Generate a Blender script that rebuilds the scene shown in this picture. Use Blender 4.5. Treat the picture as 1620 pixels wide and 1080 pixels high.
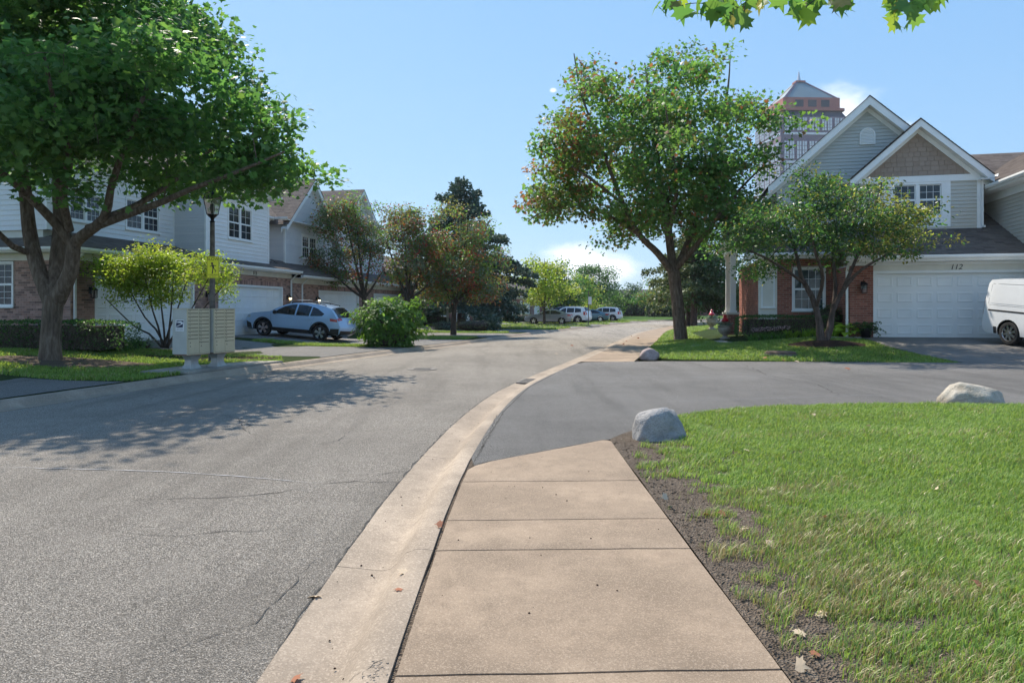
import bpy, bmesh, math, random
import numpy as np
from mathutils import Vector, Matrix, noise
from mathutils.geometry import delaunay_2d_cdt
for o in list(bpy.data.objects): bpy.data.objects.remove(o)
SC = bpy.context.scene
COL = SC.collection
R = math.radians
# ---------------------------------------------------------------- camera
CAMH = 1.4
cam = bpy.data.cameras.new('camera'); camo = bpy.data.objects.new('camera', cam); COL.objects.link(camo)
camo.location = (0, 0, CAMH); camo.rotation_euler = (R(90), 0, 0)
cam.sensor_width = 36; cam.lens = 24; cam.shift_y = -50 / 1620; cam.clip_start = .05; cam.clip_end = 5000
SC.camera = camo
# ---------------------------------------------------------------- sky, sun, exposure
SUN_AZ, SUN_EL = -33.0, 50.5          # azimuth from +Y, positive towards +X
sv = Vector((math.sin(R(SUN_AZ)) * math.cos(R(SUN_EL)), math.cos(R(SUN_AZ)) * math.cos(R(SUN_EL)), math.sin(R(SUN_EL))))
W = bpy.data.worlds.new('World'); SC.world = W; W.use_nodes = True
nt = W.node_tree; nt.nodes.clear()
def wn(t, **k):
    n = nt.nodes.new(t)
    for a, b in k.items(): setattr(n, a, b)
    return n
sky = wn('ShaderNodeTexSky', sky_type='NISHITA', sun_disc=False, sun_elevation=R(SUN_EL), sun_rotation=R(SUN_AZ), air_density=1.0, dust_density=.15, ozone_density=2.0)
bg = wn('ShaderNodeBackground'); bg.inputs['Strength'].default_value = .15
out = wn('ShaderNodeOutputWorld')
geo = wn('ShaderNodeNewGeometry')
# a few fair weather clouds low in the sky
nz = wn('ShaderNodeTexNoise'); nz.inputs['Scale'].default_value = 9; nz.inputs['Detail'].default_value = 7; nz.inputs['Roughness'].default_value = .58
mp = wn('ShaderNodeMapping'); mp.inputs['Scale'].default_value = (1, 1, 1.9)
tcw = wn('ShaderNodeTexCoord')
nt.links.new(tcw.outputs['Generated'], mp.inputs['Vector']); nt.links.new(mp.outputs[0], nz.inputs['Vector'])
def cloud(d, r, flat):
    v = Vector(d).normalized()
    s = wn('ShaderNodeVectorMath', operation='SUBTRACT'); nt.links.new(tcw.outputs['Generated'], s.inputs[0]); s.inputs[1].default_value = v
    m = wn('ShaderNodeVectorMath', operation='MULTIPLY'); nt.links.new(s.outputs[0], m.inputs[0]); m.inputs[1].default_value = (1 / r, 1 / r, flat / r)
    l = wn('ShaderNodeVectorMath', operation='LENGTH'); nt.links.new(m.outputs[0], l.inputs[0])
    q = wn('ShaderNodeMath', operation='SUBTRACT'); q.inputs[0].default_value = 1; nt.links.new(l.outputs['Value'], q.inputs[1])
    return q.outputs[0]
def dirpx(x, y): return ((x - 810) / 1080, 1, -(y - 490) / 1080)
acc = None
for d, r, f in [(dirpx(1310, 190), .085, 1.25), (dirpx(1400, 215), .06, 1.6), (dirpx(875, 143), .007, 1.6), (dirpx(930, 425), .085, 2.4), 
                ((-1, -.5, .35), .3, 2), ((.6, -1, .3), .35, 2), ((-.3, -1, .25), .25, 2), ((1, .25, .3), .22, 2), ((-1, .35, .3), .25, 2)]:
    c = cloud(d, r, f)
    if acc is None: acc = c
    else:
        mx = wn('ShaderNodeMath', operation='MAXIMUM'); nt.links.new(acc, mx.inputs[0]); nt.links.new(c, mx.inputs[1]); acc = mx.outputs[0]
cl = wn('ShaderNodeMath', operation='MAXIMUM'); nt.links.new(acc, cl.inputs[0]); cl.inputs[1].default_value = -.6
ad = wn('ShaderNodeMath', operation='MULTIPLY_ADD'); nt.links.new(nz.outputs['Fac'], ad.inputs[0]); ad.inputs[1].default_value = 1.9; nt.links.new(cl.outputs[0], ad.inputs[2])
mr = wn('ShaderNodeMapRange', interpolation_type='SMOOTHSTEP'); nt.links.new(ad.outputs[0], mr.inputs['Value'])
mr.inputs['From Min'].default_value = 1.0; mr.inputs['From Max'].default_value = 1.75; mr.inputs['To Max'].default_value = .8
mixc = wn('ShaderNodeMix', data_type='RGBA'); nt.links.new(mr.outputs[0], mixc.inputs['Factor'])
# the camera's soft tone curve on the sky, the same all round the dome
sp_ = wn('ShaderNodeSeparateColor'); cb_ = wn('ShaderNodeCombineColor'); nt.links.new(sky.outputs[0], sp_.inputs[0])
for i_, (p_, k_) in enumerate([(.55, .55), (.38, .96), (.17, 1.84)]):
    a_ = wn('ShaderNodeMath', operation='POWER'); nt.links.new(sp_.outputs[i_], a_.inputs[0]); a_.inputs[1].default_value = p_
    b_ = wn('ShaderNodeMath', operation='MULTIPLY'); nt.links.new(a_.outputs[0], b_.inputs[0]); b_.inputs[1].default_value = k_; nt.links.new(b_.outputs[0], cb_.inputs[i_])
nt.links.new(cb_.outputs[0], mixc.inputs['A']); mixc.inputs['B'].default_value = (3.55, 3.6, 3.7, 1)
nt.links.new(mixc.outputs['Result'], bg.inputs['Color']); nt.links.new(bg.outputs[0], out.inputs['Surface'])
sl = bpy.data.lights.new('sun', 'SUN'); sl.energy = 2.6; sl.angle = R(.53); sl.color = (1, .91, .78)
so = bpy.data.objects.new('sun', sl); COL.objects.link(so); so.rotation_euler = sv.to_track_quat('Z', 'Y').to_euler(); so.location = (0, 0, 60)
SC.view_settings.view_transform = 'Standard'; SC.view_settings.look = 'None'; SC.view_settings.gamma = 1
SC.view_settings.use_curve_mapping = False; SC.view_settings.exposure = 1.42
SC.render.engine = 'CYCLES'
SC.cycles.max_bounces = 8; SC.cycles.diffuse_bounces = 6; SC.cycles.glossy_bounces = 3; SC.cycles.transmission_bounces = 5; SC.cycles.transparent_max_bounces = 8
SC.cycles.caustics_reflective = False; SC.cycles.caustics_refractive = False
SC.cycles.use_denoising = True; SC.cycles.sample_clamp_indirect = 6
rng = random.Random(7)
nrg = np.random.default_rng(11)
# ---------------------------------------------------------------- helpers: meshes
def setp(o, label=None, cat=None, group=None, kind=None):
    if label: o['label'] = label
    if cat: o['category'] = cat
    if group: o['group'] = group
    if kind: o['kind'] = kind
    return o
def empty(name, loc=(0, 0, 0), rz=0, label=None, cat=None, group=None, kind=None, parent=None):
    o = bpy.data.objects.new(name, None); COL.objects.link(o); o.location = loc; o.rotation_euler = (0, 0, R(rz)); o.empty_display_size = .2
    o.parent = parent
    return setp(o, label, cat, group, kind)
def link(name, me, parent=None, loc=(0, 0, 0), rot=(0, 0, 0), scale=(1, 1, 1), **k):
    o = bpy.data.objects.new(name, me); COL.objects.link(o); o.parent = parent
    o.location = loc; o.rotation_euler = rot; o.scale = scale
    return setp(o, **k)
class MB:
    def __init__(s): s.v = []; s.f = []; s.mi = []; s.cur = 0
    def add(s, vs, fs):
        b = len(s.v); s.v += [tuple(p) for p in vs]; s.f += [tuple(b + i for i in f) for f in fs]; s.mi += [s.cur] * len(fs); return s
    def box(s, x0, x1, y0, y1, z0, z1):
        return s.add([(x0, y0, z0), (x1, y0, z0), (x1, y1, z0), (x0, y1, z0), (x0, y0, z1), (x1, y0, z1), (x1, y1, z1), (x0, y1, z1)],
                     [(0, 3, 2, 1), (4, 5, 6, 7), (0, 1, 5, 4), (1, 2, 6, 5), (2, 3, 7, 6), (3, 0, 4, 7)])
    def poly(s, vs): return s.add(vs, [tuple(range(len(vs)))])
    def prism(s, poly, fn, a, b):
        """poly 2D, fn(u,v,t)->xyz, extruded t=a..b"""
        n = len(poly)
        vs = [fn(u, v, a) for u, v in poly] + [fn(u, v, b) for u, v in poly]
        fs = [tuple(range(n - 1, -1, -1)), tuple(range(n, 2 * n))] + [(i, (i + 1) % n, n + (i + 1) % n, n + i) for i in range(n)]
        return s.add(vs, fs)
    def tube(s, pts, rad, n=6, cap=True):
        pts = [Vector(p) for p in pts]
        if not hasattr(rad, '__len__'): rad = [rad] * len(pts)
        up = Vector((0, 0, 1)); d0 = (pts[1] - pts[0]).normalized()
        if abs(d0.z) > .95: up = Vector((1, 0, 0))
        x = d0.cross(up).normalized(); vs = []
        for i, p in enumerate(pts):
            d = (pts[min(i + 1, len(pts) - 1)] - pts[max(i - 1, 0)]).normalized()
            x = (x - d * x.dot(d)); x = x.normalized() if x.length > 1e-6 else d.orthogonal().normalized()
            y = d.cross(x)
            for k in range(n):
                a = 2 * math.pi * k / n; vs.append(p + (x * math.cos(a) + y * math.sin(a)) * rad[i])
        fs = [(i * n + k, i * n + (k + 1) % n, (i + 1) * n + (k + 1) % n, (i + 1) * n + k) for i in range(len(pts) - 1) for k in range(n)]
        if cap: fs += [tuple(range(n - 1, -1, -1)), tuple(range((len(pts) - 1) * n, len(pts) * n))]
        return s.add(vs, fs)
    def lathe(s, prof, n=20, c=(0, 0, 0), axis='z', sq=1, cap=True):
        vs = []
        for r, h in prof:
            for k in range(n):
                a = 2 * math.pi * k / n; u, w = r * math.cos(a), r * math.sin(a) * sq
                p = (u, w, h) if axis == 'z' else (u, h, w) if axis == 'y' else (h, u, w)
                vs.append((p[0] + c[0], p[1] + c[1], p[2] + c[2]))
        m = len(prof)
        fs = [(i * n + k, i * n + (k + 1) % n, (i + 1) * n + (k + 1) % n, (i + 1) * n + k) for i in range(m - 1) for k in range(n)]
        if cap and prof[0][0] > 1e-4: fs.append(tuple(range(n - 1, -1, -1)))
        if cap and prof[-1][0] > 1e-4: fs.append(tuple(range((m - 1) * n, m * n)))
        return s.add(vs, fs)
    def mesh(s, name, mats, smooth=None, fix=True):
        me = bpy.data.meshes.new(name); me.from_pydata(s.v, [], s.f)
        if not isinstance(mats, (list, tuple)): mats = [mats]
        for m in mats: me.materials.append(m)
        if len(mats) > 1: me.polygons.foreach_set('material_index', s.mi)
        if fix:
            bm = bmesh.new(); bm.from_mesh(me); bmesh.ops.remove_doubles(bm, verts=bm.verts, dist=1e-5); bmesh.ops.recalc_face_normals(bm, faces=bm.faces); bm.to_mesh(me); bm.free()
        if smooth is not None:
            me.polygons.foreach_set('use_smooth', [True] * len(me.polygons)); me.set_sharp_from_angle(angle=R(smooth))
        me.update(); return me
    def obj(s, name, mats, parent=None, smooth=None, loc=(0, 0, 0), rot=(0, 0, 0), fix=True, **k):
        return link(name, s.mesh(name, mats, smooth, fix), parent, loc, rot, **k)
def np_mesh(name, verts, tris, mats, mi=None, smooth=False):
    me = bpy.data.meshes.new(name); nv, nf = len(verts), len(tris)
    me.vertices.add(nv); me.vertices.foreach_set('co', np.ascontiguousarray(verts, dtype=np.float32).ravel())
    me.loops.add(nf * 3); me.loops.foreach_set('vertex_index', np.ascontiguousarray(tris, dtype=np.int32).ravel())
    me.polygons.add(nf); me.polygons.foreach_set('loop_start', np.arange(0, nf * 3, 3, dtype=np.int32))
    if not isinstance(mats, (list, tuple)): mats = [mats]
    for m in mats: me.materials.append(m)
    if mi is not None: me.polygons.foreach_set('material_index', np.ascontiguousarray(mi, dtype=np.int32))
    if smooth: me.polygons.foreach_set('use_smooth', np.ones(nf, dtype=bool))
    me.update(calc_edges=True); me.validate(); return me
def inside(poly, x, y):
    c = False; n = len(poly); j = n - 1
    for i in range(n):
        xi, yi = poly[i]; xj, yj = poly[j]
        if (yi > y) != (yj > y) and x < (xj - xi) * (y - yi) / (yj - yi) + xi: c = not c
        j = i
    return c
def np_inside(poly, x, y):
    c = np.zeros(len(x), bool); n = len(poly); j = n - 1
    for i in range(n):
        xi, yi = poly[i]; xj, yj = poly[j]
        if yi != yj: c ^= ((yi > y) != (yj > y)) & (x < (xj - xi) * (y - yi) / (yj - yi) + xi)
        j = i
    return c
def dense(poly, step, closed=True):
    o = []; n = len(poly)
    for i in range(n if closed else n - 1):
        a, b = Vector(poly[i]), Vector(poly[(i + 1) % n]); k = max(1, int((b - a).length / step))
        for j in range(k): o.append(tuple(a.lerp(b, j / k)))
    if not closed: o.append(tuple(poly[-1]))
    return o
def cdt(poly, step, edge=None):
    b = dense(poly, edge or step); n = len(b)
    xs = [p[0] for p in b]; ys = [p[1] for p in b]; pts = [Vector(p) for p in b]
    gx = np.arange(min(xs) + step / 2, max(xs), step); gy = np.arange(min(ys) + step / 2, max(ys), step)
    ba = np.array(b)
    for i, y in enumerate(gy):
        for x in gx + (step / 2 if i % 2 else 0):
            if inside(b, x, y) and ((ba[:, 0] - x) ** 2 + (ba[:, 1] - y) ** 2).min() > (step * .3) ** 2: pts.append(Vector((x, y)))
    r = delaunay_2d_cdt(pts, [(i, (i + 1) % n) for i in range(n)], [list(range(n))], 1, 1e-5)
    return [tuple(p) for p in r[0]], [tuple(f) for f in r[2]]
def sheet(name, poly, hf, mat, step=1.0, dz=0, parent=None, edge=None, skirt=0, **k):
    v, f = cdt(poly, step, edge)
    m = MB(); m.add([(x, y, hf(x, y) + dz) for x, y in v], f)
    if skirt:
        b = dense(poly, edge or step)
        for i in range(len(b)):
            p, q = b[i], b[(i + 1) % len(b)]; zp, zq = hf(*p) + dz, hf(*q) + dz
            m.poly([(p[0], p[1], zp), (q[0], q[1], zq), (q[0], q[1], zq - skirt), (p[0], p[1], zp - skirt)])
    o = m.obj(name, mat, parent, smooth=40, **k)
    return o
# ---------------------------------------------------------------- helpers: materials
def srgb(r, g, b):
    f = lambda c: ((c / 255 + .055) / 1.055) ** 2.4 if c > 10 else c / 255 / 12.92
    return (f(r), f(g), f(b))
class NM:
    def __init__(s, name):
        s.m = bpy.data.materials.new(name); s.m.use_nodes = True; s.t = s.m.node_tree; s.n = s.t.nodes; s.l = s.t.links
        s.b = s.n['Principled BSDF']; s.o = s.n['Material Output']
    def node(s, t, **k):
        n = s.n.new(t)
        for a, b in k.items(): setattr(n, a, b)
        return n
    def co(s, world=True):
        if world: return s.node('ShaderNodeNewGeometry').outputs['Position']
        return s.node('ShaderNodeTexCoord').outputs['Object']
    def noise(s, vec, scale, detail=4, rough=.55, dist=0, stretch=None):
        if stretch:
            mp = s.node('ShaderNodeMapping'); mp.inputs['Scale'].default_value = stretch; s.l.new(vec, mp.inputs['Vector']); vec = mp.outputs[0]
        n = s.node('ShaderNodeTexNoise'); n.inputs['Scale'].default_value = scale; n.inputs['Detail'].default_value = detail
        n.inputs['Roughness'].default_value = rough; n.inputs['Distortion'].default_value = dist; s.l.new(vec, n.inputs['Vector']); return n.outputs['Fac']
    def voro(s, vec, scale, out='Distance', feature='F1'):
        n = s.node('ShaderNodeTexVoronoi', feature=feature); n.inputs['Scale'].default_value = scale; s.l.new(vec, n.inputs['Vector']); return n.outputs[out]
    def ramp(s, fac, stops):
        r = s.node('ShaderNodeValToRGB'); e = r.color_ramp.elements
        while len(e) < len(stops): e.new(.5)
        for i, (p, c) in enumerate(stops): e[i].position = p; e[i].color = tuple(c[:3]) + (1,)
        s.l.new(fac, r.inputs[0]); return r.outputs[0]
    def rng(s, fac, a, b, c=0, d=1, smooth=True):
        r = s.node('ShaderNodeMapRange'); 
        if smooth: r.interpolation_type = 'SMOOTHSTEP'
        s.l.new(fac, r.inputs['Value'])
        for k, v in zip(('From Min', 'From Max', 'To Min', 'To Max'), (a, b, c, d)): r.inputs[k].default_value = v
        return r.outputs[0]
    def mix(s, fac, a, b, mode='MIX'):
        m = s.node('ShaderNodeMix', data_type='RGBA', blend_type=mode)
        for key, v in (('Factor', fac), ('A', a), ('B', b)):
            if isinstance(v, (tuple, list)): m.inputs[key].default_value = tuple(v[:3]) + (1,)
            elif isinstance(v, (int, float)): m.inputs[key].default_value = v
            else: s.l.new(v, m.inputs[key])
        return m.outputs['Result']
    def math(s, op, a, b=None):
        m = s.node('ShaderNodeMath', operation=op)
        for i, v in enumerate((a, b)):
            if v is None: continue
            if isinstance(v, (int, float)): m.inputs[i].default_value = v
            else: s.l.new(v, m.inputs[i])
        return m.outputs[0]
    def col(s, c):
        if isinstance(c, (tuple, list)): s.b.inputs['Base Color'].default_value = tuple(c[:3]) + (1,)
        else: s.l.new(c, s.b.inputs['Base Color'])
    def bump(s, h, dist=.01, strength=1):
        b = s.node('ShaderNodeBump'); b.inputs['Distance'].default_value = dist; b.inputs['Strength'].default_value = strength
        s.l.new(h, b.inputs['Height']); s.l.new(b.outputs[0], s.b.inputs['Normal']); return b
    def set(s, rough=.6, metal=0, spec=.5, coat=0):
        s.b.inputs['Roughness'].default_value = rough; s.b.inputs['Metallic'].default_value = metal
        s.b.inputs['Specular IOR Level'].default_value = spec; s.b.inputs['Coat Weight'].default_value = coat; s.b.inputs['Coat Roughness'].default_value = .06
        return s
    def island(s): return s.node('ShaderNodeNewGeometry').outputs['Random Per Island']
def plain(name, c, rough=.5, metal=0, spec=.5, var=.12, scale=6, bump=0, bscale=60, coat=0, world=False):
    k = NM(name); v = k.co(world)
    n = k.noise(v, scale, 5)
    k.col(k.mix(k.rng(n, .3, .7), tuple(x * (1 - var) for x in c), tuple(min(1, x * (1 + var)) for x in c)))
    k.set(rough, metal, spec, coat)
    if bump: k.bump(k.noise(v, bscale, 4), bump)
    return k.m
def piece(name, c1, c2, rough=.8, bump=.002, bscale=80, spec=.3, c3=None, grime=.15, world=True):
    """material for many loose pieces in one mesh: each island gets its own tone"""
    k = NM(name); v = k.co(world); i = k.island()
    st = [(0, c1), (.5, c2), (1, c3)] if c3 else [(0, c1), (1, c2)]
    c = k.ramp(i, st); n = k.noise(v, 1.3, 6)
    c = k.mix(k.rng(n, .35, .75, 0, grime), c, (.03, .03, .03)); n2 = k.noise(v, bscale, 3)
    c = k.mix(k.rng(n2, .3, .7, 0, .25), c, tuple(x * .55 for x in c2)); k.col(c); k.set(rough, 0, spec); k.bump(n2, bump)
    return k.m
def objpiece(name, c1, c2, rough=.7, bump=.001, bscale=90, spec=.3, grime=.1):
    """for separate piece objects sharing a mesh: tone by object"""
    k = NM(name); v = k.co(True); i = k.node('ShaderNodeObjectInfo').outputs['Random']
    c = k.mix(i, c1, c2); n = k.noise(v, 1.1, 6); c = k.mix(k.rng(n, .4, .8, 0, grime), c, (.08, .075, .06)); n2 = k.noise(v, bscale, 3)
    c = k.mix(k.rng(n2, .3, .7, 0, .2), c, tuple(x * .6 for x in c2)); k.col(c); k.set(rough, 0, spec); k.bump(n2, bump); return k.m
def leafmat(name, c1, c2, trans=.5, rough=.42, spec=.5, tcol=None, c3=None):
    k = NM(name); i = k.island(); g_ = 1.75; c1 = tuple(x * g_ for x in c1); c2 = tuple(x * g_ for x in c2); c3 = tuple(x * g_ for x in c3) if c3 else None
    st = [(0, c1), (.6, c2), (1, c3)] if c3 else [(0, c1), (1, c2)]
    c = k.ramp(i, st); n = k.noise(k.co(True), .9, 3)
    c = k.mix(k.rng(n, .35, .7, 0, .35), c, c1); k.col(c); k.set(rough, 0, spec)
    tr = k.node('ShaderNodeBsdfTranslucent'); tc = tcol or tuple(min(1, x * 2.2) for x in c2)
    tcc = k.mix(i, tuple(x * .7 for x in tc), tc); k.l.new(tcc, tr.inputs['Color'])
    mx = k.node('ShaderNodeMixShader'); mx.inputs[0].default_value = trans
    k.l.new(k.b.outputs[0], mx.inputs[1]); k.l.new(tr.outputs[0], mx.inputs[2]); k.l.new(mx.outputs[0], k.o.inputs['Surface'])
    return k.m
M = {}
M['white'] = plain('white_paint', (.84, .84, .82), .45, var=.04, scale=2, world=True)
M['cream'] = plain('cream_paint', (.72, .69, .60), .5, var=.06, scale=2, world=True)
M['door_white'] = plain('garage_door_paint', (.85, .85, .83), .4, var=.04, scale=1.3, world=True, bump=.0004, bscale=120)
M['black_metal'] = plain('black_metal', (.015, .015, .017), .4, .6, var=.2)
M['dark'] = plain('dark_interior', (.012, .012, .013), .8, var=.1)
M['rubber'] = plain('rubber', (.018, .018, .018), .75, var=.2, scale=30)
M['chrome'] = plain('bright_alloy', (.72, .72, .74), .22, .95, var=.05)
M['bare'] = plain('aluminium', (.55, .55, .56), .35, .7, var=.1)
def glassmat(name, tint, refl_rough=.03, blinds=0):
    k = NM(name); v = k.co(False); c = k.mix(k.rng(k.noise(v, 1.4, 3), .35, .65), tint, tuple(x * 2.2 for x in tint))
    if blinds:
        w = k.node('ShaderNodeTexWave', wave_type='BANDS', bands_direction='Z'); w.inputs['Scale'].default_value = blinds; k.l.new(v, w.inputs['Vector'])
        c = k.mix(k.rng(w.outputs['Fac'], .25, .6, 0, .8), c, tuple(x * 1.7 + .01 for x in tint))
    k.col(c); k.set(refl_rough, 0, .5, 0); k.b.inputs['IOR'].default_value = 1.5; return k.m
M['glass'] = glassmat('window_glass', (.018, .024, .03))
M['glass_blind'] = glassmat('window_glass_with_blinds', (.03, .045, .045), .04, 5.5)
M['car_glass'] = glassmat('car_glass', (.008, .01, .012))
M['brick'] = piece('red_brick', srgb(144, 92, 78), srgb(174, 116, 98), .85, .003, 70, .2, srgb(122, 80, 70))
M['brick_obj'] = objpiece('red_brick_single', srgb(134, 84, 72), srgb(180, 120, 102), .85, .003, 70, .2)
M['brick_mix'] = piece('mixed_brick', srgb(166, 128, 116), srgb(196, 160, 146), .85, .003, 70, .2, srgb(112, 90, 86))
M['brick_mix_obj'] = objpiece('mixed_brick_single', srgb(126, 90, 82), srgb(208, 166, 146), .85, .003, 70, .2)
M['mortar'] = plain('mortar', (.44, .39, .34), .9, var=.12, scale=20, bump=.003, world=True)
M['shingle'] = piece('roof_shingle', (.12, .10, .088), (.20, .165, .142), .9, .004, 120, .15, (.15, .125, .112), .1)
M['shingle_under'] = plain('roof_underlay', (.07, .06, .055), .95, var=.3, scale=8, bump=.01, bscale=25, world=True)
M['siding_white'] = objpiece('white_lap_siding', (.82, .82, .81), (.86, .86, .85), .5, .0008, 60, .4, .08)
M['siding_grey'] = objpiece('grey_vinyl_siding', (.50, .51, .485), (.54, .55, .52), .5, .0006, 60, .4, .08)
M['siding_tan'] = objpiece('tan_vinyl_siding', (.56, .53, .46), (.60, .57, .50), .5, .0006, 60, .4, .08)
M['siding_pale'] = objpiece('pale_vinyl_siding', (.66, .67, .69), (.72, .72, .73), .5, .0006, 60, .4, .08)
M['shake'] = objpiece('taupe_shake', srgb(156, 138, 124), srgb(166, 148, 134), .8, .003, 40, .2, .1)
k = NM('clear_lamp_glass'); k.col((.92, .93, .93)); k.set(.12); k.b.inputs['Transmission Weight'].default_value = .85; k.b.inputs['IOR'].default_value = 1.1; M['lamp_glass'] = k.m
k = NM('lit_bulb'); k.b.inputs['Emission Color'].default_value = (1, .72, .35, 1); k.b.inputs['Emission Strength'].default_value = 6; M['bulb'] = k.m
# ---------------------------------------------------------------- lie of the land
TL, TR = 11.5, 13.0
OL = Vector((20 * math.tan(R(TL)) - 18, 20, .29)); AL = 78.5       # row of houses on one side of the road
OR = Vector((12.0, 22.5, .5)); AR = -13.0                         # corner house
RB = [(-.47, -8), (-.47, 3), (-.41, 6.1), (-.15, 9.45), (.28, 12.4), (.95, 15.2), (2.1, 19.4), (4.9, 30), (8.6, 44), (11.9, 53.5), (15, 62), (20.2, 75), (26, 85), (34.5, 94), (48, 100.5), (82, 110.5), (140, 122)]
LB = [(-9.0, -8), (-8.8, 3), (-8.5, 7.5), (-7.9, 11.2), (-6.9, 15.5), (-5.8, 19.2), (-4.35, 24), (-2.6, 29.4), (.9, 42), (4.6, 53), (7.8, 62), (13.6, 78), (20, 90), (30, 100), (45, 108), (80, 118), (138, 130)]
def smooth_line(p, n=8):
    p = [Vector(q) for q in p]; o = []
    for i in range(len(p) - 1):
        a, b, c, d = p[max(i - 1, 0)], p[i], p[i + 1], p[min(i + 2, len(p) - 1)]
        m1, m2 = (c - a) * .5 * min(1, 2 * (c - b).length / max((c - a).length, 1e-6)), (d - b) * .5 * min(1, 2 * (c - b).length / max((d - b).length, 1e-6))
        for j in range(n):
            t = j / n; t2, t3 = t * t, t ** 3
            o.append(tuple(b * (2 * t3 - 3 * t2 + 1) + m1 * (t3 - 2 * t2 + t) + c * (-2 * t3 + 3 * t2) + m2 * (t3 - t2)))
    o.append(tuple(p[-1])); return o
RBS, LBS = smooth_line(RB), smooth_line(LB)
_ry, _rx = [p[1] for p in RBS], [p[0] for p in RBS]; _ly, _lx = [p[1] for p in LBS], [p[0] for p in LBS]
def xr(y): return float(np.interp(y, _ry, _rx))
def xl(y): return float(np.interp(y, _ly, _lx))
def sstep(a, b, x): t = min(1, max(0, (x - a) / (b - a))); return t * t * (3 - 2 * t)
cL, sL = math.cos(R(TL)), math.sin(R(TL)); cR, sR = math.cos(R(TR)), math.sin(R(TR))
def left_local(x, y): dx, dy = x - OL.x, y - OL.y; return dx * sL + dy * cL, dx * cL - dy * sL      # t along row, s out from wall
def left_world(t, s): return (OL.x + t * sL + s * cL, OL.y + t * cL - s * sL)
def right_local(x, y): dx, dy = x - OR.x, y - OR.y; return dx * cR - dy * sR, dx * sR + dy * cR
def right_world(u, d): return (OR.x + u * cR + d * sR, OR.y - u * sR + d * cR)
def h_left(x, y):
    t, s = left_local(x, y); e = xl(y) - x
    return .29 * (1 - sstep(.2, 5.2, s)) * sstep(0, 2.5, e)
def h_street(x, y): return .012 * max(0, x - 2) - .004
def h_lawn(x, y): return h_street(x, y) + .05 * sstep(.1, 1.2, x - 1.1) + .012 * noise.noise((x * 1.3, y * 1.3, 0))
def h_lot(x, y):
    u, d = right_local(x, y); a = x - (xr(y) + 1.45)
    f1 = np.interp(a, [-1, 0, 1, 3, 5.2, 6.5], [0, 0, .09, .25, .46, .51]); f2 = np.interp(d, [-6, -5.84, -4.6, -3, -1, -.2, 60], [0, 0.06, .16, .31, .46, .5, .5])
    return float(min(f1, f2)) + .012 * noise.noise((x * .8, y * .8, 3))
def h_drive(x, y):
    u, d = right_local(x, y); return float(np.interp(d, [-6, -5.84, -4.6, -3, -1, -.2, 9], [.07, .075, .16, .32, .47, .5, .5]))
def h_road(x, y):
    a, b = xl(y) + .57, xr(y) - .57; t = min(1, max(0, (x - a) / (b - a))); return -.105 + .09 * (1 - (2 * t - 1) ** 2)
def h_any(x, y):
    if x < xl(y): return h_left(x, y)
    if x < xr(y): return h_road(x, y)
    u, d = right_local(x, y)
    if d > -5.84: return h_lot(x, y) if u < -.3 else h_drive(x, y)
    return h_lawn(x, y) if d < -14.3 else h_street(x, y)
def G(px, py):
    """ground point seen at photo position"""
    k = (px - 810) / 1080; q = (py - 490) / 1080; lo, hi = 2.0, 200.0; Y = lo
    prev = None
    for i in range(1200):
        Y = 2 * (100 ** (i / 1200)); z = CAMH - q * Y
        if z <= h_any(k * Y, Y): break
    return Vector((k * Y, Y, h_any(k * Y, Y)))
def PX(px, py, Y): return Vector(((px - 810) * Y / 1080, Y, CAMH - (py - 490) * Y / 1080))
# ---------------------------------------------------------------- ground materials
def asphalt(name, dark, light, grain=230, patch=.35, cracks=False):
    k = NM(name); v = k.co(True); g = k.voro(v, grain, 'Color'); sep = k.node('ShaderNodeSeparateColor'); k.l.new(g, sep.inputs[0])
    n1 = k.noise(v, .35, 5); n2 = k.noise(v, 2.2, 6, .6)
    c = k.ramp(sep.outputs[0], [(0, tuple(x * .45 for x in dark)), (.4, dark), (.8, light), (1, tuple(min(1, x * 1.9) for x in light))])
    c = k.mix(k.rng(n1, .35, .7, 0, patch), c, tuple(x * .55 for x in dark)); c = k.mix(k.rng(n2, .4, .75, 0, .25), c, light)
    st = k.noise(v, 1.1, 4, .6, 0, (1.4, .12, 1)); c = k.mix(k.rng(st, .45, .75, 0, .4), c, tuple(x * .5 for x in dark))
    k.col(c); k.set(.88, 0, .22)
    h = k.math('ADD', k.math('MULTIPLY', k.voro(v, grain), 1.0), k.math('MULTIPLY', k.noise(v, grain * .4, 2), .6)); k.bump(h, .011, 1); return k.m
M['asphalt'] = asphalt('worn_asphalt', (.24, .215, .182), (.44, .392, .335), 200, .32)
M['asphalt_new'] = asphalt('sealed_asphalt', (.215, .204, .19), (.325, .308, .288), 300, .40)
M['asphalt_drive'] = asphalt('driveway_asphalt', (.215, .203, .19), (.30, .285, .266), 260, .25)
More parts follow.
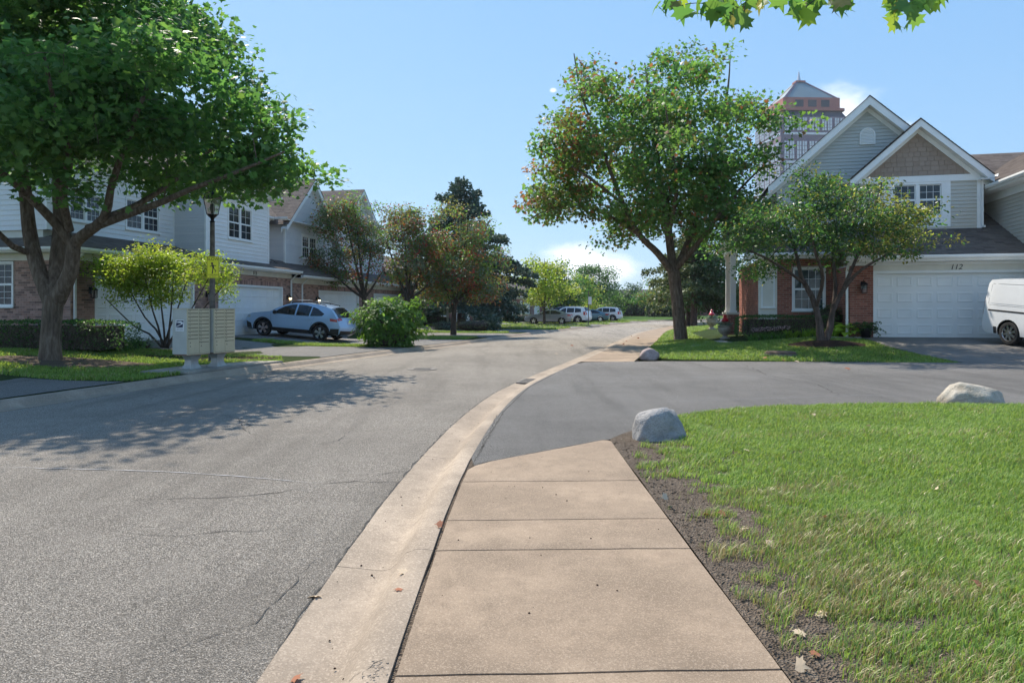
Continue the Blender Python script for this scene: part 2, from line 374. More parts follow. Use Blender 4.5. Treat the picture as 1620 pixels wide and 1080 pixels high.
def concrete(name, base, agg=.5, grain=120):
    k = NM(name); v = k.co(True); n1 = k.noise(v, 1.1, 7, .62); n2 = k.noise(v, 7, 6, .6); n3 = k.noise(v, grain * 2.2, 2)
    c = k.mix(k.rng(n1, .3, .72), tuple(x * .62 for x in base), tuple(min(1, x * 1.16) for x in base)); c = k.mix(k.rng(n2, .42, .75, 0, .6), c, tuple(x * .6 for x in base)); n5 = k.noise(v, .55, 5, .65, .6, (1, .35, 1)); c = k.mix(k.rng(n5, .5, .68, 0, .42), c, tuple(x * .55 for x in base)); n6 = k.noise(v, 3.2, 5, .7, 1.2); c = k.mix(k.rng(n6, .62, .72, 0, .4), c, tuple(min(1, x * 1.35) for x in base))
    vc = k.voro(v, grain, 'Color'); s2 = k.node('ShaderNodeSeparateColor'); k.l.new(vc, s2.inputs[0])
    c = k.mix(k.rng(s2.outputs[0], .55, 1, 0, agg), c, tuple(min(1, x * 1.55 + .05) for x in base)); c = k.mix(k.rng(s2.outputs[1], .72, 1, 0, agg), c, tuple(x * .45 for x in base))
    c = k.mix(k.rng(n3, .55, .75, 0, .3), c, tuple(x * .5 for x in base))
    sp = k.noise(v, 16, 3, .5); c = k.mix(k.rng(sp, .70, .78, 0, .55), c, tuple(x * .35 for x in base))
    oi_ = k.node('ShaderNodeObjectInfo').outputs['Random']; c = k.mix(k.rng(oi_, 0, 1, 0, .22, False), c, tuple(x * .72 for x in base))
    k.col(c); k.set(.86, 0, .25)
    k.bump(k.math('ADD', n3, k.math('MULTIPLY', k.voro(v, grain), agg)), .004, .8); return k.m
M['concrete'] = concrete('sidewalk_concrete', (.36, .272, .194), .42, 190)
M['curb_concrete'] = concrete('curb_concrete', (.41, .33, .252), .40, 130)
M['path_concrete'] = concrete('pale_concrete', (.40, .37, .32), .2, 200)
def soilmat(name, a, b, sc=28, bump=.03):
    k = NM(name); v = k.co(True); n = k.noise(v, sc, 6, .7); n1 = k.noise(v, 2.5, 4); c = k.ramp(n, [(.25, tuple(x * .45 for x in a)), (.5, a), (.72, b), (.85, tuple(min(1, x * 1.5) for x in b))])
    c = k.mix(k.rng(n1, .35, .7, 0, .4), c, tuple(x * .7 for x in a)); k.col(c); k.set(.95, 0, .1); k.bump(k.math('ADD', n, k.voro(v, sc * 2.5)), bump); return k.m
M['soil'] = soilmat('bare_soil', (.20, .158, .122), (.36, .30, .238), 34, .03)
M['mulch'] = soilmat('bark_mulch', (.085, .052, .04), (.17, .11, .085), 40, .04)
M['mulch_pale'] = soilmat('faded_mulch', (.20, .155, .115), (.33, .27, .21), 40, .03)
M['thatch'] = soilmat('lawn_thatch', (.045, .075, .02), (.10, .13, .045), 22, .03)
M['far_grass'] = soilmat('distant_grass', (.06, .12, .025), (.10, .17, .04), 6, .03)
M['crackfill'] = plain('dark_crack', (.06, .056, .05), .95, var=.3, scale=30, world=True)  # flat dark tone of the paving cracks
M['iron'] = plain('cast_iron', (.17, .155, .138), .75, .2, var=.3, scale=20, bump=.003)
# ---------------------------------------------------------------- ground, road, kerbs
m = MB(); m.poly([(-2500, -2500, -.6), (2500, -2500, -.6), (2500, 3500, -.6), (-2500, 3500, -.6)])
m.obj('ground', M['far_grass'], kind='structure', label='wide flat grassy ground under the whole neighbourhood')
# road
m = MB(); vs = []; NC = 15; ys = list(np.concatenate([np.arange(-8, 30, .5), np.arange(30, 105, 1.5)]))
CW = .56
RI = [];
def offs(line, d):
    o = []
    for i, p in enumerate(line):
        a, b = Vector(line[max(i - 1, 0)]), Vector(line[min(i + 1, len(line) - 1)]); t = (b - a).normalized(); o.append((p[0] - t.y * d, p[1] + t.x * d))
    return o
redge, ledge = offs(RBS, CW), offs(LBS, -CW)
for (a, b) in zip(ledge, redge):
    for j in range(NC):
        t = j / (NC - 1); x, y = a[0] + (b[0] - a[0]) * t, a[1] + (b[1] - a[1]) * t
        vs.append((x, y, -.105 + .09 * (1 - (2 * t - 1) ** 2) - .003))
fs = [(i * NC + j, i * NC + j + 1, (i + 1) * NC + j + 1, (i + 1) * NC + j) for i in range(len(ledge) - 1) for j in range(NC - 1)]
m.add(vs, fs); road = m.obj('road', M['asphalt'], smooth=60, kind='structure', label='grey worn asphalt road curving away between the townhouses')
# kerb and gutter, cast in segments with joints
CP = [(.0, -.34), (.0, -.006), (.035, 0), (.10, -.001), (.155, -.022), (.21, -.085), (.25, -.118), (.30, -.128), (.40, -.118), (CW, -.102), (CW, -.34)]
def kerb(line, side, label, seglen=3.0, y1=112):
    root = empty('curb', label=label, kind='structure')
    pts = [Vector(p) for p in line if p[1] < y1]; ds = [0]
    for i in range(1, len(pts)): ds.append(ds[-1] + (pts[i] - pts[i - 1]).length)
    xs = [p.x for p in pts]; yy = [p.y for p in pts]
    def at(s):
        p = Vector((np.interp(s, ds, xs), np.interp(s, ds, yy))); q = Vector((np.interp(s + .2, ds, xs), np.interp(s + .2, ds, yy))); r = Vector((np.interp(s - .2, ds, xs), np.interp(s - .2, ds, yy)))
        t = (q - r).normalized(); return p, Vector((-t.y, t.x)) * side
    s = 0; n = 0
    while s < ds[-1] - .5:
        L = seglen if s < 70 else 9; e = min(s + L - .006, ds[-1] - .3); m = MB(); k = max(2, int((e - s) / .3)); vs = []; P = len(CP)
        for i in range(k + 1):
            p, nn = at(s + (e - s) * i / k)
            near = p.y < 12
            for j, (w, z) in enumerate(CP):
                jx = .008 * noise.noise((p.x * 6 + j, p.y * 6, 1)) if near else 0; jz = (.004 * noise.noise((p.x * 9, p.y * 9 + j, 5)) if 1 <= j <= 9 else 0)
                if j in (0, 1, 2): jx -= .0
                q = p + nn * (w + jx); vs.append((q.x, q.y, z + jz))
        fs = [(i * P + j, i * P + (j + 1) % P, (i + 1) * P + (j + 1) % P, (i + 1) * P + j) for i in range(k) for j in range(P)]
        fs += [tuple(range(P)), tuple(range(k * P + P - 1, k * P - 1, -1))]
        m.add(vs, fs); m.obj('curb_segment', M['curb_concrete'], root, smooth=35); s += L; n += 1
    return root
kerb(RBS, 1, 'pale concrete curb and gutter beside the sidewalk'); kerb(LBS, -1, 'pale concrete curb and gutter beside the mailboxes and driveways')
# cracks in the road, thin dark splits
def crack(pts, w, name='crack', mat=None, parent=None, hf=h_road, dz=.0015, jit=.03, seed=1):
    r = random.Random(seed); p = dense([tuple(q) for q in pts], .06, False); m = MB(); L, Rr = [], []
    for i, q in enumerate(p):
        a, b = Vector(p[max(i - 1, 0)]), Vector(p[min(i + 1, len(p) - 1)]); t = (b - a).normalized(); n = Vector((-t.y, t.x))
        o = n * (jit * noise.noise((q[0] * 5, q[1] * 5, seed)) + jit * .4 * noise.noise((q[0] * 19, q[1] * 19, seed))); ww = w * (.35 + r.random()) * .5 * (min(i, len(p) - 1 - i, 8) / 8 * .8 + .2)
        c = Vector(q) + o; L.append(c + n * ww); Rr.append(c - n * ww)
    for i in range(len(p) - 1): m.poly([(*L[i], hf(*L[i]) + dz), (*L[i + 1], hf(*L[i + 1]) + dz), (*Rr[i + 1], hf(*Rr[i + 1]) + dz), (*Rr[i], hf(*Rr[i]) + dz)])
    return m.obj(name, mat or M['crackfill'], parent)
def gp(*l): return [tuple(G(x, y)[:2]) for x, y in l]
for i, (p, w) in enumerate([(gp((180, 1060), (300, 1020), (400, 985), (465, 925), (500, 880)), .006), (gp((215, 790), (330, 788), (440, 780), (500, 766)), .012),
                            ([(p[0] - .012, p[1]) for p in redge if 2 < p[1] < 14], .012), (gp((560, 763), (600, 750), (660, 742)), .01), (gp((500, 766), (560, 762), (636, 764)), .016)]):
    crack(p, w, parent=road, seed=i + 1)
for i in range(11):
    r_ = random.Random(70 + i); x_, y_ = r_.uniform(-7.5, -1.6), r_.uniform(3.2, 17); a_ = r_.choice((0.1, 1.5, .4, 1.2)) + r_.gauss(0, .3); q_ = [(x_, y_)]
    for j in range(r_.randint(4, 9)): a_ += r_.gauss(0, .35); x_ += .28 * math.cos(a_); y_ += .28 * math.sin(a_); q_.append((x_, y_))
    q_ = [p for p in q_ if xl(p[1]) + .7 < p[0] < xr(p[1]) - .65]
    if len(q_) > 2: crack(q_, .005 + .0006 * q_[0][1], parent=road, seed=90 + i, jit=.05)
M['seal'] = plain('tar_seal', (.25, .25, .255), .7, var=.1, scale=9, world=True)
crack(gp((0, 740), (130, 742), (300, 748), (420, 757), (500, 764)), .022, 'sealed_crack', M['seal'], road, jit=.02, seed=9)
# kerb to sidewalk gap soil
m = MB()
def strip(m, a, b, hf, dz):
    for i in range(len(a) - 1): m.poly([(*a[i], hf(*a[i]) + dz), (*a[i + 1], hf(*a[i + 1]) + dz), (*b[i + 1], hf(*b[i + 1]) + dz), (*b[i], hf(*b[i]) + dz)])
ln = [p for p in RBS if p[1] < 6.6]; strip(m, [(p[0] + .006 - .02, p[1]) for p in ln], [(p[0] + .09, p[1]) for p in ln], lambda x, y: -.022 + .012 * noise.noise((x * 9, y * 9, 1)), 0)
m.obj('soil_joint', M['soil'], kind='structure', label='dark soil filled joint between curb and sidewalk')
# sidewalk slabs
sw = empty('sidewalk', kind='structure', label='tan concrete sidewalk of square slabs')
SX0, SX1 = -.44, 1.05
joints = [-2.0, -.55, .95, 2.62, 3.98, 4.55, 5.58]
def slab(poly, name='slab', th=.10):
    v, f = cdt(poly, .16, .08); m = MB(); b = dense(poly, .08); cx = sum(p[0] for p in b) / len(b); cy = sum(p[1] for p in b) / len(b)
    def z(x, y): return .004 + .004 * noise.noise((x * .9, y * .9, 7)) + .002 * noise.noise((x * 5, y * 5, 2))
    ins = {}
    bs = set((round(p[0], 4), round(p[1], 4)) for p in b)
    m.add([(x, y, z(x, y) - (.007 if (round(x, 4), round(y, 4)) in bs else 0)) for x, y in v], f)
    for i in range(len(b)):
        p, q = b[i], b[(i + 1) % len(b)]; m.poly([(p[0], p[1], z(*p) - .007), (q[0], q[1], z(*q) - .007), (q[0], q[1], -th), (p[0], p[1], -th)])
    return m.obj(name, M['concrete'], sw, smooth=50)
lx = lambda y: xr(y) + .026
def wob(y, x): return y + .012 * noise.noise((x * 3, y * 7, 4))
for i in range(len(joints) - 1):
    a, b = joints[i] + .007, joints[i + 1] - .007; g = .02 if i in (2, 3, 4) else .0
    A = [(lx(a) + (SX1 - lx(a)) * t, wob(a + .045 * t, t * 2)) for t in np.linspace(0, 1, 7)]; B = [(lx(b) + (SX1 - lx(b)) * t, wob(b + .045 * t, t * 2)) for t in np.linspace(1, 0, 7)]
    slab(A + B)
a = joints[-1] + .007
slab([(lx(a) + (SX1 - lx(a)) * t, wob(a + .045 * t, t * 2)) for t in np.linspace(0, 1, 7)] + [(1.06, 7.30), (1.03, 7.36), (.97, 7.37), (.55, 6.98), (.05, 6.55), (-.2, 6.33), (-.33, 6.16), (lx(6.05), 6.0)])
# broken corner of the kerb: pale patch, dark crumbs
m = MB(); P0 = Vector((-.514, 2.643, 0))
def h_curb(x, y): return float(np.interp(xr(y) - x, [0, .035, .10, .155, .21, .25, .30, .40, .56], [-.006, 0, -.001, -.022, -.085, -.118, -.128, -.118, -.102]))
for i in range(60):
    x, y = P0.x + rng.gauss(-.012, .022), P0.y + rng.gauss(0, .05); x = min(x, xr(y) - .003); r = rng.uniform(.002, .007); m.lathe([(0, 0), (r, .0), (r * .7, r * .5), (0, r * .6)], 5, (x, y, h_curb(x, y)))
for i_, q_ in enumerate([[(.0, .10), (-.035, .07), (-.045, .03), (-.09, .0), (-.11, -.03)], [(.0, .03), (-.04, .028), (-.06, .0), (-.055, -.05)], [(-.36, -.02), (-.30, -.015), (-.2, -.03)]]): crack([(P0.x + u_, P0.y + v_) for u_, v_ in q_], .012, hf=h_curb, seed=40 + i_, jit=.012, dz=.002)['kind'] = 'structure'
m.obj('curb_rubble', M['curb_concrete'], kind='stuff', label='crumbled bits at the broken curb corner', smooth=None)
# soil under the sidewalk edges and the near lawn
near_edge = [(1.06, 7.42), (1.25, 7.75), (1.6, 8.2), (2.1, 8.75), (2.9, 9.2), (3.9, 9.5), (5.5, 9.5), (7.2, 9.3), (12, 8.4), (30, 4.4)]
near_poly = [(1.06, -4)] + near_edge + [(30, -4)]
# side street
street_poly = [p for p in RBS if 6.2 < p[1] < 18.3] + [(1.98, 18.35), (4.05, 18.38), (10.3, 16.93), (16.3, 15.55), (40, 10.1), (40, 2.1), (30, 4.35)] + near_edge[::-1] + [(.97, 7.38), (.55, 6.99), (.05, 6.56), (-.2, 6.34), (-.34, 6.17)]
side = sheet('side_street', street_poly, h_street, M['asphalt_new'], .8, kind='structure', label='smooth dark grey side street joining the road', edge=.4, skirt=.1)
crack(gp((757, 718), (770, 690), (780, 672), (790, 655)), .012, parent=side, hf=h_street, seed=21); crack(gp((770, 700), (782, 712), (800, 716)), .01, parent=side, hf=h_street, seed=22)
crack([(-.36, 6.2), (.3, 6.78), (.97, 7.37)], .03, parent=side, hf=h_street, seed=23, jit=.012)
crack([(-.36, 6.2), (-.12, 9.4), (.3, 12.4), (.98, 15.2)], .025, parent=side, hf=h_street, seed=24, jit=.01)
for i_, q_ in enumerate([[(2.2, 10.4), (5.5, 10.9), (9, 10.2), (13, 9.6)], [(1.6, 14.5), (4.5, 14.0), (8.0, 14.4)], [(5.2, 10.8), (5.6, 12.5), (5.3, 14.1), (5.8, 17.0)]]): crack(q_, .02, 'sealed_crack', M['crackfill'] if i_ == 2 else M['seal'], side, h_street, seed=60 + i_, jit=.06)
lawn_near = sheet('lawn', near_poly, h_lawn, M['soil'], .35, kind='structure', label='near corner lawn of patchy grass on bare soil', edge=.25)
# lot of the corner house (lawn, planting), driveway, walk, far sidewalk
def swr(y): return xr(y) + 1.45
ly0 = 18.38
lot_edge = [(swr(y) - (.0 if y > 19.5 else -.9 * (19.5 - y)), y) for y in np.concatenate([np.arange(18.5, 60, 1.5)])]
lot_poly = lot_edge + [(swr(60) + 70, 66), (90, 5.6 - 5), (60, 6), right_world(-.45, -5.84), (7.5, 17.59), (4.3, 18.33)]
lot_poly = lot_edge + [(70, 75), (70, 20), right_world(6.5, 1.0), right_world(-.55, 1.0), right_world(-.55, -.3), right_world(-.45, -3), right_world(.25, -5.2), right_world(.5, -5.82)] + [(9.5, 17.13), (7.5, 17.60), (4.3, 18.33)]
lot = sheet('lawn', lot_poly, h_lot, M['thatch'], 1.2, kind='structure', label='mown lawn around the corner house', edge=.5, skirt=.06)
drive_r = [right_world(-.55, -.02), right_world(-.5, -.3), right_world(-.4, -3), right_world(.3, -5.15), right_world(.55, -5.84), right_world(9, -5.84), right_world(9, -.02)]
sheet('driveway', drive_r, h_drive, M['asphalt_new'], .8, dz=.006, kind='structure', label='dark asphalt driveway before the garage numbered 112', edge=.4, skirt=.05)
fs_poly = [(xr(y) + .01, y) for y in np.arange(18.4, 62, 1.2)] + [(swr(y), y) for y in np.arange(61.6, 18.3, -1.2)]
fsw = empty('sidewalk', kind='structure', label='tan sidewalk strip between the road and the corner house lawn')
ysj = list(np.arange(18.4, 60, 1.5))
for a, b in zip(ysj[:-1], ysj[1:]):
    m = MB(); q = [(xr(a) + .02, a), (swr(a), a), (swr(b - .02), b - .02), (xr(b - .02) + .02, b - .02)]; m.prism(q, lambda x, y, z: (x, y, z), -.1, .004); m.obj('slab', M['concrete'], fsw)
# left side: lots, driveways
left_poly = [(x - .0, y) for x, y in LBS if -8 <= y < 112] + [(-80, 140), (-80, -8)]
lot_l = sheet('lawn', left_poly, h_left, M['thatch'], 2.2, kind='structure', label='lawns and planting strips along the row of townhouses', edge=1.0)
def drive_left(t0, t1, label, e0=None, e1=None, mat='asphalt_drive'):
    A, B = [], []
    def edge(t, flare):
        o = []
        for s in np.linspace(.02, 12, 40):
            x, y = left_world(t, s)
            if x > xl(y) - .02: break
            o.append((x, y))
        x, y = left_world(t + flare, s); o.append((xl(y) - .015, y)); return o
    a, b = edge(t0, -.35), edge(t1, .35)
    ya, yb = a[-1][1], b[-1][1]
    mid = [(xl(y) - .015, y) for y in np.linspace(ya, yb, 8)[1:-1]]
    return sheet('driveway', a + mid + b[::-1], h_left, M[mat], .7, dz=.012, kind='structure', label=label, edge=.35, skirt=.04)
drive_left(1.95, 7.15, 'grey asphalt driveway beyond the mailboxes'); drive_left(8.5, 13.9, 'grey asphalt driveway under the pale blue car'); drive_left(17.2, 22.7, 'grey asphalt driveway beyond the big green bush')
drive_left(25.0, 30.6, 'asphalt driveway behind the crabapple trees')
for t0, t1, n in ((36.5, 40.5, 'pine'), (43.5, 49, 'boxwood ball'), (52, 58, 'young yellow green tree'), (63, 68.5, 'silver sedan'), (71, 77, 'white hatch'), (84, 90, 'teal sedan')):
    drive_left(t0, t1, 'pale asphalt driveway near the ' + n)
x0 = [(-9.1, 6.0), (-8.66, 6.0), (-8.5, 7.5), (-8.1, 10.3), (-7.95, 11.0), (-9.5, 12.1), (-12, 12.9), (-30, 15.4), (-30, 5)]
sheet('driveway', [(x - .03, y) for x, y in [(xl(y_), y_) for y_ in (6.0, 7.5, 8.7, 9.7, 11.0, 12.0, 13.2)]] + [(-8.8, 13.45), (-10.6, 14.2), (-14, 15.5), (-30, 19), (-30, 6)], h_left, M['asphalt_drive'], .8, dz=.012, kind='structure', label='shaded asphalt entrance beyond the big maple', edge=.4)
# mailbox pad
q = G(330, 588)
pad = [(xl(y) - .01, y) for y in np.linspace(14.9, 18.2, 8)] + [(xl(18.2) - .75, 18.0), (xl(16.2) - 1.25, 16.4), (xl(15) - 1.15, 15.0)]
sheet('mailbox_pad', pad, h_left, M['path_concrete'], .6, dz=.05, kind='structure', label='concrete pad under the mailboxes', edge=.3, skirt=.1)
# manhole, gutter drain
g = G(668, 584); root = empty('manhole_cover', (g.x, g.y, h_road(g.x, g.y) + .002), label='round iron manhole cover in the grey road', cat='manhole cover')
m = MB(); m.lathe([(.36, 0), (.36, .006), (.30, .007), (.30, .002)], 28); m.obj('ring', M['iron'], root)
m = MB(); m.lathe([(.295, 0), (.295, .005), (0, .005)], 28)
for i in range(-3, 4): m.box(-.2, .2, i * .065 - .012, i * .065 + .012, .0052, .008)
m.obj('lid', M['iron'], root)
g = Vector((xr(14.3) - .33, 14.3)); root = empty('storm_drain', (g.x, g.y, -.112), rz=-14, label='iron storm drain grate in the gutter at the side street corner', cat='storm drain')
m = MB(); m.box(-.22, .22, -.4, -.36, 0, .03).box(-.22, .22, .36, .4, 0, .03).box(-.22, -.18, -.36, .36, 0, .03).box(.18, .22, -.36, .36, 0, .03); m.obj('frame', M['iron'], root)
for i in range(7): m = MB(); m.box(-.18, .18, -.33 + i * .1, -.28 + i * .1, .002, .027); m.obj('bar', M['iron'], root)
# ---------------------------------------------------------------- buildings
def wall_boxes(m, x0, x1, z0, z1, ops, y0, y1):
    xs = sorted(set([x0, x1] + [v for o in ops for v in o[:2] if x0 < v < x1])); 
    for a, b in zip(xs[:-1], xs[1:]):
        mid = (a + b) / 2; holes = sorted((max(z0, o[2]), min(z1, o[3])) for o in ops if o[0] < mid < o[1]); z = z0
        for h0, h1 in holes:
            if h0 > z + 1e-4: m.box(a, b, y0, y1, z, h0)
            z = max(z, h1)
        if z < z1 - 1e-4: m.box(a, b, y0, y1, z, z1)
class Face:
    """a wall plane in a building's local frame: origin o, direction u, outward normal n"""
    def __init__(s, o, u, n): s.o = Vector(o); s.u = Vector(u); s.n = Vector(n); s.rz = math.atan2(s.u.y, s.u.x)
    def holder(s, parent, name): pass
    def loc(s, x, z, out=0): p = s.o + s.u * x + s.n * out; return (p.x, p.y, p.z + z)
# every facade helper below works in facade coordinates: x along, -y outward, z up; parts are placed with the face's location and rotation
def fobj(m, name, mat, parent, face, smooth=None, **k): return m.obj(name, mat, parent, smooth, loc=tuple(face.o), rot=(0, 0, face.rz), **k)
def fwall(parent, face, x0, x1, z0, z1, ops, mat, name='wall', th=.2, back=.02):
    m = MB(); wall_boxes(m, x0, x1, z0, z1, ops, back, th); return fobj(m, name, mat, parent, face)
BRK = {}
def bricks(parent, face, x0, x1, z0, z1, ops, mat, matobj, single=0, bw=.203, bh=.067, g=.010, th=.02):
    m = MB(); cnt = 0; z = z0; row = 0
    fwall(parent, face, x0, x1, z0, z1, ops, M['mortar'], 'wall', back=.008)
    if 'me' not in BRK:
        q = MB(); q.box(0, 1, -.5, .5, 0, 1); BRK['me'] = {}
    if matobj.name not in BRK['me']:
        q = MB(); q.box(0, 1, 0, 1, 0, 1); BRK['me'][matobj.name] = q.mesh('brick', matobj)
    me = BRK['me'][matobj.name]; wall = None
    for o in COL.objects[-1:]: wall = o
    while z + bh <= z1 + .03:
        zt = min(z + bh, z1); x = x0 - (bw / 2 + g / 2 if row % 2 else 0)
        while x < x1:
            a, b = max(x, x0), min(x + bw, x1)
            segs = [(a, b)] if b - a > .03 else []
            for o in ops:
                if o[2] < zt - .01 and o[3] > z + .01:
                    ns = []
                    for s0, s1 in segs:
                        if o[1] <= s0 or o[0] >= s1: ns.append((s0, s1))
                        else:
                            if o[0] - s0 > .03: ns.append((s0, o[0]))
                            if s1 - o[1] > .03: ns.append((o[1], s1))
                    segs = ns
            for s0, s1 in segs:
                pr = rng.uniform(-.0025, .0025)
                if cnt < single:
                    p = face.loc(s0, z, .004 + pr); n = face.n
                    ob = bpy.data.objects.new('brick', me); COL.objects.link(ob); ob.parent = parent
                    ob.location = (p[0], p[1], p[2]); ob.rotation_euler = (0, 0, face.rz); ob.scale = (s1 - s0, .018, zt - z); cnt += 1
                else: m.box(s0, s1, -.004 - pr, .014, z, zt)
            x += bw + g
        z += bh + g; row += 1
    if m.v: fobj(m, 'brickwork', mat, parent, face, kind='stuff')
def soldier(parent, face, x0, x1, z0, h, mat):
    m = MB(); x = x0
    while x < x1 - .03: m.box(x, min(x + .067, x1), -.012 - rng.uniform(0, .003), .014, z0, z0 + h); x += .077
    fobj(m, 'soldier_course', mat, parent, face, kind='stuff')
def siding(parent, face, x0, x1, z0, z1, ops, mat, lap=.18, th=.026, top=None, name='siding_board', backmat=None):
    """lap boards; top(z)->(xa,xb) limits for gables"""
    fwall(parent, face, x0, x1, z0, z1, ops, backmat or M['white'], 'wall', back=.02) if top is None else None
    z = z0
    while z < z1 - .01:
        zt = min(z + lap, z1)
        lo = (x0, x1) if top is None else top(z); hi = (x0, x1) if top is None else top(zt)
        if lo[1] - lo[0] < .02: break
        segs = [(lo[0], lo[1], hi[0], hi[1])]
        for o in ops:
            if o[2] < zt - .005 and o[3] > z + .005:
                ns = []
                for a, b, c, d in segs:
                    if o[1] <= a or o[0] >= b: ns.append((a, b, c, d)); continue
                    if o[0] - a > .02: ns.append((a, o[0], c, o[0]))
                    if b - o[1] > .02: ns.append((o[1], b, o[1], d))
                segs = ns
        for a, b, c, d in segs:
            if d < c: c = d = (c + d) / 2
            j = rng.uniform(-.001, .001); m = MB()
            m.add([(a, -th + j, z), (b, -th + j, z), (b, .02, z), (a, .02, z), (c, -.002, zt + .012), (d, -.002, zt + .012), (d, .02, zt + .012), (c, .02, zt + .012)],
                  [(0, 1, 2, 3), (0, 1, 5, 4), (4, 5, 6, 7), (1, 2, 6, 5), (3, 0, 4, 7), (2, 3, 7, 6)])
            fobj(m, name, mat, parent, face, fix=True)
        z += lap
def window(parent, face, x0, x1, z0, z1, units=1, cols=3, rows=2, trim=.09, glass='glass', frame=None, sill=True, single_hung=True, mun=True):
    fm = frame or M['white']
    m = MB(); t = trim
    m.box(x0 - t, x0, -.035, .04, z0 - t, z1 + t).box(x1, x1 + t, -.035, .04, z0 - t, z1 + t).box(x0, x1, -.034, .04, z1, z1 + t).box(x0, x1, -.034, .04, z0 - t, z0)
    w = fobj(m, 'window', fm, parent, face)
    if sill: m = MB(); m.box(x0 - t - .03, x1 + t + .03, -.075, -.036, z0 - t - .02, z0 - t + .03); m.obj('sill', fm, w)
    uw = (x1 - x0) / units
    for i in range(units):
        a, b = x0 + i * uw, x0 + (i + 1) * uw; f = .035; zm = (z0 + z1) / 2
        if i: m = MB(); m.box(a - .05, a + .05, -.03, .04, z0, z1); m.obj('mullion', fm, w); a += .05
        if i < units - 1: b -= .05
        for q, (u, v) in enumerate([(z0, zm), (zm, z1)] if single_hung else [(z0, z1)]):
            y0 = -.012 + (.02 if q else 0)
            m = MB(); m.box(a + .001, a + f, y0, y0 + .03, u + .001, v).box(b - f, b - .001, y0, y0 + .03, u + .001, v).box(a + f, b - f, y0, y0 + .03, u + .001, u + f).box(a + f, b - f, y0, y0 + .03, v - f, v - .001)
            m.obj('sash', fm, w)
            m = MB(); yy = y0 + .014
            m.poly([(a + f, yy, u + f), (b - f, yy, u + f), (b - f, yy, v - f), (a + f, yy, v - f)]); m.obj('pane', M[glass], w, fix=False)
            if mun:
                m = MB(); A, B, C, D = a + f, b - f, u + f, v - f
                for c in range(1, cols): x = A + (B - A) * c / cols; m.box(x - .006, x + .006, yy - .012, yy - .002, C, D)
                for r in range(1, rows):
                    z = C + (D - C) * r / rows
                    for c in range(cols): m.box(A + (B - A) * c / cols + .008, A + (B - A) * (c + 1) / cols - .008, yy - .012, yy - .002, z - .006, z + .006)
                if m.v: m.obj('muntins', fm, w)
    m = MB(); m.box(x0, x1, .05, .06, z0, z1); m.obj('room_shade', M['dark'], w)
    return w
PANEL = {}
def garage(parent, face, x0, x1, z0, z1, cols=8, rows=4, trim=.09, mat=None, inset=.12):
    mat = mat or M['door_white']
    m = MB(); m.box(x0 - trim, x0, -.02, .14, z0, z1 + trim).box(x1, x1 + trim, -.02, .14, z0, z1 + trim).box(x0, x1, -.02, .14, z1, z1 + trim); fobj(m, 'door_trim', M['white'], parent, face)
    m = MB(); hh = (z1 - z0) / rows
    for r in range(rows): m.box(x0 + .002, x1 - .002, inset, inset + .05, z0 + r * hh + .004, z0 + (r + 1) * hh - .004)
    m.box(x0 + .002, x1 - .002, inset + .012, inset + .045, z0, z1)
    d = fobj(m, 'garage_door', mat, parent, face)
    pw = (x1 - x0) / cols; a, b = pw * .40, hh * .32; q = MB()
    q.add([(-a, 0, -b), (a, 0, -b), (a, 0, b), (-a, 0, b), (-a + .022, -.014, -b + .022), (a - .022, -.014, -b + .022), (a - .022, -.014, b - .022), (-a + .022, -.014, b - .022),
           (-a + .05, -.014, -b + .05), (a - .05, -.014, -b + .05), (a - .05, -.014, b - .05), (-a + .05, -.014, b - .05), (-a + .065, -.004, -b + .065), (a - .065, -.004, -b + .065), (a - .065, -.004, b - .065), (-a + .065, -.004, b - .065)],
          [(4 * k + i, 4 * k + (i + 1) % 4, 4 * k + 4 + (i + 1) % 4, 4 * k + 4 + i) for k in range(3) for i in range(4)] + [(12, 13, 14, 15)])
    me = q.mesh('panel', mat, fix=False)
    for r in range(rows):
        for c in range(cols): link('panel', me, d, (x0 + (c + .5) * pw, inset - .0005, z0 + (r + .5) * hh))
    return d
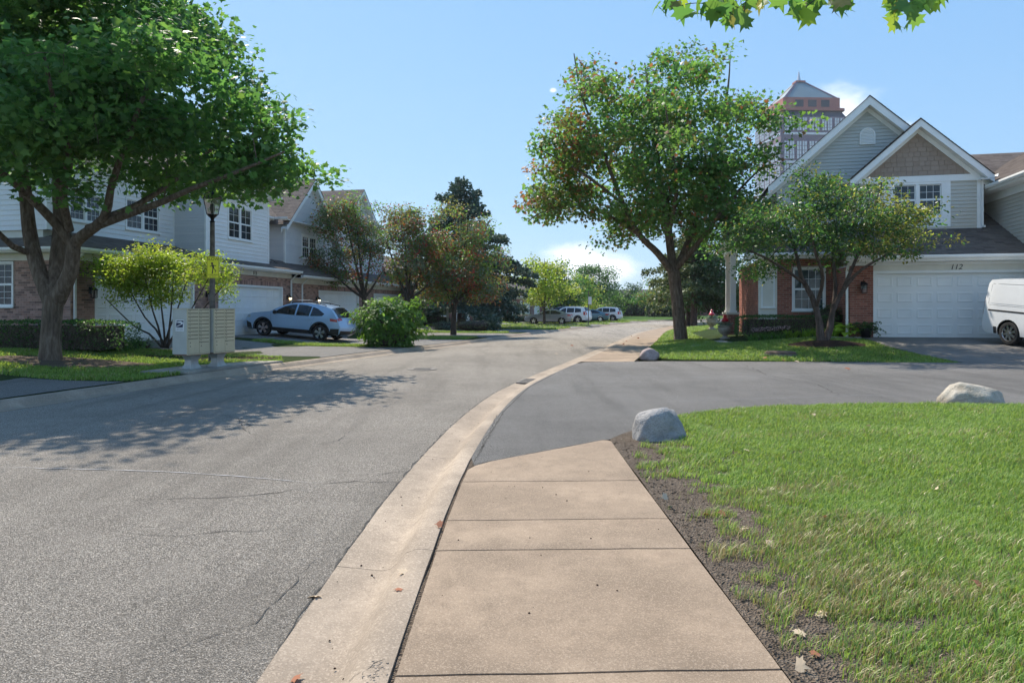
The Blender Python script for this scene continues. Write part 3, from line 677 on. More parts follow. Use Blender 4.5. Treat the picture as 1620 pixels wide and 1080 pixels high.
def shingles(parent, face_o, eu, ev, poly, mat=None, name='roof', exp=.14, tab=.30, tabs=True, th=.022):
    """roof plane: origin face_o, unit eave direction eu, unit upslope ev, convex polygon in (u,v)"""
    o, eu, ev = Vector(face_o), Vector(eu).normalized(), Vector(ev).normalized(); n = eu.cross(ev).normalized()
    if n.z < 0: n = -n
    P = lambda u, v, t=0: tuple(o + eu * u + ev * v + n * t)
    m = MB(); m.prism(poly, P, -th, 0); r = m.obj(name, M['shingle_under'], parent)
    if not tabs: return r
    m = MB(); v0 = min(p[1] for p in poly); v1 = max(p[1] for p in poly)
    def span(v):
        xs = []
        for i in range(len(poly)):
            (a, b), (c, d) = poly[i], poly[(i + 1) % len(poly)]
            if b != d and min(b, d) - 1e-9 <= v <= max(b, d) + 1e-9: xs.append(a + (c - a) * (v - b) / (d - b))
        return (min(xs), max(xs)) if len(xs) > 1 else None
    v = v0; row = 0
    while v < v1 - .02:
        vt = min(v + exp, v1); s = span(min(v + .01, v1 - 1e-4)); s2 = span(vt - 1e-4)
        if s and s2:
            x = s[0] - rng.random() * tab
            while x < s[1]:
                w = tab * rng.choice((.6, .8, 1, 1, 1.2)); a, b = max(x, s[0]), min(x + w - .006, s[1]); c, d = max(x, s2[0]), min(x + w - .006, s2[1])
                if b - a > .02:
                    if d < c: c = d = (c + d) / 2
                    l = .010 + rng.random() * .005; e = -rng.random() * .012
                    m.add([P(a, v + e, l), P(b, v + e, l), P(d, vt + .02, .003), P(c, vt + .02, .003), P(a, v + e, .0015), P(b, v + e, .0015)], [(0, 1, 2, 3), (4, 5, 1, 0)])
                x += w
        v += exp; row += 1
    m.obj('shingles', mat or M['shingle'], parent, fix=False, kind='stuff'); return r
GUT = [(0, 0), (-.09, 0), (-.12, .05), (-.12, .11), (-.108, .11), (-.105, .06), (-.08, .012), (0, .012)]
def gutter(parent, p0, p1, out, name='gutter', mat=None):
    p0, p1, out = Vector(p0), Vector(p1), Vector(out).normalized(); m = MB(); d = p1 - p0
    m.prism(GUT, lambda u, v, t: tuple(p0 + d * t + out * (-u) + Vector((0, 0, v))), 0, 1); return m.obj(name, mat or M['white'], parent)
def downspout(parent, face, x, z0, z1, out=.09, top_out=.45):
    m = MB(); m.box(x - .035, x + .035, -out, -out + .055, z0, z1 - .35)
    m.add([(x - .035, -out, z1 - .35), (x + .035, -out, z1 - .35), (x + .035, -out + .055, z1 - .35), (x - .035, -out + .055, z1 - .35),
           (x - .035, -top_out, z1), (x + .035, -top_out, z1), (x + .035, -top_out + .055, z1), (x - .035, -top_out + .055, z1)], [(0, 1, 5, 4), (1, 2, 6, 5), (2, 3, 7, 6), (3, 0, 4, 7)])
    m.box(x - .045, x + .045, -out - .003, -out + .06, z0 + .6, z0 + .63); m.box(x - .03, x + .03, -out - .15, -out - .001, z0, z0 + .07)
    fobj(m, 'downspout', M['white'], parent, face)
def wall_lantern(parent, face, x, z, lit=False, s=1.0):
    m = MB(); m.box(x - .05 * s, x + .05 * s, -.022, -.005, z - .02 * s, z + .16 * s); m.tube([(x, -.02, z + .12 * s), (x, -.08, z + .2 * s), (x, -.13 * s, z + .17 * s)], .01, 5)
    m.lathe([(.005, .16 * s), (.09 * s, .09 * s), (.095 * s, .07 * s), (.06 * s, .07 * s)], 8, (x, -.13 * s, z)); m.lathe([(.055 * s, -.14 * s), (.06 * s, -.125 * s), (.0, -.125 * s)], 8, (x, -.13 * s, z))
    for k in range(4): a = k * math.pi / 2 + .78; m.box(x + math.cos(a) * .07 * s - .006, x + math.cos(a) * .07 * s + .006, -.13 * s + math.sin(a) * .07 * s - .006, -.13 * s + math.sin(a) * .07 * s + .006, z - .13 * s, z + .07 * s)
    l = fobj(m, 'wall_lantern', M['black_metal'], parent, face)
    m = MB(); m.lathe([(.048 * s, -.12 * s), (.062 * s, .065 * s)], 8, (x, -.13 * s, z)); m.obj('lamp_glass', M['lamp_glass'], l, smooth=40)
    if lit: m = MB(); m.lathe([(0, -.03), (.05, 0), (.055, .03), (.0, .062)], 8, (x, -.13 * s - .03, z - .01)); m.obj('bulb', M['bulb'], l, smooth=60)
def text(body, size, parent, loc, rot, mat, name='lettering', ext=.004, shear=0, align='CENTER'):
    c = bpy.data.curves.new(name + '_curve', 'FONT'); c.body = body; c.size = size; c.extrude = ext; c.align_x = align; c.shear = shear; c.materials.append(mat)
    t = bpy.data.objects.new(name + '_curve', c); COL.objects.link(t); me = bpy.data.meshes.new_from_object(t.evaluated_get(bpy.context.evaluated_depsgraph_get())); bpy.data.objects.remove(t); me.name = name
    if not me.materials: me.materials.append(mat)
    return link(name, me, parent, loc, rot)
def gable_trim(parent, face, xl_, xr_, z0, xa, za, over=.30, out=.35, bw=.22, mat=None):
    """rake boards + frieze of a gable: eave ends (xl,z0),(xr,z0), apex (xa,za) on the roof line"""
    mat = mat or M['white']
    for (a, b) in (((xl_, z0), (xa, za)), ((xr_, z0), (xa, za))):
        d = Vector((b[0] - a[0], b[1] - a[1])).normalized(); nn = Vector((-d.y, d.x)); nn = nn if nn.y > 0 else -nn
        m = MB(); e = Vector(a) - d * .0; f = Vector(b)
        q = [e, f, f - Vector((0, bw / abs(nn.y))), e - Vector((0, bw / abs(nn.y)))]
        m.prism([(v.x, v.y) for v in q], lambda u, v, t: (u, t, v), -out, -out + .04); fobj(m, 'rake_board', mat, parent, face)
        m = MB(); q = [e, f, f - Vector((0, .05)), e - Vector((0, .05))]; m.prism([(v.x, v.y - bw * .85) for v in q], lambda u, v, t: (u, t, v), -out + .041, 0); fobj(m, 'soffit', mat, parent, face)
        m = MB(); g = .10; q = [e - Vector((0, bw + .03)), f - Vector((0, bw + .03)), f - Vector((0, bw + .22)), e - Vector((0, bw + .22))]; m.prism([(v.x, v.y) for v in q], lambda u, v, t: (u, t, v), -.03, -.002); fobj(m, 'frieze_board', mat, parent, face)
# ---- corner house 112 -------------------------------------------------
H = empty('corner_house', tuple(OR), AR, 'two storey brick and siding house with two front gables and garage numbered 112', 'house')
F0 = Face((0, 0, 0), (1, 0, 0), (0, -1, 0))
# garage wall
door = (0.0, 4.72, 0, 2.09)
bricks(H, F0, -.80, -.09, -.1, 2.34, [], M['brick'], M['brick_obj'], 140)
bricks(H, F0, 4.83, 6.6, -.1, 2.34, [], M['brick'], M['brick_obj'])
garage(H, F0, *door)
m = MB(); m.box(-.09, 4.83, -.028, .14, 2.182, 2.36); fobj(m, 'door_header', M['cream'], H, F0)
m = MB(); m.box(-.82, 6.6, -.03, .16, 2.362, 2.50); fobj(m, 'frieze_board', M['white'], H, F0)
m = MB(); m.box(-1.0, 6.9, -.42, -.032, 2.455, 2.48); fobj(m, 'soffit', M['white'], H, F0)
m = MB(); m.box(-1.0, 6.9, -.45, -.421, 2.47, 2.62); fobj(m, 'fascia', M['white'], H, F0)
gutter(H, (-1.0, -.452, 2.535), (6.9, -.452, 2.535), (0, -1, 0))
text('112', .24, H, (2.34, -.036, 2.20), (R(90), 0, 0), M['black_metal'], 'house_number', .006, .25)
wall_lantern(H, F0, -.40, 1.62, s=1.35)
m = MB(); m.box(-.80, -.6, .02, 1.9, -.1, 2.4).box(-.6, 6.6, 4.0, 4.2, -.1, 3.2); m.obj('wall', M['mortar'], H)
Fr = Face((-.80, 1.9, 0), (0, -1, 0), (-1, 0, 0)); bricks(H, Fr, 0, 1.9, -.1, 2.34, [], M['brick'], M['brick_obj'])
downspout(H, F0, -.90, -.05, 2.52)
# garage roof, pitched up to the upper wall
pitch = .50; rl = math.sqrt(1 + pitch * pitch)
UY = 1.55
shingles(H, (-1.05, -.50, 2.655), (1, 0, 0), (0, 1, pitch), [(0, 0), (8.2, 0), (8.2, 4.2 * rl), (.0, 4.2 * rl)], name='garage_roof')
# upper front bay with small gable
xa, x1u, x2u = 1.72, -.12, 3.60
F1 = Face((0, UY, 0), (1, 0, 0), (0, -1, 0))
zb = 2.655 + pitch * (UY + .5) - .05
win = [(.98, 2.46, 4.17, 5.22)]
siding(H, F1, x1u, x2u, zb, 5.30, [(.66, 2.74, 3.75, 5.30)], M['siding_tan'], .125)
m = MB(); wall_boxes(m, .66, 2.74, 3.75, 5.30, [(.98, 2.46, 4.17, 5.22)], -.03, .019); fobj(m, 'window_surround', M['white'], H, F1)
window(H, F1, .98, 2.46, 4.17, 5.22, 2, 3, 2, trim=.03, sill=False)
m = MB(); m.box(x1u - .03, x2u + .03, -.045, .05, 5.302, 5.52); fobj(m, 'frieze_band', M['white'], H, F1)
for x in (x1u, x2u): m = MB(); m.box(x - .055, x + .055, -.03, .06, zb, 5.30); fobj(m, 'corner_board', M['white'], H, F1)
m = MB(); m.box(x1u + .01, x2u - .01, .06, 3.5, 3.0, 5.5); fobj(m, 'wall', M['cream'], H, F1)
Fs = Face((x2u, UY, 0), (0, 1, 0), (1, 0, 0)); siding(H, Fs, .06, 3.2, 3.4, 5.4, [], M['siding_tan'], .125)
# shake gable
za, ze = 7.36, 5.52; sl = (za - ze - .12) / (xa - x1u)
def gtop(z): k = (za - .16 - z) / sl; return (xa - k, xa + k)
m = MB(); m.add([(gtop(5.52)[0] - .05, .03, 5.52), (gtop(5.52)[1] + .05, .03, 5.52), (xa, .03, za - .13)], [(0, 1, 2)]); fobj(m, 'gable_wall', M['cream'], H, F1)
z = 5.53; row = 0
while z < za - .35:
    zt = z + .165; lo, hi = gtop(z), gtop(zt); x = lo[0] - (.1 if row % 2 else 0)
    while x < lo[1]:
        w = rng.uniform(.17, .30); a, b = max(x, lo[0]), min(x + w - .006, lo[1]); c, d = max(x, hi[0]), min(x + w - .006, hi[1])
        if b - a > .03:
            if d <= c: c = d = min(max((c + d) / 2, a), b)
            m = MB(); t = .016 + rng.uniform(0, .005)
            m.add([(a, -t, z), (b, -t, z), (b, .02, z), (a, .02, z), (c, -.004, zt + .01), (d, -.004, zt + .01), (d, .02, zt + .01), (c, .02, zt + .01)], [(0, 1, 2, 3), (0, 1, 5, 4), (4, 5, 6, 7), (1, 2, 6, 5), (3, 0, 4, 7)])
            fobj(m, 'shake', M['shake'], H, F1)
        x += w
    z = zt; row += 1
gable_trim(H, F1, -.50, 3.94, 5.42, xa, za + .06, out=.36, bw=.20)
for sgn, xe in ((-1, -.50), (1, 3.94)):
    ex = abs(xe - xa); rise = za + .06 - 5.42; L = math.hypot(ex, rise)
    shingles(H, (xe, UY - .38, 5.43), (0, 1, 0), (-sgn * ex, 0, rise), [(0, 0), (4.6, 0), (4.6, L), (0, L)], name='roof')
    gutter(H, (xe, UY - .36, 5.34), (xe, UY + 3.5, 5.34), (sgn, 0, 0))
    m = MB(); m.box(min(xe, xe - sgn * .40), max(xe, xe - sgn * .40), -.36, 3.5, 5.28, 5.305); fobj(m, 'soffit', M['white'], H, F1)
Fc = Face((x2u, UY, 0), (1, 0, 0), (0, -1, 0)); downspout(H, F1, x2u + .10, zb + .05, 5.38, .05, .10)
# large grey gable behind
GY = 2.3; gxa, gza = .32, 8.50; gl, gr = -2.75, 3.4; gz0 = 5.75; gs = (gza - gz0) / (gxa - gl)
F2 = Face((0, GY, 0), (1, 0, 0), (0, -1, 0))
siding(H, F2, gl, gr, 3.2, gz0 - .1, [], M['siding_grey'], .125)
siding(H, F2, gl + .35, gr - .35, gz0 - .1, gza - .3, [], M['siding_grey'], .125, top=lambda z: (max(gl + .3, gxa - (gza - .28 - z) / gs), min(gr - .3, gxa + (gza - .28 - z) / gs)))
m = MB(); m.add([(gl, .022, gz0 - .15), (gr + .2, .022, gz0 - .15), (gxa, .022, gza - .1)], [(0, 1, 2)]); fobj(m, 'gable_wall', M['cream'], H, F2)
gable_trim(H, F2, gl - .35, gxa + (gxa - gl) + .35, gz0 - .31, gxa, gza + .02, out=.38, bw=.24)
for sgn, xe in ((-1, gl - .35), (1, 2 * gxa - gl + .35)):
    ex = abs(xe - gxa); rise = gza + .02 - (gz0 - .31); L = math.hypot(ex, rise)
    shingles(H, (xe, GY - .40, gz0 - .30), (0, 1, 0), (-sgn * ex, 0, rise), [(0, 0), (6.5, 0), (6.5, L), (0, L)], name='roof', tabs=(sgn > 0))
# arched louvre vent
vt = MB(); pr = [(-.26, 6.86), (.26, 6.86), (.26, 7.2)] + [(.26 * math.cos(a), 7.2 + .26 * math.sin(a)) for a in np.linspace(.15, math.pi - .15, 9)] + [(-.26, 7.2)]
n_ = len(pr); inn = [(u * .86, 7.12 + (v - 7.12) * .88) for u, v in pr]
vs = [(gxa + u, -.07, v) for u, v in pr] + [(gxa + u, -.07, v) for u, v in inn] + [(gxa + u, .0, v) for u, v in pr] + [(gxa + u, -.034, v) for u, v in inn]
vt.add(vs, [(i, (i + 1) % n_, n_ + (i + 1) % n_, n_ + i) for i in range(n_)] + [(i, (i + 1) % n_, 2 * n_ + (i + 1) % n_, 2 * n_ + i) for i in range(n_)] + [(n_ + i, n_ + (i + 1) % n_, 3 * n_ + (i + 1) % n_, 3 * n_ + i) for i in range(n_)] + [tuple(range(3 * n_, 4 * n_))])
v_ = fobj(vt, 'gable_vent', M['white'], H, F2)
for i in range(9):
    z = 6.93 + i * .052; hw = .215 if z < 7.2 else .22 * math.sqrt(max(.05, 1 - ((z - 7.2) / .25) ** 2)); m = MB()
    m.add([(gxa - hw, -.062, z), (gxa + hw, -.062, z), (gxa + hw, -.036, z + .045), (gxa - hw, -.036, z + .045), (gxa - hw, -.06, z - .006), (gxa + hw, -.06, z - .006)], [(0, 1, 2, 3), (4, 5, 1, 0)]); m.obj('louver', M['white'], v_)
# wing at the other end of the garage: wall facing the driveway's far side, with eave and roof
wx = 4.35
Fw = Face((wx, 4.2, 0), (0, -1, 0), (-1, 0, 0))
wz = 4.95
siding(H, Fw, 0, 6.6, 2.9, wz, [], M['siding_tan'], .125)
m = MB(); m.box(wx + .03, wx + 5, -2.4, 4.2, 0, wz); m.obj('wall', M['cream'], H)
m = MB(); m.box(wx - .42, wx - .001, -2.6, 4.2, wz - .03, wz); m.obj('soffit', M['white'], H); m = MB(); m.box(wx - .45, wx - .421, -2.6, 4.2, wz - .02, wz + .15); m.obj('fascia', M['white'], H); gutter(H, (wx - .452, -2.6, wz + .05), (wx - .452, 4.2, wz + .05), (-1, 0, 0))
m = MB(); m.box(wx - .05, wx - .001, -2.4, 4.2, wz - .28, wz - .032); m.obj('frieze_board', M['white'], H)
shingles(H, (wx - .5, -2.6, wz + .17), (0, 1, 0), (1, 0, .62), [(0, 0), (9, 0), (9, 4.2), (0, 4.2)], name='roof')
# back link wall between bay and wing, main roof behind, vent pipe
Fb = Face((x2u, 4.0, 0), (1, 0, 0), (0, -1, 0)); siding(H, Fb, 0, 1.0, 3.3, 5.0, [], M['siding_tan'], .125)
m = MB(); m.box(x2u, wx, 3.5, 3.95, 4.72, 4.9); m.obj('fascia', M['white'], H); gutter(H, (x2u, 3.5, 4.83), (wx, 3.5, 4.83), (0, -1, 0))
shingles(H, (1.8, 3.42, 4.98), (1, 0, 0), (0, 1, .6), [(0, 0), (9, 0), (9, 4.6), (1.2, 4.6)], name='roof')
m = MB(); m.lathe([(.075, 6.2), (.075, 7.75), (.055, 7.76), (.055, 7.5), (0, 7.5)], 12, (3.05, 5.3, 0)); m.lathe([(.14, 6.4), (.085, 6.62)], 12, (3.05, 5.3, 0)); m.obj('vent_pipe', M['iron'], H, smooth=40)
m = MB(); m.box(5.6, 5.85, 5.2, 5.5, 6.05, 6.22); m.obj('roof_vent', M['black_metal'], H)
# entry side, set back: brick with windows, white bay panel
EY = 1.9
F3 = Face((0, EY, 0), (1, 0, 0), (0, -1, 0))
w3 = (-2.22, -1.22, .92, 2.38); w4 = (-1.0, -.86, .95, 2.3)
bricks(H, F3, -2.80, -.80, -.12, 2.75, [(w3[0] - .07, w3[1] + .07, w3[2] - .08, w3[3] + .08)], M['brick'], M['brick_obj'], 160)
window(H, F3, *w3, 1, 4, 2, trim=.07, glass='glass_blind')
m = MB(); m.box(-3.45, -2.80, -.02, .2, -.1, 2.75); fobj(m, 'bay_panel', M['cream'], H, F3); window(H, F3, -3.30, -2.93, 1.02, 2.25, 1, 2, 3, trim=.05)
m = MB(); m.box(-3.38, -2.87, -.03, -.021, .12, .85); fobj(m, 'raised_panel', M['cream'], H, F3)
Fe = Face((-3.45, EY + 7.0, 0), (0, -1, 0), (-1, 0, 0)); bricks(H, Fe, 0, 7.0, -.12, 2.75, [], M['brick'], M['brick_obj'])
m = MB(); m.box(-3.4, 3, EY + .21, 9, 0, 2.7).box(-2.70, 3.3, GY + .2, 9, 2.7, 5.6); m.obj('wall', M['cream'], H)
m = MB(); m.box(-4.0, -.8, EY - .5, EY + .0, 2.75, 2.78); m.obj('soffit', M['white'], H); m = MB(); m.box(-4.0, -1.01, EY - .53, EY - .501, 2.74, 2.92); m.obj('fascia', M['white'], H); gutter(H, (-4.0, EY - .532, 2.83), (-1.01, EY - .532, 2.83), (0, -1, 0))
shingles(H, (-4.05, EY - .58, 2.95), (1, 0, 0), (0, 1, .5), [(0, 0), (4.2, 0), (4.2, 1.3), (0, 1.3)], name='entry_roof')
Fq = Face((gl, GY + 6, 0), (0, -1, 0), (-1, 0, 0)); siding(H, Fq, 0, 6, 3.0, gz0 - .3, [], M['siding_grey'], .125)
# portico: column on brick base, beam and small roof
PXx, PYy = -4.02, 5.6
for (a, b) in ((PXx, PYy), (PXx, PYy + 2.4)):
    base = Face((a - .22, b - .22, 0), (1, 0, 0), (0, -1, 0)); bricks(H, base, 0, .44, -.15, .72, [], M['brick'], M['brick_obj']); bl = Face((a - .22, b + .22, 0), (0, -1, 0), (-1, 0, 0)); bricks(H, bl, 0, .44, -.15, .72, [], M['brick'], M['brick_obj'])
    m = MB(); m.box(a - .2, a + .2, b - .2, b + .2, -.15, .72); m.box(a - .25, a + .25, b - .25, b + .25, .72, .79); m.obj('column_base', M['cream'], H)
    m = MB(); m.box(a - .15, a + .15, b - .15, b + .15, .79, .87).box(a - .11, a + .11, b - .11, b + .11, .87, 3.2).box(a - .15, a + .15, b - .15, b + .15, 3.2, 3.32); m.obj('column', M['white'], H)
m = MB(); m.box(-4.2, -3.46, 5.42, 5.75, 3.32, 3.6).box(-4.2, -3.9, 5.751, 8.2, 3.32, 3.6); m.obj('portico_beam', M['white'], H)
m = MB(); m.box(-4.45, -3.3, 5.15, 8.4, 3.601, 3.64); m.obj('soffit', M['white'], H)
gutter(H, (-4.45, 5.14, 3.61), (-3.3, 5.14, 3.61), (0, -1, 0))
shingles(H, (-4.5, 5.1, 3.72), (1, 0, 0), (0, 1, .75), [(0, 0), (1.9, 0), (1.9, 3.2), (0, 3.2)], name='portico_roof')
# ---- row of townhouses ------------------------------------------------
def row_root(label, name='townhouse'): return empty(name, tuple(OL), AL, label, 'townhouse')
FL = Face((0, 0, 0), (1, 0, 0), (0, -1, 0))
A = row_root('white sided townhouse with two white garage doors behind the bright green shrub and mailboxes')
ax0, ax1 = 1.2, 14.45
dA, dB = (2.22, 6.95, 0, 2.13), (8.66, 13.55, 0, 2.13)
bricks(A, FL, ax0, ax1, -.15, 2.66, [(dA[0] - .09, dA[1] + .09, -.2, 2.22), (dB[0] - .09, dB[1] + .09, -.2, 2.22)], M['brick_mix'], M['brick_mix_obj'], 150)
for d in (dA, dB): garage(A, FL, *d); soldier(A, FL, d[0] - .05, d[1] + .05, 2.23, .2, M['brick_mix'])
FE = Face((ax0, 8.0, 0), (0, -1, 0), (-1, 0, 0))
wy = (8.0 - 3.3, 8.0 - 2.16)
bricks(A, FE, 0, 8.0, -.15, 2.66, [(wy[0] - .07, wy[1] + .07, 1.15, 2.66)], M['brick_mix'], M['brick_mix_obj'], 0)
window(A, FE, wy[0], wy[1], 1.25, 2.58, 1, 4, 3, trim=.06)
for (f, a, b) in ((FL, ax0 - .03, ax1), (FE, 0, 8.03)):
    m = MB(); m.box(a, b, -.035, .1, 2.662, 2.90); fobj(m, 'frieze_board', M['cream'], A, f)
m = MB(); m.box(ax0 - .45, ax1 + .1, -.45, -.036, 2.88, 2.905).box(ax0 - .45, ax0 - .036, -.035, 8, 2.88, 2.905); m.obj('soffit', M['white'], A)
m = MB(); m.box(ax0 - .48, ax1 + .1, -.48, -.451, 2.88, 3.02).box(ax0 - .48, ax0 - .451, -.45, 8, 2.88, 3.02); m.obj('fascia', M['white'], A)
gutter(A, (ax0 - .48, -.482, 2.92), (ax1 + .1, -.482, 2.92), (0, -1, 0)); gutter(A, (ax0 - .482, -.48, 2.92), (ax0 - .482, 8, 2.92), (-1, 0, 0))
sp = .30; sr = math.sqrt(1 + sp * sp)
shingles(A, (ax0 - .53, -.53, 3.05), (1, 0, 0), (0, 1, sp), [(0, 0), (ax1 - ax0 + .6, 0), (ax1 - ax0 + .6, 2.45 * sr), (2.45, 2.45 * sr)], name='lower_roof')
shingles(A, (ax0 - .53, 8.0, 3.05), (0, -1, 0), (1, 0, sp), [(0, 0), (8.53, 0), (8.53 - 2.45, 2.45 * sr), (0, 2.45 * sr)], name='lower_roof')
# upper storey
ux0, UZ = 2.12, 6.35
FU = Face((0, 1.8, 0), (1, 0, 0), (0, -1, 0)); zb = 3.05 + sp * 2.33
wu = [(3.0, 4.3, 4.22, 5.15), (5.57, 7.26, 4.22, 5.30)]
siding(A, FU, ux0, 8.2, zb, UZ, [(a - .07, b + .07, c - .07, d + .07) for a, b, c, d in wu], M['siding_white'], .17)
for w in wu: window(A, FU, *w, 2, 3, 2, trim=.07)
FV = Face((ux0, 9, 0), (0, -1, 0), (-1, 0, 0)); siding(A, FV, 0, 7.2, zb, UZ, [], M['siding_white'], .17)
for x, f in ((ux0, FU), (8.19, FU)): m = MB(); m.box(x - .05, x + .05, -.03, .05, zb, UZ); fobj(m, 'corner_board', M['white'], A, f)
FB = Face((0, .3, 0), (1, 0, 0), (0, -1, 0)); zb2 = 3.05 + sp * .83
wb = (9.72, 11.42, 4.26, 5.62)
siding(A, FB, 8.2, 12.85, zb2, UZ, [(wb[0] - .07, wb[1] + .07, wb[2] - .07, wb[3] + .07)], M['siding_white'], .17)
window(A, FB, *wb, 2, 2, 2, trim=.07)
for x in (8.2, 12.85): m = MB(); m.box(x - .05, x + .05, -.03, .05, zb2, UZ); fobj(m, 'corner_board', M['white'], A, FB)
FW = Face((8.2, 1.8, 0), (0, -1, 0), (-1, 0, 0)); siding(A, FW, 0, 1.45, zb2, UZ, [], M['siding_pale'], .115)
m = MB(); m.box(8.25, 12.8, .33, 8, 3.2, UZ).box(ux0 + .05, 14.0, 2.02, 8.9, 3.2, UZ).box(ax0 + .22, ax1, .22, 8, 0, 2.9); m.obj('wall', M['cream'], A)
m = MB(); m.box(ux0 - .4, 14.2, 1.4, 1.79, UZ, UZ + .03).box(7.8, 13.25, -.1, .29, UZ, UZ + .03).box(ux0 - .4, ux0 - .03, 1.8, 9, UZ, UZ + .03).box(7.8, 8.17, .3, 1.4, UZ, UZ + .03).box(12.9, 13.25, .3, 1.4, UZ, UZ + .03); m.obj('soffit', M['white'], A)
gutter(A, (ux0 - .4, 1.39, UZ + .05), (7.8, 1.39, UZ + .05), (0, -1, 0)); gutter(A, (7.8, -.11, UZ + .05), (13.25, -.11, UZ + .05), (0, -1, 0)); gutter(A, (ux0 - .41, 1.4, UZ + .05), (ux0 - .41, 9, UZ + .05), (-1, 0, 0))
m = MB(); m.box(ux0 - .4, 14.2, 1.4, 1.44, UZ + .03, UZ + .16).box(7.8, 13.25, -.1, -.06, UZ + .03, UZ + .16); m.obj('fascia', M['white'], A)
rp = .6; rr = math.sqrt(1 + rp * rp)
shingles(A, (ux0 - .45, 1.35, UZ + .18), (1, 0, 0), (0, 1, rp), [(0, 0), (12.6, 0), (12.6, 4.2 * rr), (4.2, 4.2 * rr)], name='main_roof')
shingles(A, (ux0 - .45, 9.75, UZ + .18), (0, -1, 0), (1, 0, rp), [(0, 0), (8.4, 0), (4.2, 4.2 * rr)], name='main_roof')
shingles(A, (7.75, -.15, UZ + .18), (1, 0, 0), (0, 1, rp), [(0, 0), (5.55, 0), (2.775, 2.775 * rr)], name='bay_roof')
for o, eu, ev in (((7.75, 5.4, UZ + .18), (0, -1, 0), (1, 0, rp)),): shingles(A, o, eu, ev, [(0, 0), (5.55, 0), (2.775, 2.775 * rr), (0, 2.775 * rr)], name='bay_roof')
shingles(A, (13.3, -.15, UZ + .18), (0, 1, 0), (-1, 0, rp), [(0, 0), (5.55, 0), (5.55, 2.775 * rr), (2.775, 2.775 * rr)], name='bay_roof')
downspout(A, FL, 1.30, -.1, 2.92); downspout(A, FL, 14.35, -.1, 2.92)
for x, l in ((1.95, 0), (7.8, 0), (14.05, 1)): wall_lantern(A, FL, x, 1.65, l, 1.2)
text('113', .22, A, (11.2, -.04, 2.70), (R(90), 0, 0), M['black_metal'], 'house_number', .006)
# gas meter on the end wall
m = MB(); q = 8 - 1.0
m.lathe([(.0, -.12), (.12, -.10), (.14, 0), (.12, .10), (0, .12)], 12, (q, -.16, .55), 'y'); m.tube([(q - .25, -.1, 0), (q - .25, -.1, .75), (q, -.1, .75), (q, -.1, .6)], .02, 6); m.tube([(q + .08, -.12, .6), (q + .3, -.12, .6), (q + .3, -.02, .8)], .02, 6); m.tube([(q - .25, -.1, .4), (q - .55, -.1, .4), (q - .55, -.02, .9)], .018, 6)
fobj(m, 'gas_meter', M['iron'], A, FE, smooth=40)
# second building
B = row_root('pale vinyl sided townhouse with two steep gables behind the crabapples')
bx0, bx1 = 14.6, 31.2
dC, dD = (17.4, 22.4, 0, 2.08), (24.9, 29.9, 0, 2.08)
bricks(B, FL, bx0, bx1, -.15, 2.45, [(d[0] - .09, d[1] + .09, -.2, 2.17) for d in (dC, dD)], M['brick_mix'], M['brick_mix_obj'])
for d in (dC, dD): garage(B, FL, *d); soldier(B, FL, d[0] - .05, d[1] + .05, 2.19, .2, M['brick_mix'])
m = MB(); m.box(bx0, bx1, -.035, .1, 2.452, 2.72); fobj(m, 'frieze_board', M['cream'], B, FL)
m = MB(); m.box(bx0, bx1, -.45, -.036, 2.70, 2.725); m.obj('soffit', M['white'], B); m = MB(); m.box(bx0, bx1, -.48, -.451, 2.70, 2.85); m.obj('fascia', M['white'], B); gutter(B, (bx0, -.482, 2.74), (bx1, -.482, 2.74), (0, -1, 0))
shingles(B, (bx0 - .1, -.53, 2.87), (1, 0, 0), (0, 1, .45), [(0, 0), (bx1 - bx0 + .1, 0), (bx1 - bx0 + .1, 1.9), (0, 1.9)], name='lower_roof')
downspout(B, FL, 15.45, -.1, 2.74)
for x in (17.05, 24.5): wall_lantern(B, FL, x, 1.6, x < 20, 1.2)
FBu = Face((0, 1.0, 0), (1, 0, 0), (0, -1, 0)); BZ = 5.72; zb = 2.87 + .45 * 1.5
FBs = Face((0, 1.9, 0), (1, 0, 0), (0, -1, 0))
siding(B, FBs, 13.6, 15.6, zb, BZ, [], M['siding_pale'], .115); siding(B, FBu, 15.6, 20.8, zb, BZ, [(17.3, 19.0, 3.9, 5.2)], M['siding_pale'], .115); window(B, FBu, 17.37, 18.93, 3.97, 5.13, 2, 3, 2, trim=.07)
siding(B, FBs, 20.8, 21.7, zb, BZ, [], M['siding_pale'], .115); siding(B, FBu, 21.7, 27.8, zb, BZ + .3, [(23.9, 25.6, 3.9, 5.2)], M['siding_pale'], .115); window(B, FBu, 23.97, 25.53, 3.97, 5.13, 2, 3, 2, trim=.07)
siding(B, FBs, 27.8, 31.2, zb, BZ, [], M['siding_pale'], .115)
FBe = Face((15.6, 1.9, 0), (0, -1, 0), (-1, 0, 0)); siding(B, FBe, 0, .9, zb, BZ, [], M['siding_pale'], .115)
FBe2 = Face((21.7, 1.9, 0), (0, -1, 0), (-1, 0, 0)); siding(B, FBe2, 0, .9, zb, BZ, [], M['siding_pale'], .115)
for x in (15.6, 20.8, 21.7, 27.8): m = MB(); m.box(x - .05, x + .05, -.03, .06, zb, BZ); fobj(m, 'corner_board', M['white'], B, FBu)
m = MB(); m.box(13.7, 31.1, 2.12, 9, 2.8, BZ).box(bx0, bx1, .22, 8, 0, 2.7).box(15.66, 20.7, 1.1, 2.1, 3, BZ).box(21.76, 27.7, 1.1, 2.1, 3, BZ); m.obj('wall', M['cream'], B)
m = MB(); m.box(13.3, 15.3, 1.45, 1.89, BZ, BZ + .03).box(15.2, 21.2, .6, .99, BZ, BZ + .03); m.obj('soffit', M['white'], B)
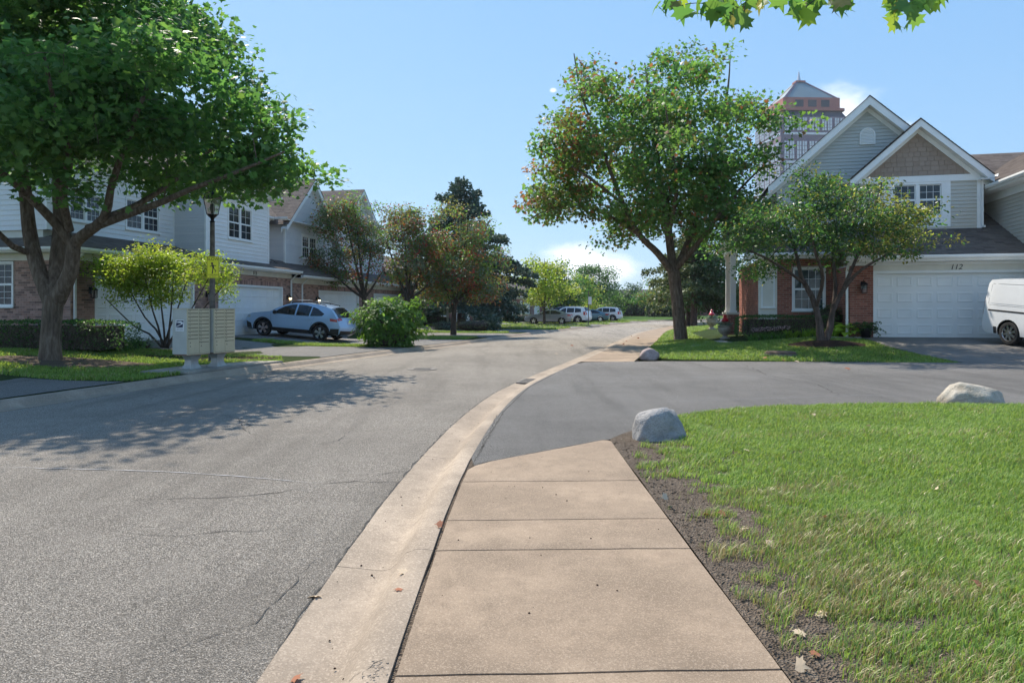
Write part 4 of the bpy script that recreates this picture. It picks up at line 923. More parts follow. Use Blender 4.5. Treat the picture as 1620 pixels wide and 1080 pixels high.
gutter(B, (13.2, 1.44, BZ + .04), (15.25, 1.44, BZ + .04), (0, -1, 0)); gutter(B, (15.2, .58, BZ + .04), (15.2, 1.5, BZ + .04), (-1, 0, 0)); downspout(B, FBs, 15.1, zb, BZ + .06)
m = MB(); m.box(13.2, 15.3, 1.44, 1.48, BZ + .03, BZ + .18); m.obj('fascia', M['white'], B)
shingles(B, (13.1, 1.40, BZ + .18), (1, 0, 0), (0, 1, .75), [(0, 0), (18.3, 0), (18.3, 5.6), (2.0, 5.6)], name='main_roof'); shingles(B, (13.1, 11.5, BZ + .18), (0, -1, 0), (1, 0, .75), [(0, 0), (10.1, 0), (5.05, 5.6)], name='main_roof')
for (a, b, ga, gz, e) in ((15.6, 20.8, 18.2, 8.2, BZ), (21.7, 27.8, 24.75, 8.75, BZ + .3)):
    gs_ = (gz - e) / (ga - a)
    siding(B, FBu, a, b, e, gz - .25, [], M['siding_pale'], .115, top=lambda z, a=a, b=b, ga=ga, gz=gz, g=gs_: (max(a, ga - (gz - .12 - z) / g), min(b, ga + (gz - .12 - z) / g)))
    m = MB(); m.add([(a, .022, e), (b, .022, e), (ga, .022, gz)], [(0, 1, 2)]); fobj(m, 'gable_wall', M['cream'], B, FBu)
    gable_trim(B, FBu, a - .4, b + .4, e - .4 * gs_ + .16, ga, gz + .16, out=.38, bw=.22)
    for sgn, xe in ((-1, a - .4), (1, b + .4)):
        ex = abs(xe - ga); rise = gz + .16 - (e - .4 * gs_ + .16); L = math.hypot(ex, rise)
        shingles(B, (xe, .60, e - .4 * gs_ + .17), (0, 1, 0), (-sgn * ex, 0, rise), [(0, 0), (4.8, 0), (4.8, L), (0, L)], name='gable_roof')
# far brick units
k = NM('far_brick'); v = k.co(False); bt = k.node('ShaderNodeTexBrick'); mpn = k.node('ShaderNodeMapping'); mpn.inputs['Rotation'].default_value = (R(90), 0, 0); k.l.new(v, mpn.inputs['Vector']); k.l.new(mpn.outputs[0], bt.inputs['Vector'])
bt.inputs['Scale'].default_value = 1; bt.inputs['Brick Width'].default_value = .21; bt.inputs['Row Height'].default_value = .077; bt.inputs['Mortar Size'].default_value = .006
bt.inputs['Color1'].default_value = (*srgb(140, 84, 76), 1); bt.inputs['Color2'].default_value = (*srgb(116, 70, 66), 1); bt.inputs['Mortar'].default_value = (.3, .25, .22, 1); k.col(bt.outputs[0]); k.set(.85, 0, .2); M['far_brick'] = k.m
def t_of(px): return (19440 / (1030 - px) - 20) / cL
def far_unit(label, x0, x1, items, ridge=8.0, deep=7.5):
    C = row_root(label); ops = []
    for it in items:
        g = .07; ops.append((it[1] - g, it[2] + g, it[3] - g, it[4] + g))
    fwall(C, FL, x0, x1, -.2, 2.55, ops, M['far_brick'], 'wall', back=0)
    for it in items:
        if it[0] == 'g': garage(C, FL, it[1], it[2], it[3], it[4], 8, 4, trim=.068)
        elif it[0] == 'w': window(C, FL, it[1], it[2], it[3], it[4], 1, 3, 2, trim=.068)
        else:
            m = MB(); m.box(it[1], it[2], .04, .1, it[3], it[4]); d = fobj(m, 'entry_door', M['white'], C, FL); m = MB(); m.box(it[1] + .15, it[2] - .15, .025, .0395, it[3] + 1.1, it[4] - .15); m.obj('pane', M['glass'], d)
            m = MB(); m.box(it[1] - .15, it[1] - .001, -.06, .1, it[3], it[4]).box(it[2] + .001, it[2] + .15, -.06, .1, it[3], it[4]).box(it[1] - .15, it[2] + .15, -.06, .1, it[4] + .001, it[4] + .2); m.obj('door_trim', M['white'], d)
    m = MB(); m.box(x0, x1, -.035, .1, 2.551, 2.80); fobj(m, 'frieze_board', M['cream'], C, FL); m = MB(); m.box(x0 - .2, x1 + .2, -.48, -.036, 2.74, 2.90); m.obj('fascia', M['white'], C); gutter(C, (x0 - .2, -.482, 2.80), (x1 + .2, -.482, 2.80), (0, -1, 0))
    rs = (ridge - 2.92) / deep
    shingles(C, (x0 - .3, -.5, 2.92), (1, 0, 0), (0, 1, rs), [(0, 0), (x1 - x0 + .6, 0), (x1 - x0 + .6, deep * math.sqrt(1 + rs * rs)), (0, deep * math.sqrt(1 + rs * rs))], name='roof', exp=.3, tab=.9)
    m = MB(); pr_ = [(0, -.2), (0, 2.9), (deep - .5, ridge - .1), (2 * deep - 1, 2.9), (2 * deep - 1, -.2)]
    for x in (x0, x1): m.prism(pr_, lambda u, v, t: (t, u + .2, v), x + (.0 if x == x0 else -.2), x + (.2 if x == x0 else .0))
    m.obj('end_wall', M['far_brick'], C)
    shingles(C, (x0 - .3, 2 * deep - .5, 2.92), (1, 0, 0), (0, -1, rs), [(0, 0), (x1 - x0 + .6, 0), (x1 - x0 + .6, deep * math.sqrt(1 + rs * rs)), (0, deep * math.sqrt(1 + rs * rs))], name='roof', tabs=False)
    for it in items:
        if it[0] == 'g': wall_lantern(C, FL, it[1] - .45, 1.6, False, 1.3)
    for x in (x0 + .5, x1 - .5): downspout(C, FL, x, -.1, 2.8)
    return C
far_unit('brick townhouse with white arched entry and windows behind the pine trunk', 31.9, 50.5, [('d', 32.8, 33.9, 0, 2.4), ('w', 36.2, 37.3, .7, 2.4), ('w', 38.6, 40.8, .6, 2.1), ('g', 44.0, 48.6, 0, 2.15)], 6.2)
far_unit('brick garages with dark hedge balls in front beyond the pine', 51.0, 66.5, [('g', 52.3, 57.2, 0, 2.15), ('w', 59, 60.5, .7, 2.2), ('d', 62.3, 63.3, 0, 2.2)], 6.6)
far_unit('far brick house with broad brown roof behind the yellow green tree', 67.0, 84.5, [('g', 68.2, 73, 0, 2.15), ('d', 75.5, 76.6, 0, 2.2), ('g', 78.2, 83, 0, 2.15)], 8.6, 8)
far_unit('farthest brick unit behind the parked white cars', 85.0, 112, [('g', 87, 92, 0, 2.15), ('g', 97, 102, 0, 2.15), ('w', 105, 107, .7, 2.2)], 7.0, 8)
# ---------------------------------------------------------------- plants
M['bark'] = None
def barkmat(name, a, b):
    k = NM(name); v = k.co(True); n = k.noise(v, 14, 6, .65, .3, (1, 1, .22)); n2 = k.noise(v, 2, 4)
    c = k.ramp(n, [(.3, tuple(x * .4 for x in a)), (.5, a), (.75, b)]); c = k.mix(k.rng(n2, .4, .7, 0, .4), c, tuple(x * .6 for x in a)); k.col(c); k.set(.9, 0, .15); k.bump(n, .05); return k.m
M['bark'] = barkmat('grey_brown_bark', (.17, .13, .10), (.31, .255, .205)); M['bark_dark'] = barkmat('dark_bark', (.085, .068, .056), (.165, .135, .112)); M['bark_pine'] = barkmat('pine_bark', (.13, .085, .07), (.24, .17, .15)); M['bark_red'] = barkmat('smooth_brown_bark', (.11, .082, .068), (.19, .15, .13))
L_ = {}
L_['maple'] = leafmat('maple_leaf', (.024, .056, .018), (.048, .10, .03), .48, .5, .3, (.18, .42, .08), (.07, .125, .035))
L_['maple2'] = leafmat('lighter_maple_leaf', (.028, .062, .018), (.058, .115, .034), .47, .5, .3, (.28, .52, .08), (.085, .145, .04))
L_['rust'] = leafmat('rusty_leaf', (.13, .05, .025), (.21, .09, .045), .4, .5, .3, (.46, .2, .07), (.15, .10, .04))
L_['olive'] = leafmat('olive_leaf', (.05, .06, .018), (.10, .105, .032), .42, .4, .5, (.36, .36, .07), (.15, .11, .04))
L_['bright'] = leafmat('bright_leaf', (.06, .12, .018), (.12, .21, .03), .52, .42, .45, (.50, .68, .06), (.17, .25, .04))
L_['yellow'] = leafmat('yellow_green_leaf', (.09, .14, .02), (.19, .23, .04), .5, .45, .4, (.55, .60, .08), (.26, .26, .06))
L_['dark'] = leafmat('dark_leaf', (.018, .042, .014), (.035, .075, .022), .35, .4, .5, (.12, .24, .04), (.05, .09, .028))
L_['blue'] = leafmat('spruce_needles', (.042, .066, .05), (.078, .115, .088), .2, .55, .3, (.08, .13, .07))
L_['pine'] = leafmat('pine_needles', (.035, .055, .022), (.075, .095, .042), .25, .5, .3, (.20, .24, .08))
L_['glossy'] = leafmat('glossy_bush_leaf', (.025, .065, .013), (.055, .125, .022), .4, .6, .15, (.25, .46, .05))
L_['grey'] = leafmat('grey_green_leaf', (.07, .10, .07), (.15, .19, .14), .3, .5, .4, (.22, .32, .16))
L_['red'] = leafmat('red_berry_leaf', (.25, .03, .025), (.38, .07, .05), .3, .45, .4, (.5, .1, .06))
L_['lime'] = leafmat('lime_hosta_leaf', (.16, .26, .02), (.26, .38, .04), .45, .35, .45, (.6, .75, .08))
L_['pink'] = leafmat('pink_bloom', (.34, .22, .22), (.48, .36, .34), .3, .6, .2, (.6, .4, .4))
def tpl(kind):
    if kind == 'maple':   # five lobed
        o = [(0, 0), (.20, .02), (.46, -.06), (.38, .20), (.62, .36), (.36, .44), (.30, .62), (.13, .58), (0, .98), (-.13, .58), (-.30, .62), (-.36, .44), (-.62, .36), (-.38, .20), (-.46, -.06), (-.20, .02)]
        c = (0, .38); v = [(c[0], c[1], .0)] + [(x, y, -.34 * (x * x + (y - .38) ** 2) + .10 * abs(x)) for x, y in o]; n = len(o)
        v += [(-.014, .02, -.045), (.014, .02, -.045), (.010, -.6, .10), (-.010, -.6, .10)]
        return np.array(v), np.array([(0, 1 + i, 1 + (i + 1) % n) for i in range(n)] + [(n + 1, n + 2, n + 3), (n + 1, n + 3, n + 4)])
    if kind == 'star':    # simplified lobed leaf
        o = [(0, 0), (.42, .0), (.34, .26), (.55, .42), (.2, .55), (0, .95), (-.2, .55), (-.55, .42), (-.34, .26), (-.42, .0)]
        v = [(0, .35, .03)] + [(x, y, -.15 * (x * x + (y - .35) ** 2)) for x, y in o]; n = len(o); return np.array(v), np.array([(0, 1 + i, 1 + (i + 1) % n) for i in range(n)])
    if kind == 'oval':
        v = [(0, 0, 0), (.24, .3, .05), (.22, .66, .04), (0, 1, -.04), (-.22, .66, .04), (-.24, .3, .05), (0, .5, -.02)]
        return np.array(v), np.array([(6, 0, 1), (6, 1, 2), (6, 2, 3), (6, 3, 4), (6, 4, 5), (6, 5, 0)])
    if kind == 'quad':
        return np.array([(0, 0, 0), (.32, .5, .06), (0, 1, -.05), (-.32, .5, .06)]), np.array([(0, 1, 2), (0, 2, 3)])
    if kind == 'needle':
        return np.array([(-.03, 0, 0), (.03, 0, 0), (0, 1, .0)]), np.array([(0, 1, 2)])
TPL = {k_: tpl(k_) for k_ in ('maple', 'star', 'oval', 'quad', 'needle')}
def leaf_cloud(pos, size, kind, seed, up=.75, dirs=None, droop=.35, tilt=None):
    """pos N×3, size N -> verts,tris"""
    r = np.random.default_rng(seed); N = len(pos); T, F = TPL[kind]
    nrm = r.normal(size=(N, 3)) * (1 - up); nrm[:, 2] += up
    if tilt is not None: nrm += tilt
    nrm /= np.linalg.norm(nrm, axis=1, keepdims=True)
    d = r.normal(size=(N, 3)) if dirs is None else dirs + r.normal(size=(N, 3)) * .5
    d[:, 2] -= droop; d -= nrm * (d * nrm).sum(1, keepdims=True) * .85; d /= np.linalg.norm(d, axis=1, keepdims=True) + 1e-9
    x = np.cross(d, nrm); x /= np.linalg.norm(x, axis=1, keepdims=True) + 1e-9; n = np.cross(x, d)
    B = np.stack([x, d, n], 1)                      # N,3,3
    V = pos[:, None, :] + np.einsum('kj,njc->nkc', T, B) * size[:, None, None]
    K = len(T); tri = F[None] + (np.arange(N) * K)[:, None, None]
    return V.reshape(-1, 3), tri.reshape(-1, 3)
class Skel:
    def __init__(s): s.p = np.zeros((0, 3)); s.r = np.zeros(0); s.d = np.zeros(0); s.m = MB()
    def limb(s, pts, rad, n=8, d0=0):
        pts = [Vector(p) for p in pts]; q = []; rr = []
        for i in range(len(pts) - 1):
            a, b, c, e = pts[max(i - 1, 0)], pts[i], pts[i + 1], pts[min(i + 2, len(pts) - 1)]; k = max(2, int((c - b).length / .3))
            for j in range(k):
                t = j / k; t2, t3 = t * t, t ** 3; m1, m2 = (c - a) * .5, (e - b) * .5
                q.append(b * (2 * t3 - 3 * t2 + 1) + m1 * (t3 - 2 * t2 + t) + c * (-2 * t3 + 3 * t2) + m2 * (t3 - t2)); rr.append(rad[i] + (rad[i + 1] - rad[i]) * t)
        q.append(pts[-1]); rr.append(rad[-1])
        L = [d0]
        for i in range(1, len(q)): L.append(L[-1] + (q[i] - q[i - 1]).length)
        s.m.tube(q, rr, n); s.p = np.vstack([s.p, np.array([tuple(v) for v in q])]); s.r = np.concatenate([s.r, rr]); s.d = np.concatenate([s.d, L])
    def grow(s, target, rg, rmin=.008, droop=.0, lowbias=.6):
        t = np.array(target); dv = t - s.p; dist = np.linalg.norm(dv, axis=1); rise = dv[:, 2]
        cost = dist + np.where(rise < 0, -rise * lowbias, 0) + .18 * np.maximum(0, dist - 3) + .05 * s.d
        i = int(np.argmin(cost)); a = Vector(s.p[i]); b = Vector(t); L = (b - a).length
        if L < .12: return
        base = min(s.r[i] * .62, .007 + .011 * L); mid = a.lerp(b, .5) + Vector((rg.normal(), rg.normal(), rg.normal())) * L * .08 + Vector((0, 0, L * (.10 - droop)))
        n = 5 if base > .02 else 4
        k = max(3, min(9, int(L / .25))); q = []
        for j in range(k + 1): u = j / k; q.append(a * (1 - u) ** 2 + mid * 2 * u * (1 - u) + b * u * u)
        rr = [base + (rmin - base) * (j / k) for j in range(k + 1)]
        s.m.tube(q, rr, n, cap=False); s.p = np.vstack([s.p, np.array([tuple(v) for v in q[1:]])]); s.r = np.concatenate([s.r, rr[1:]]); s.d = np.concatenate([s.d, s.d[i] + L * np.arange(1, k + 1) / k])
def crown_points(ells, n, rg, shell=.45, hole=.12, hs=.5, seed=0):
    out = []; vol = np.array([e[3] * e[4] * e[5] for e in ells]) ** .8; vol /= vol.sum()
    while len(out) < n:
        e = ells[rg.choice(len(ells), p=vol)]; d = rg.normal(size=3); d /= np.linalg.norm(d); rr = rg.random() ** shell
        p = np.array(e[:3]) + d * rr * np.array(e[3:6])
        if noise.noise((p[0] * hs + seed, p[1] * hs, p[2] * hs)) < -.55 + hole * 2: 
            if rg.random() < .8: continue
        if len(e) > 6 and p[2] < e[6]: continue
        out.append(p)
    return np.array(out)
def tree(name, label, cat, base, limbs, ells, ncl, per, crad, lsize, kind, mats, bark, seed, group=None, flat=.55, pick=None, up=.7, shell=.45, hole=.12, lowbias=.6, droop=.35, nside=9, extra=None):
    """limbs: list of ([points],[radii]); ells: crown ellipsoids; mats: leaf materials; pick(p,rg)->material index"""
    rg = np.random.default_rng(seed); root = empty(name, tuple(base), 0, label, cat, group)
    b = Vector(base); S = Skel()
    for pts, rad in limbs: S.limb([Vector(p) - b for p in pts], rad, nside)
    E = [tuple(np.array(e[:3]) - np.array(b)) + tuple(e[3:6]) + ((e[6] - b.z,) if len(e) > 6 else ()) for e in ells]
    nb = max(6, ncl // 6); Bc = crown_points(E, nb, rg, shell, hole, .5, seed); bi = rg.integers(0, nb, ncl)
    T = Bc[bi] + np.clip(rg.normal(size=(ncl, 3)), -1.6, 1.6) * crad * 1.35 * np.array([1, 1, .5])
    tilt = rg.normal(size=(ncl, 3)) * .28
    cen = np.array(S.p[len(S.p) // 3]); T = T[np.argsort(np.linalg.norm(T - cen, axis=1))]
    for t in T: S.grow(t, rg, lowbias=lowbias)
    # flare at the foot
    S.m.obj('trunk', bark, root, smooth=60, fix=False)
    cnt = rg.poisson(per, len(T)) + 1; ci = np.repeat(np.arange(len(T)), cnt); N = len(ci)
    off = np.clip(rg.normal(size=(N, 3)), -1.7, 1.7) * crad * np.array([1, 1, flat]); csz = (.75 + .5 * rg.random(len(T)))[ci]
    pos = T[ci] + off * csz[:, None]; dirs = off / (np.linalg.norm(off, axis=1, keepdims=True) + 1e-6)
    size = lsize * (.55 + .8 * rg.random(N))
    V, F = leaf_cloud(pos, size, kind, seed + 1, up, dirs, droop, tilt[ci])
    mi = None
    if len(mats) > 1:
        cm = np.array([pick(Vector(t) + b, rg) for t in T]); lm = cm[ci]; sw_ = rg.random(N) < .18; lm = np.where(sw_, rg.integers(0, len(mats), N), lm) if pick else lm; mi = np.repeat(lm, len(TPL[kind][1]))
    me = np_mesh('crown', V, F, mats, mi); link('crown', me, root)
    return root, T + np.array(b)
def pxl(Y, *l): return [PX(x, y, Y + d) for x, y, d in l]
def ell(px, py, Y, rx, ry, rY, *z): s = Y / 1080; p = PX(px, py, Y); return (p.x, p.y, p.z, rx * s, rY, ry * s) + z
# big maple on the lawn beyond the road
b = G(80, 572); Y = b.y
def ml(*l): return pxl(Y, *l)
tree('maple_tree', 'large dark green maple with forked trunk on the lawn near the mailboxes', 'tree', b,
     [([b - Vector((0, 0, .15)), b + Vector((0, 0, .25)), *ml((81, 520, 0), (86, 468, 0))], [.31, .245, .22, .23]),
      (ml((84, 480, 0), (62, 430, .1), (47, 370, .2), (38, 290, .3), (20, 200, .5), (10, 90, .9), (0, 0, 1.2)), [.22, .18, .165, .14, .11, .08, .04]),
      (ml((88, 475, 0), (90, 420, .3), (95, 350, .5), (92, 280, .6), (110, 190, .9), (130, 80, 1.3), (150, -20, 1.4)), [.21, .18, .16, .13, .10, .07, .03]),
      (ml((90, 475, 0), (112, 430, -.2), (116, 395, -.3), (124, 378, -.4), (165, 345, -.8), (175, 300, -1.2), (205, 210, -1.8), (240, 120, -2.2)), [.21, .17, .155, .14, .11, .08, .06, .03]),
      (ml((118, 390, -.3), (85, 350, -.6), (40, 305, -1.3), (0, 272, -2), (-60, 230, -3)), [.13, .11, .09, .07, .04]),
      (ml((140, 362, -.6), (200, 340, -.9), (260, 318, -1.2), (300, 300, -1.6), (380, 270, -2), (450, 240, -2.2)), [.11, .09, .075, .06, .04, .02]),
      (ml((165, 345, -.8), (215, 325, 0), (270, 290, .8), (330, 240, 1.4), (400, 190, 1.8)), [.09, .075, .06, .045, .025]),
      (ml((110, 365, -.4), (100, 310, -1), (110, 250, -2), (90, 180, -3), (70, 90, -4)), [.10, .085, .07, .05, .03]),
      (ml((52, 400, .2), (20, 390, -.4), (-20, 350, -1), (-80, 300, -1.5)), [.09, .07, .05, .03])],
     [ell(100, 90, Y, 235, 190, 5.4), ell(260, 180, Y - .5, 140, 110, 4.0), ell(375, 245, Y - .3, 98, 62, 2.8), ell(-60, 130, Y, 190, 190, 4.6), ell(140, 0, Y + .5, 150, 150, 4.2), ell(60, 185, Y - 3, 190, 110, 2.2), ell(250, 235, Y + 2, 140, 62, 2.4), ell(425, 290, Y - 1, 50, 45, 1.6)],
     1150, 62, .36, .15, 'star', [L_['maple'], L_['maple2']], M['bark'], 5, pick=lambda p, r: int(r.random() < .3), up=.62, hole=.16, flat=.5)
# middle maple by the far sidewalk
b = G(1077, 538); Y = b.y
tree('maple_tree', 'tall maple with rusty leaves on one side beside the far sidewalk', 'tree', b,
     [([b - Vector((0, 0, .1)), b + Vector((0, 0, .2)), *ml((1072, 480, 0), (1066, 430, 0))], [.36, .29, .26, .26]),
      (ml((1066, 436, 0), (1058, 370, .1), (1052, 330, .2), (1040, 250, .2), (1030, 170, .3), (1020, 100, .4)), [.20, .17, .14, .10, .06, .03]),
      (ml((1064, 432, 0), (1040, 400, -.3), (1010, 370, -.7), (985, 320, -1.0), (950, 230, -1.3), (920, 150, -1.4), (908, 85, -1.4)), [.17, .15, .12, .09, .06, .04, .02]),
      (ml((1012, 372, -.7), (970, 345, -.4), (920, 325, -.2), (870, 330, .0), (835, 350, .1)), [.09, .07, .05, .035, .02]),
      (ml((985, 322, -1), (930, 280, -2), (880, 250, -2.6), (850, 235, -3)), [.07, .055, .035, .02]),
      (ml((1067, 430, 0), (1090, 380, .3), (1110, 320, .6), (1130, 240, .9), (1150, 150, 1.0), (1155, 95, 1)), [.16, .13, .10, .07, .05, .02]),
      (ml((1070, 425, 0), (1100, 390, -.6), (1130, 350, -1.2), (1170, 300, -1.8), (1210, 260, -2)), [.13, .10, .08, .05, .03]),
      (ml((1052, 330, .2), (1075, 260, 1), (1090, 180, 1.6), (1100, 120, 1.8)), [.09, .07, .05, .02]),
      (ml((1058, 370, .1), (1070, 300, -1.6), (1060, 220, -2.6), (1050, 150, -3)), [.10, .08, .05, .02])],
     [ell(1010, 240, Y - 1.3, 146, 126, 6.2), ell(930, 230, Y - 1.5, 92, 102, 4.6), ell(890, 320, Y, 70, 55, 2.4), ell(1140, 240, Y - 1.2, 96, 115, 5.2), ell(1080, 150, Y, 95, 70, 2.6), ell(930, 120, Y - 1, 40, 45, 1.3), ell(1150, 120, Y + 1, 38, 35, 1.2), ell(1180, 310, Y - 1.6, 72, 72, 3.8), ell(1080, 350, Y + 2, 110, 60, 2.2), ell(975, 352, Y - 1, 78, 42, 3.0), ell(1095, 365, Y - .5, 85, 48, 2.8)],
     980, 42, .34, .15, 'star', [L_['maple2'], L_['olive'], L_['rust'], L_['maple']], M['bark'], 15, pick=lambda p, r: int(r.choice(4, p=[.42, .25, .14, .19])) if p.x < 3.9 + r.normal() * 1.1 else int(r.choice(4, p=[.6, .07, .01, .32])), up=.55, hole=.18, flat=.6)
# small many stemmed tree in front of the corner house
b = G(1299, 546); Y = b.y
def pk(p, r): return int(r.choice(4, p=[.25, .5, .2, .05])) if p.x > 10.4 + r.normal() * .5 else int(r.choice(4, p=[.4, .05, .0, .55]))
tree('ornamental_tree', 'small spreading tree with two leaning trunks before the corner house', 'tree', b,
     [([b - Vector((0, 0, .1)), *ml((1296, 510, 0), (1285, 470, .1), (1268, 440, .1), (1262, 410, .2), (1245, 360, .4), (1225, 320, .5))], [.15, .10, .08, .065, .05, .035, .015]),
      ([b + Vector((.05, .05, -.1)), *ml((1313, 520, .1), (1318, 490, .1), (1340, 450, 0), (1365, 425, -.2), (1400, 405, -.3), (1450, 380, -.4))], [.14, .10, .08, .06, .045, .03, .015]),
      (ml((1318, 490, .1), (1322, 450, .4), (1318, 410, .6), (1325, 350, .8), (1335, 290, .9)), [.07, .06, .05, .035, .015]),
      (ml((1335, 455, 0), (1352, 415, .3), (1370, 370, .5), (1385, 320, .6), (1395, 290, .6)), [.06, .05, .04, .03, .015]),
      (ml((1290, 490, .1), (1302, 440, -.5), (1290, 400, -.9), (1280, 350, -1.2)), [.06, .05, .04, .02]),
      (ml((1275, 450, .1), (1240, 425, -.4), (1205, 405, -.8), (1180, 395, -1)), [.05, .04, .03, .015])],
     [ell(1255, 365, Y - .5, 88, 68, 2.7), ell(1215, 385, Y - .7, 60, 48, 2.1), ell(1345, 355, Y - .6, 78, 68, 2.7), ell(1420, 375, Y - .7, 78, 46, 2.2), ell(1280, 310, Y + .2, 55, 45, 1.1), ell(1395, 315, Y + .3, 45, 40, 1.0), ell(1330, 280, Y + .4, 18, 28, .5), ell(1245, 405, Y + .6, 80, 40, 1.2)],
     720, 30, .17, .095, 'oval', [L_['maple'], L_['olive'], L_['yellow'], L_['dark']], M['bark_red'], 25, pick=pk, up=.55, hole=.20, flat=.6)
# bright shrub tree behind the mailboxes
b = G(262, 551); Y = b.y; rgm = random.Random(3); lm = []
for i, (x, y, d) in enumerate([(165, 470, -.3), (195, 440, .3), (225, 420, -.4), (250, 420, .5), (275, 430, -.5), (300, 430, .3), (330, 440, -.2), (355, 450, .2)]):
    s = b + Vector((rgm.uniform(-.12, .12), rgm.uniform(-.12, .12), -.05)); e = PX(x, y, Y + d); mid = s.lerp(e, .5) + Vector((0, 0, -.12 + .1 * rgm.random())); lm.append(([s, s.lerp(mid, .5) + Vector((0, 0, .14)), mid, e], [.035, .03, .024, .012]))
tree('shrub_tree', 'bright green many stemmed shrub tree just behind the mailboxes', 'shrub', b, lm,
     [ell(265, 440, Y, 95, 45, 1.3), ell(205, 435, Y - .2, 50, 42, 1.0), ell(340, 445, Y, 42, 40, .9), ell(260, 410, Y, 70, 26, .9), ell(170, 420, Y, 24, 20, .5)],
     620, 34, .16, .08, 'oval', [L_['bright'], L_['yellow']], M['bark_dark'], 35, pick=lambda p, r: int(r.random() < .25), up=.5, flat=.65)
# crabapples with reddish leaves
def crab(base_px, label, tops, ells, n, seed, mats=('rust', 'olive', 'grey', 'maple2', 'red'), lean=None, per=24, pr=(.14, .26, .30, .28, .05), tr=.13):
    b = G(*base_px); Y = b.y; lm = []; f = PX(base_px[0] + (lean[0] if lean else 0), lean[1] if lean else base_px[1] - 50, Y)
    lm.append(([b - Vector((0, 0, .1)), b.lerp(f, .5), f], [tr * 1.25, tr, tr * .9]))
    for x, y, d in tops: e = PX(x, y, Y + d); lm.append(([f - Vector((0, 0, .05)), f.lerp(e, .35) + Vector((0, 0, -.1)), f.lerp(e, .7), e], [tr * .7, tr * .5, tr * .32, .012]))
    cp = np.cumsum(pr)
    return tree('crabapple_tree', label, 'tree', b, lm, [ell(x, y, Y + d, rx, ry, rd) for x, y, d, rx, ry, rd in ells], int(n * 1.2), int(per * 1.7), .25, .13, 'oval', [L_[q] for q in mats], M['bark_dark'], seed, pick=lambda p, r: int(np.searchsorted(cp, r.random() * cp[-1])), up=.5, flat=.6, hole=.14, group=None)
crab((578, 524), 'rust tinged crabapple rising behind the big green bush', [(530, 400, .5), (545, 340, -.5), (520, 430, -.8), (590, 380, .3), (560, 320, .2), (612, 420, .5)],
     [(548, 380, 0, 52, 62, 1.9), (525, 425, 0, 36, 40, 1.5), (545, 335, 0, 42, 30, 1.2), (590, 380, .3, 30, 40, 1.2), (495, 450, -.3, 22, 14, .7)], 300, 45, lean=(-2, 470))
crab((620, 530), 'leaning crabapple with red berries beyond the green bush', [(650, 420, .5), (680, 400, .3), (640, 370, -.5), (610, 380, .4), (690, 440, -.4), (665, 460, 0)],
     [(640, 390, 0, 45, 55, 2.0), (680, 400, .3, 40, 50, 1.8), (655, 350, 0, 30, 25, 1.2), (620, 420, .3, 36, 40, 1.5), (690, 445, -.2, 40, 25, 1.4), (612, 345, .5, 26, 22, 1)], 330, 55, lean=(25, 475), pr=(.17, .2, .3, .26, .09))
crab((717, 530), 'slim trunked crabapple near the white post', [(690, 430, -.4), (730, 400, .4), (750, 440, .2), (705, 380, .3), (740, 360, 0), (770, 430, -.2)],
     [(715, 420, 0, 55, 50, 2.1), (750, 430, .3, 40, 55, 1.9), (730, 360, .4, 42, 45, 1.7), (705, 320, .6, 24, 24, 1.0), (700, 455, -.2, 50, 25, 1.7), (775, 440, .4, 30, 40, 1.4)], 400, 65, lean=(2, 480), pr=(.13, .26, .3, .34, .05), tr=.15)
# spruce
def conifer(name, label, base, H_, R0, bark, lmat, seed, bare=.12, tr=.22, n=46, nl=520, needle=.16, irregular=.25, kind='needle', flat=.35, spread=.30):
    b = Vector(base); rg = np.random.default_rng(seed); root = empty(name, tuple(b), 0, label, 'tree'); m = MB()
    m.tube([(0, 0, -.1), (0, 0, H_ * .3), (0, 0, H_ * .7), (0, 0, H_)], [tr, tr * .8, tr * .4, .02], 9); P = []; D = []
    for i in range(n):
        u = (i + rg.random()) / n; z = H_ * (bare + (1 - bare) * u); L = R0 * (1 - u) ** .8 * (1 - irregular + 2 * irregular * rg.random()) + .25; a = i * 2.4 + rg.normal() * .4
        e = Vector((math.cos(a) * L, math.sin(a) * L, z - L * .22 + .35 * L * u)); s = Vector((0, 0, z)); mid = s.lerp(e, .5) + Vector((0, 0, .06 * L)); m.tube([s, mid, e], [.035 * (1 - u) + .012, .02, .006], 4, cap=False)
        k = int(nl * (L / R0) ** 1.3 * .5) + 30; t = rg.random(k) ** .7; pts = np.array([tuple((s * (1 - q) ** 2 + mid * 2 * q * (1 - q) + e * q * q)) for q in t]); w = .10 + spread * L * np.minimum(t, 1.05 - t)
        side = np.array([-math.sin(a), math.cos(a), 0]); off = rg.normal(size=(k, 1)) * side * w[:, None] * .8; off[:, 2] += rg.normal(size=k) * .07 * (1 + flat) - np.abs(rg.normal(size=k)) * .10
        P.append(pts + off); dd = off * 1.5 + np.array([math.cos(a), math.sin(a), .15]) * .5; D.append(dd)
    m.obj('trunk', bark, root, smooth=60, fix=False); P = np.vstack(P); D = np.vstack(D); V, F = leaf_cloud(P, needle * (.7 + .6 * rg.random(len(P))), kind, seed, .35, D, .0)
    link('crown', np_mesh('crown', V, F, lmat), root); return root
g = G(730, 519); conifer('spruce_tree', 'tall blue green spruce with rough brown trunk behind the crabapples', g, PX(735, 284, g.y).z - g.z, 118 * g.y / 1080, M['bark_pine'], L_['blue'], 75, bare=.15, tr=17 * g.y / 2160 * .9, n=86, nl=1500, needle=.24, kind='quad', irregular=.36, spread=.17)
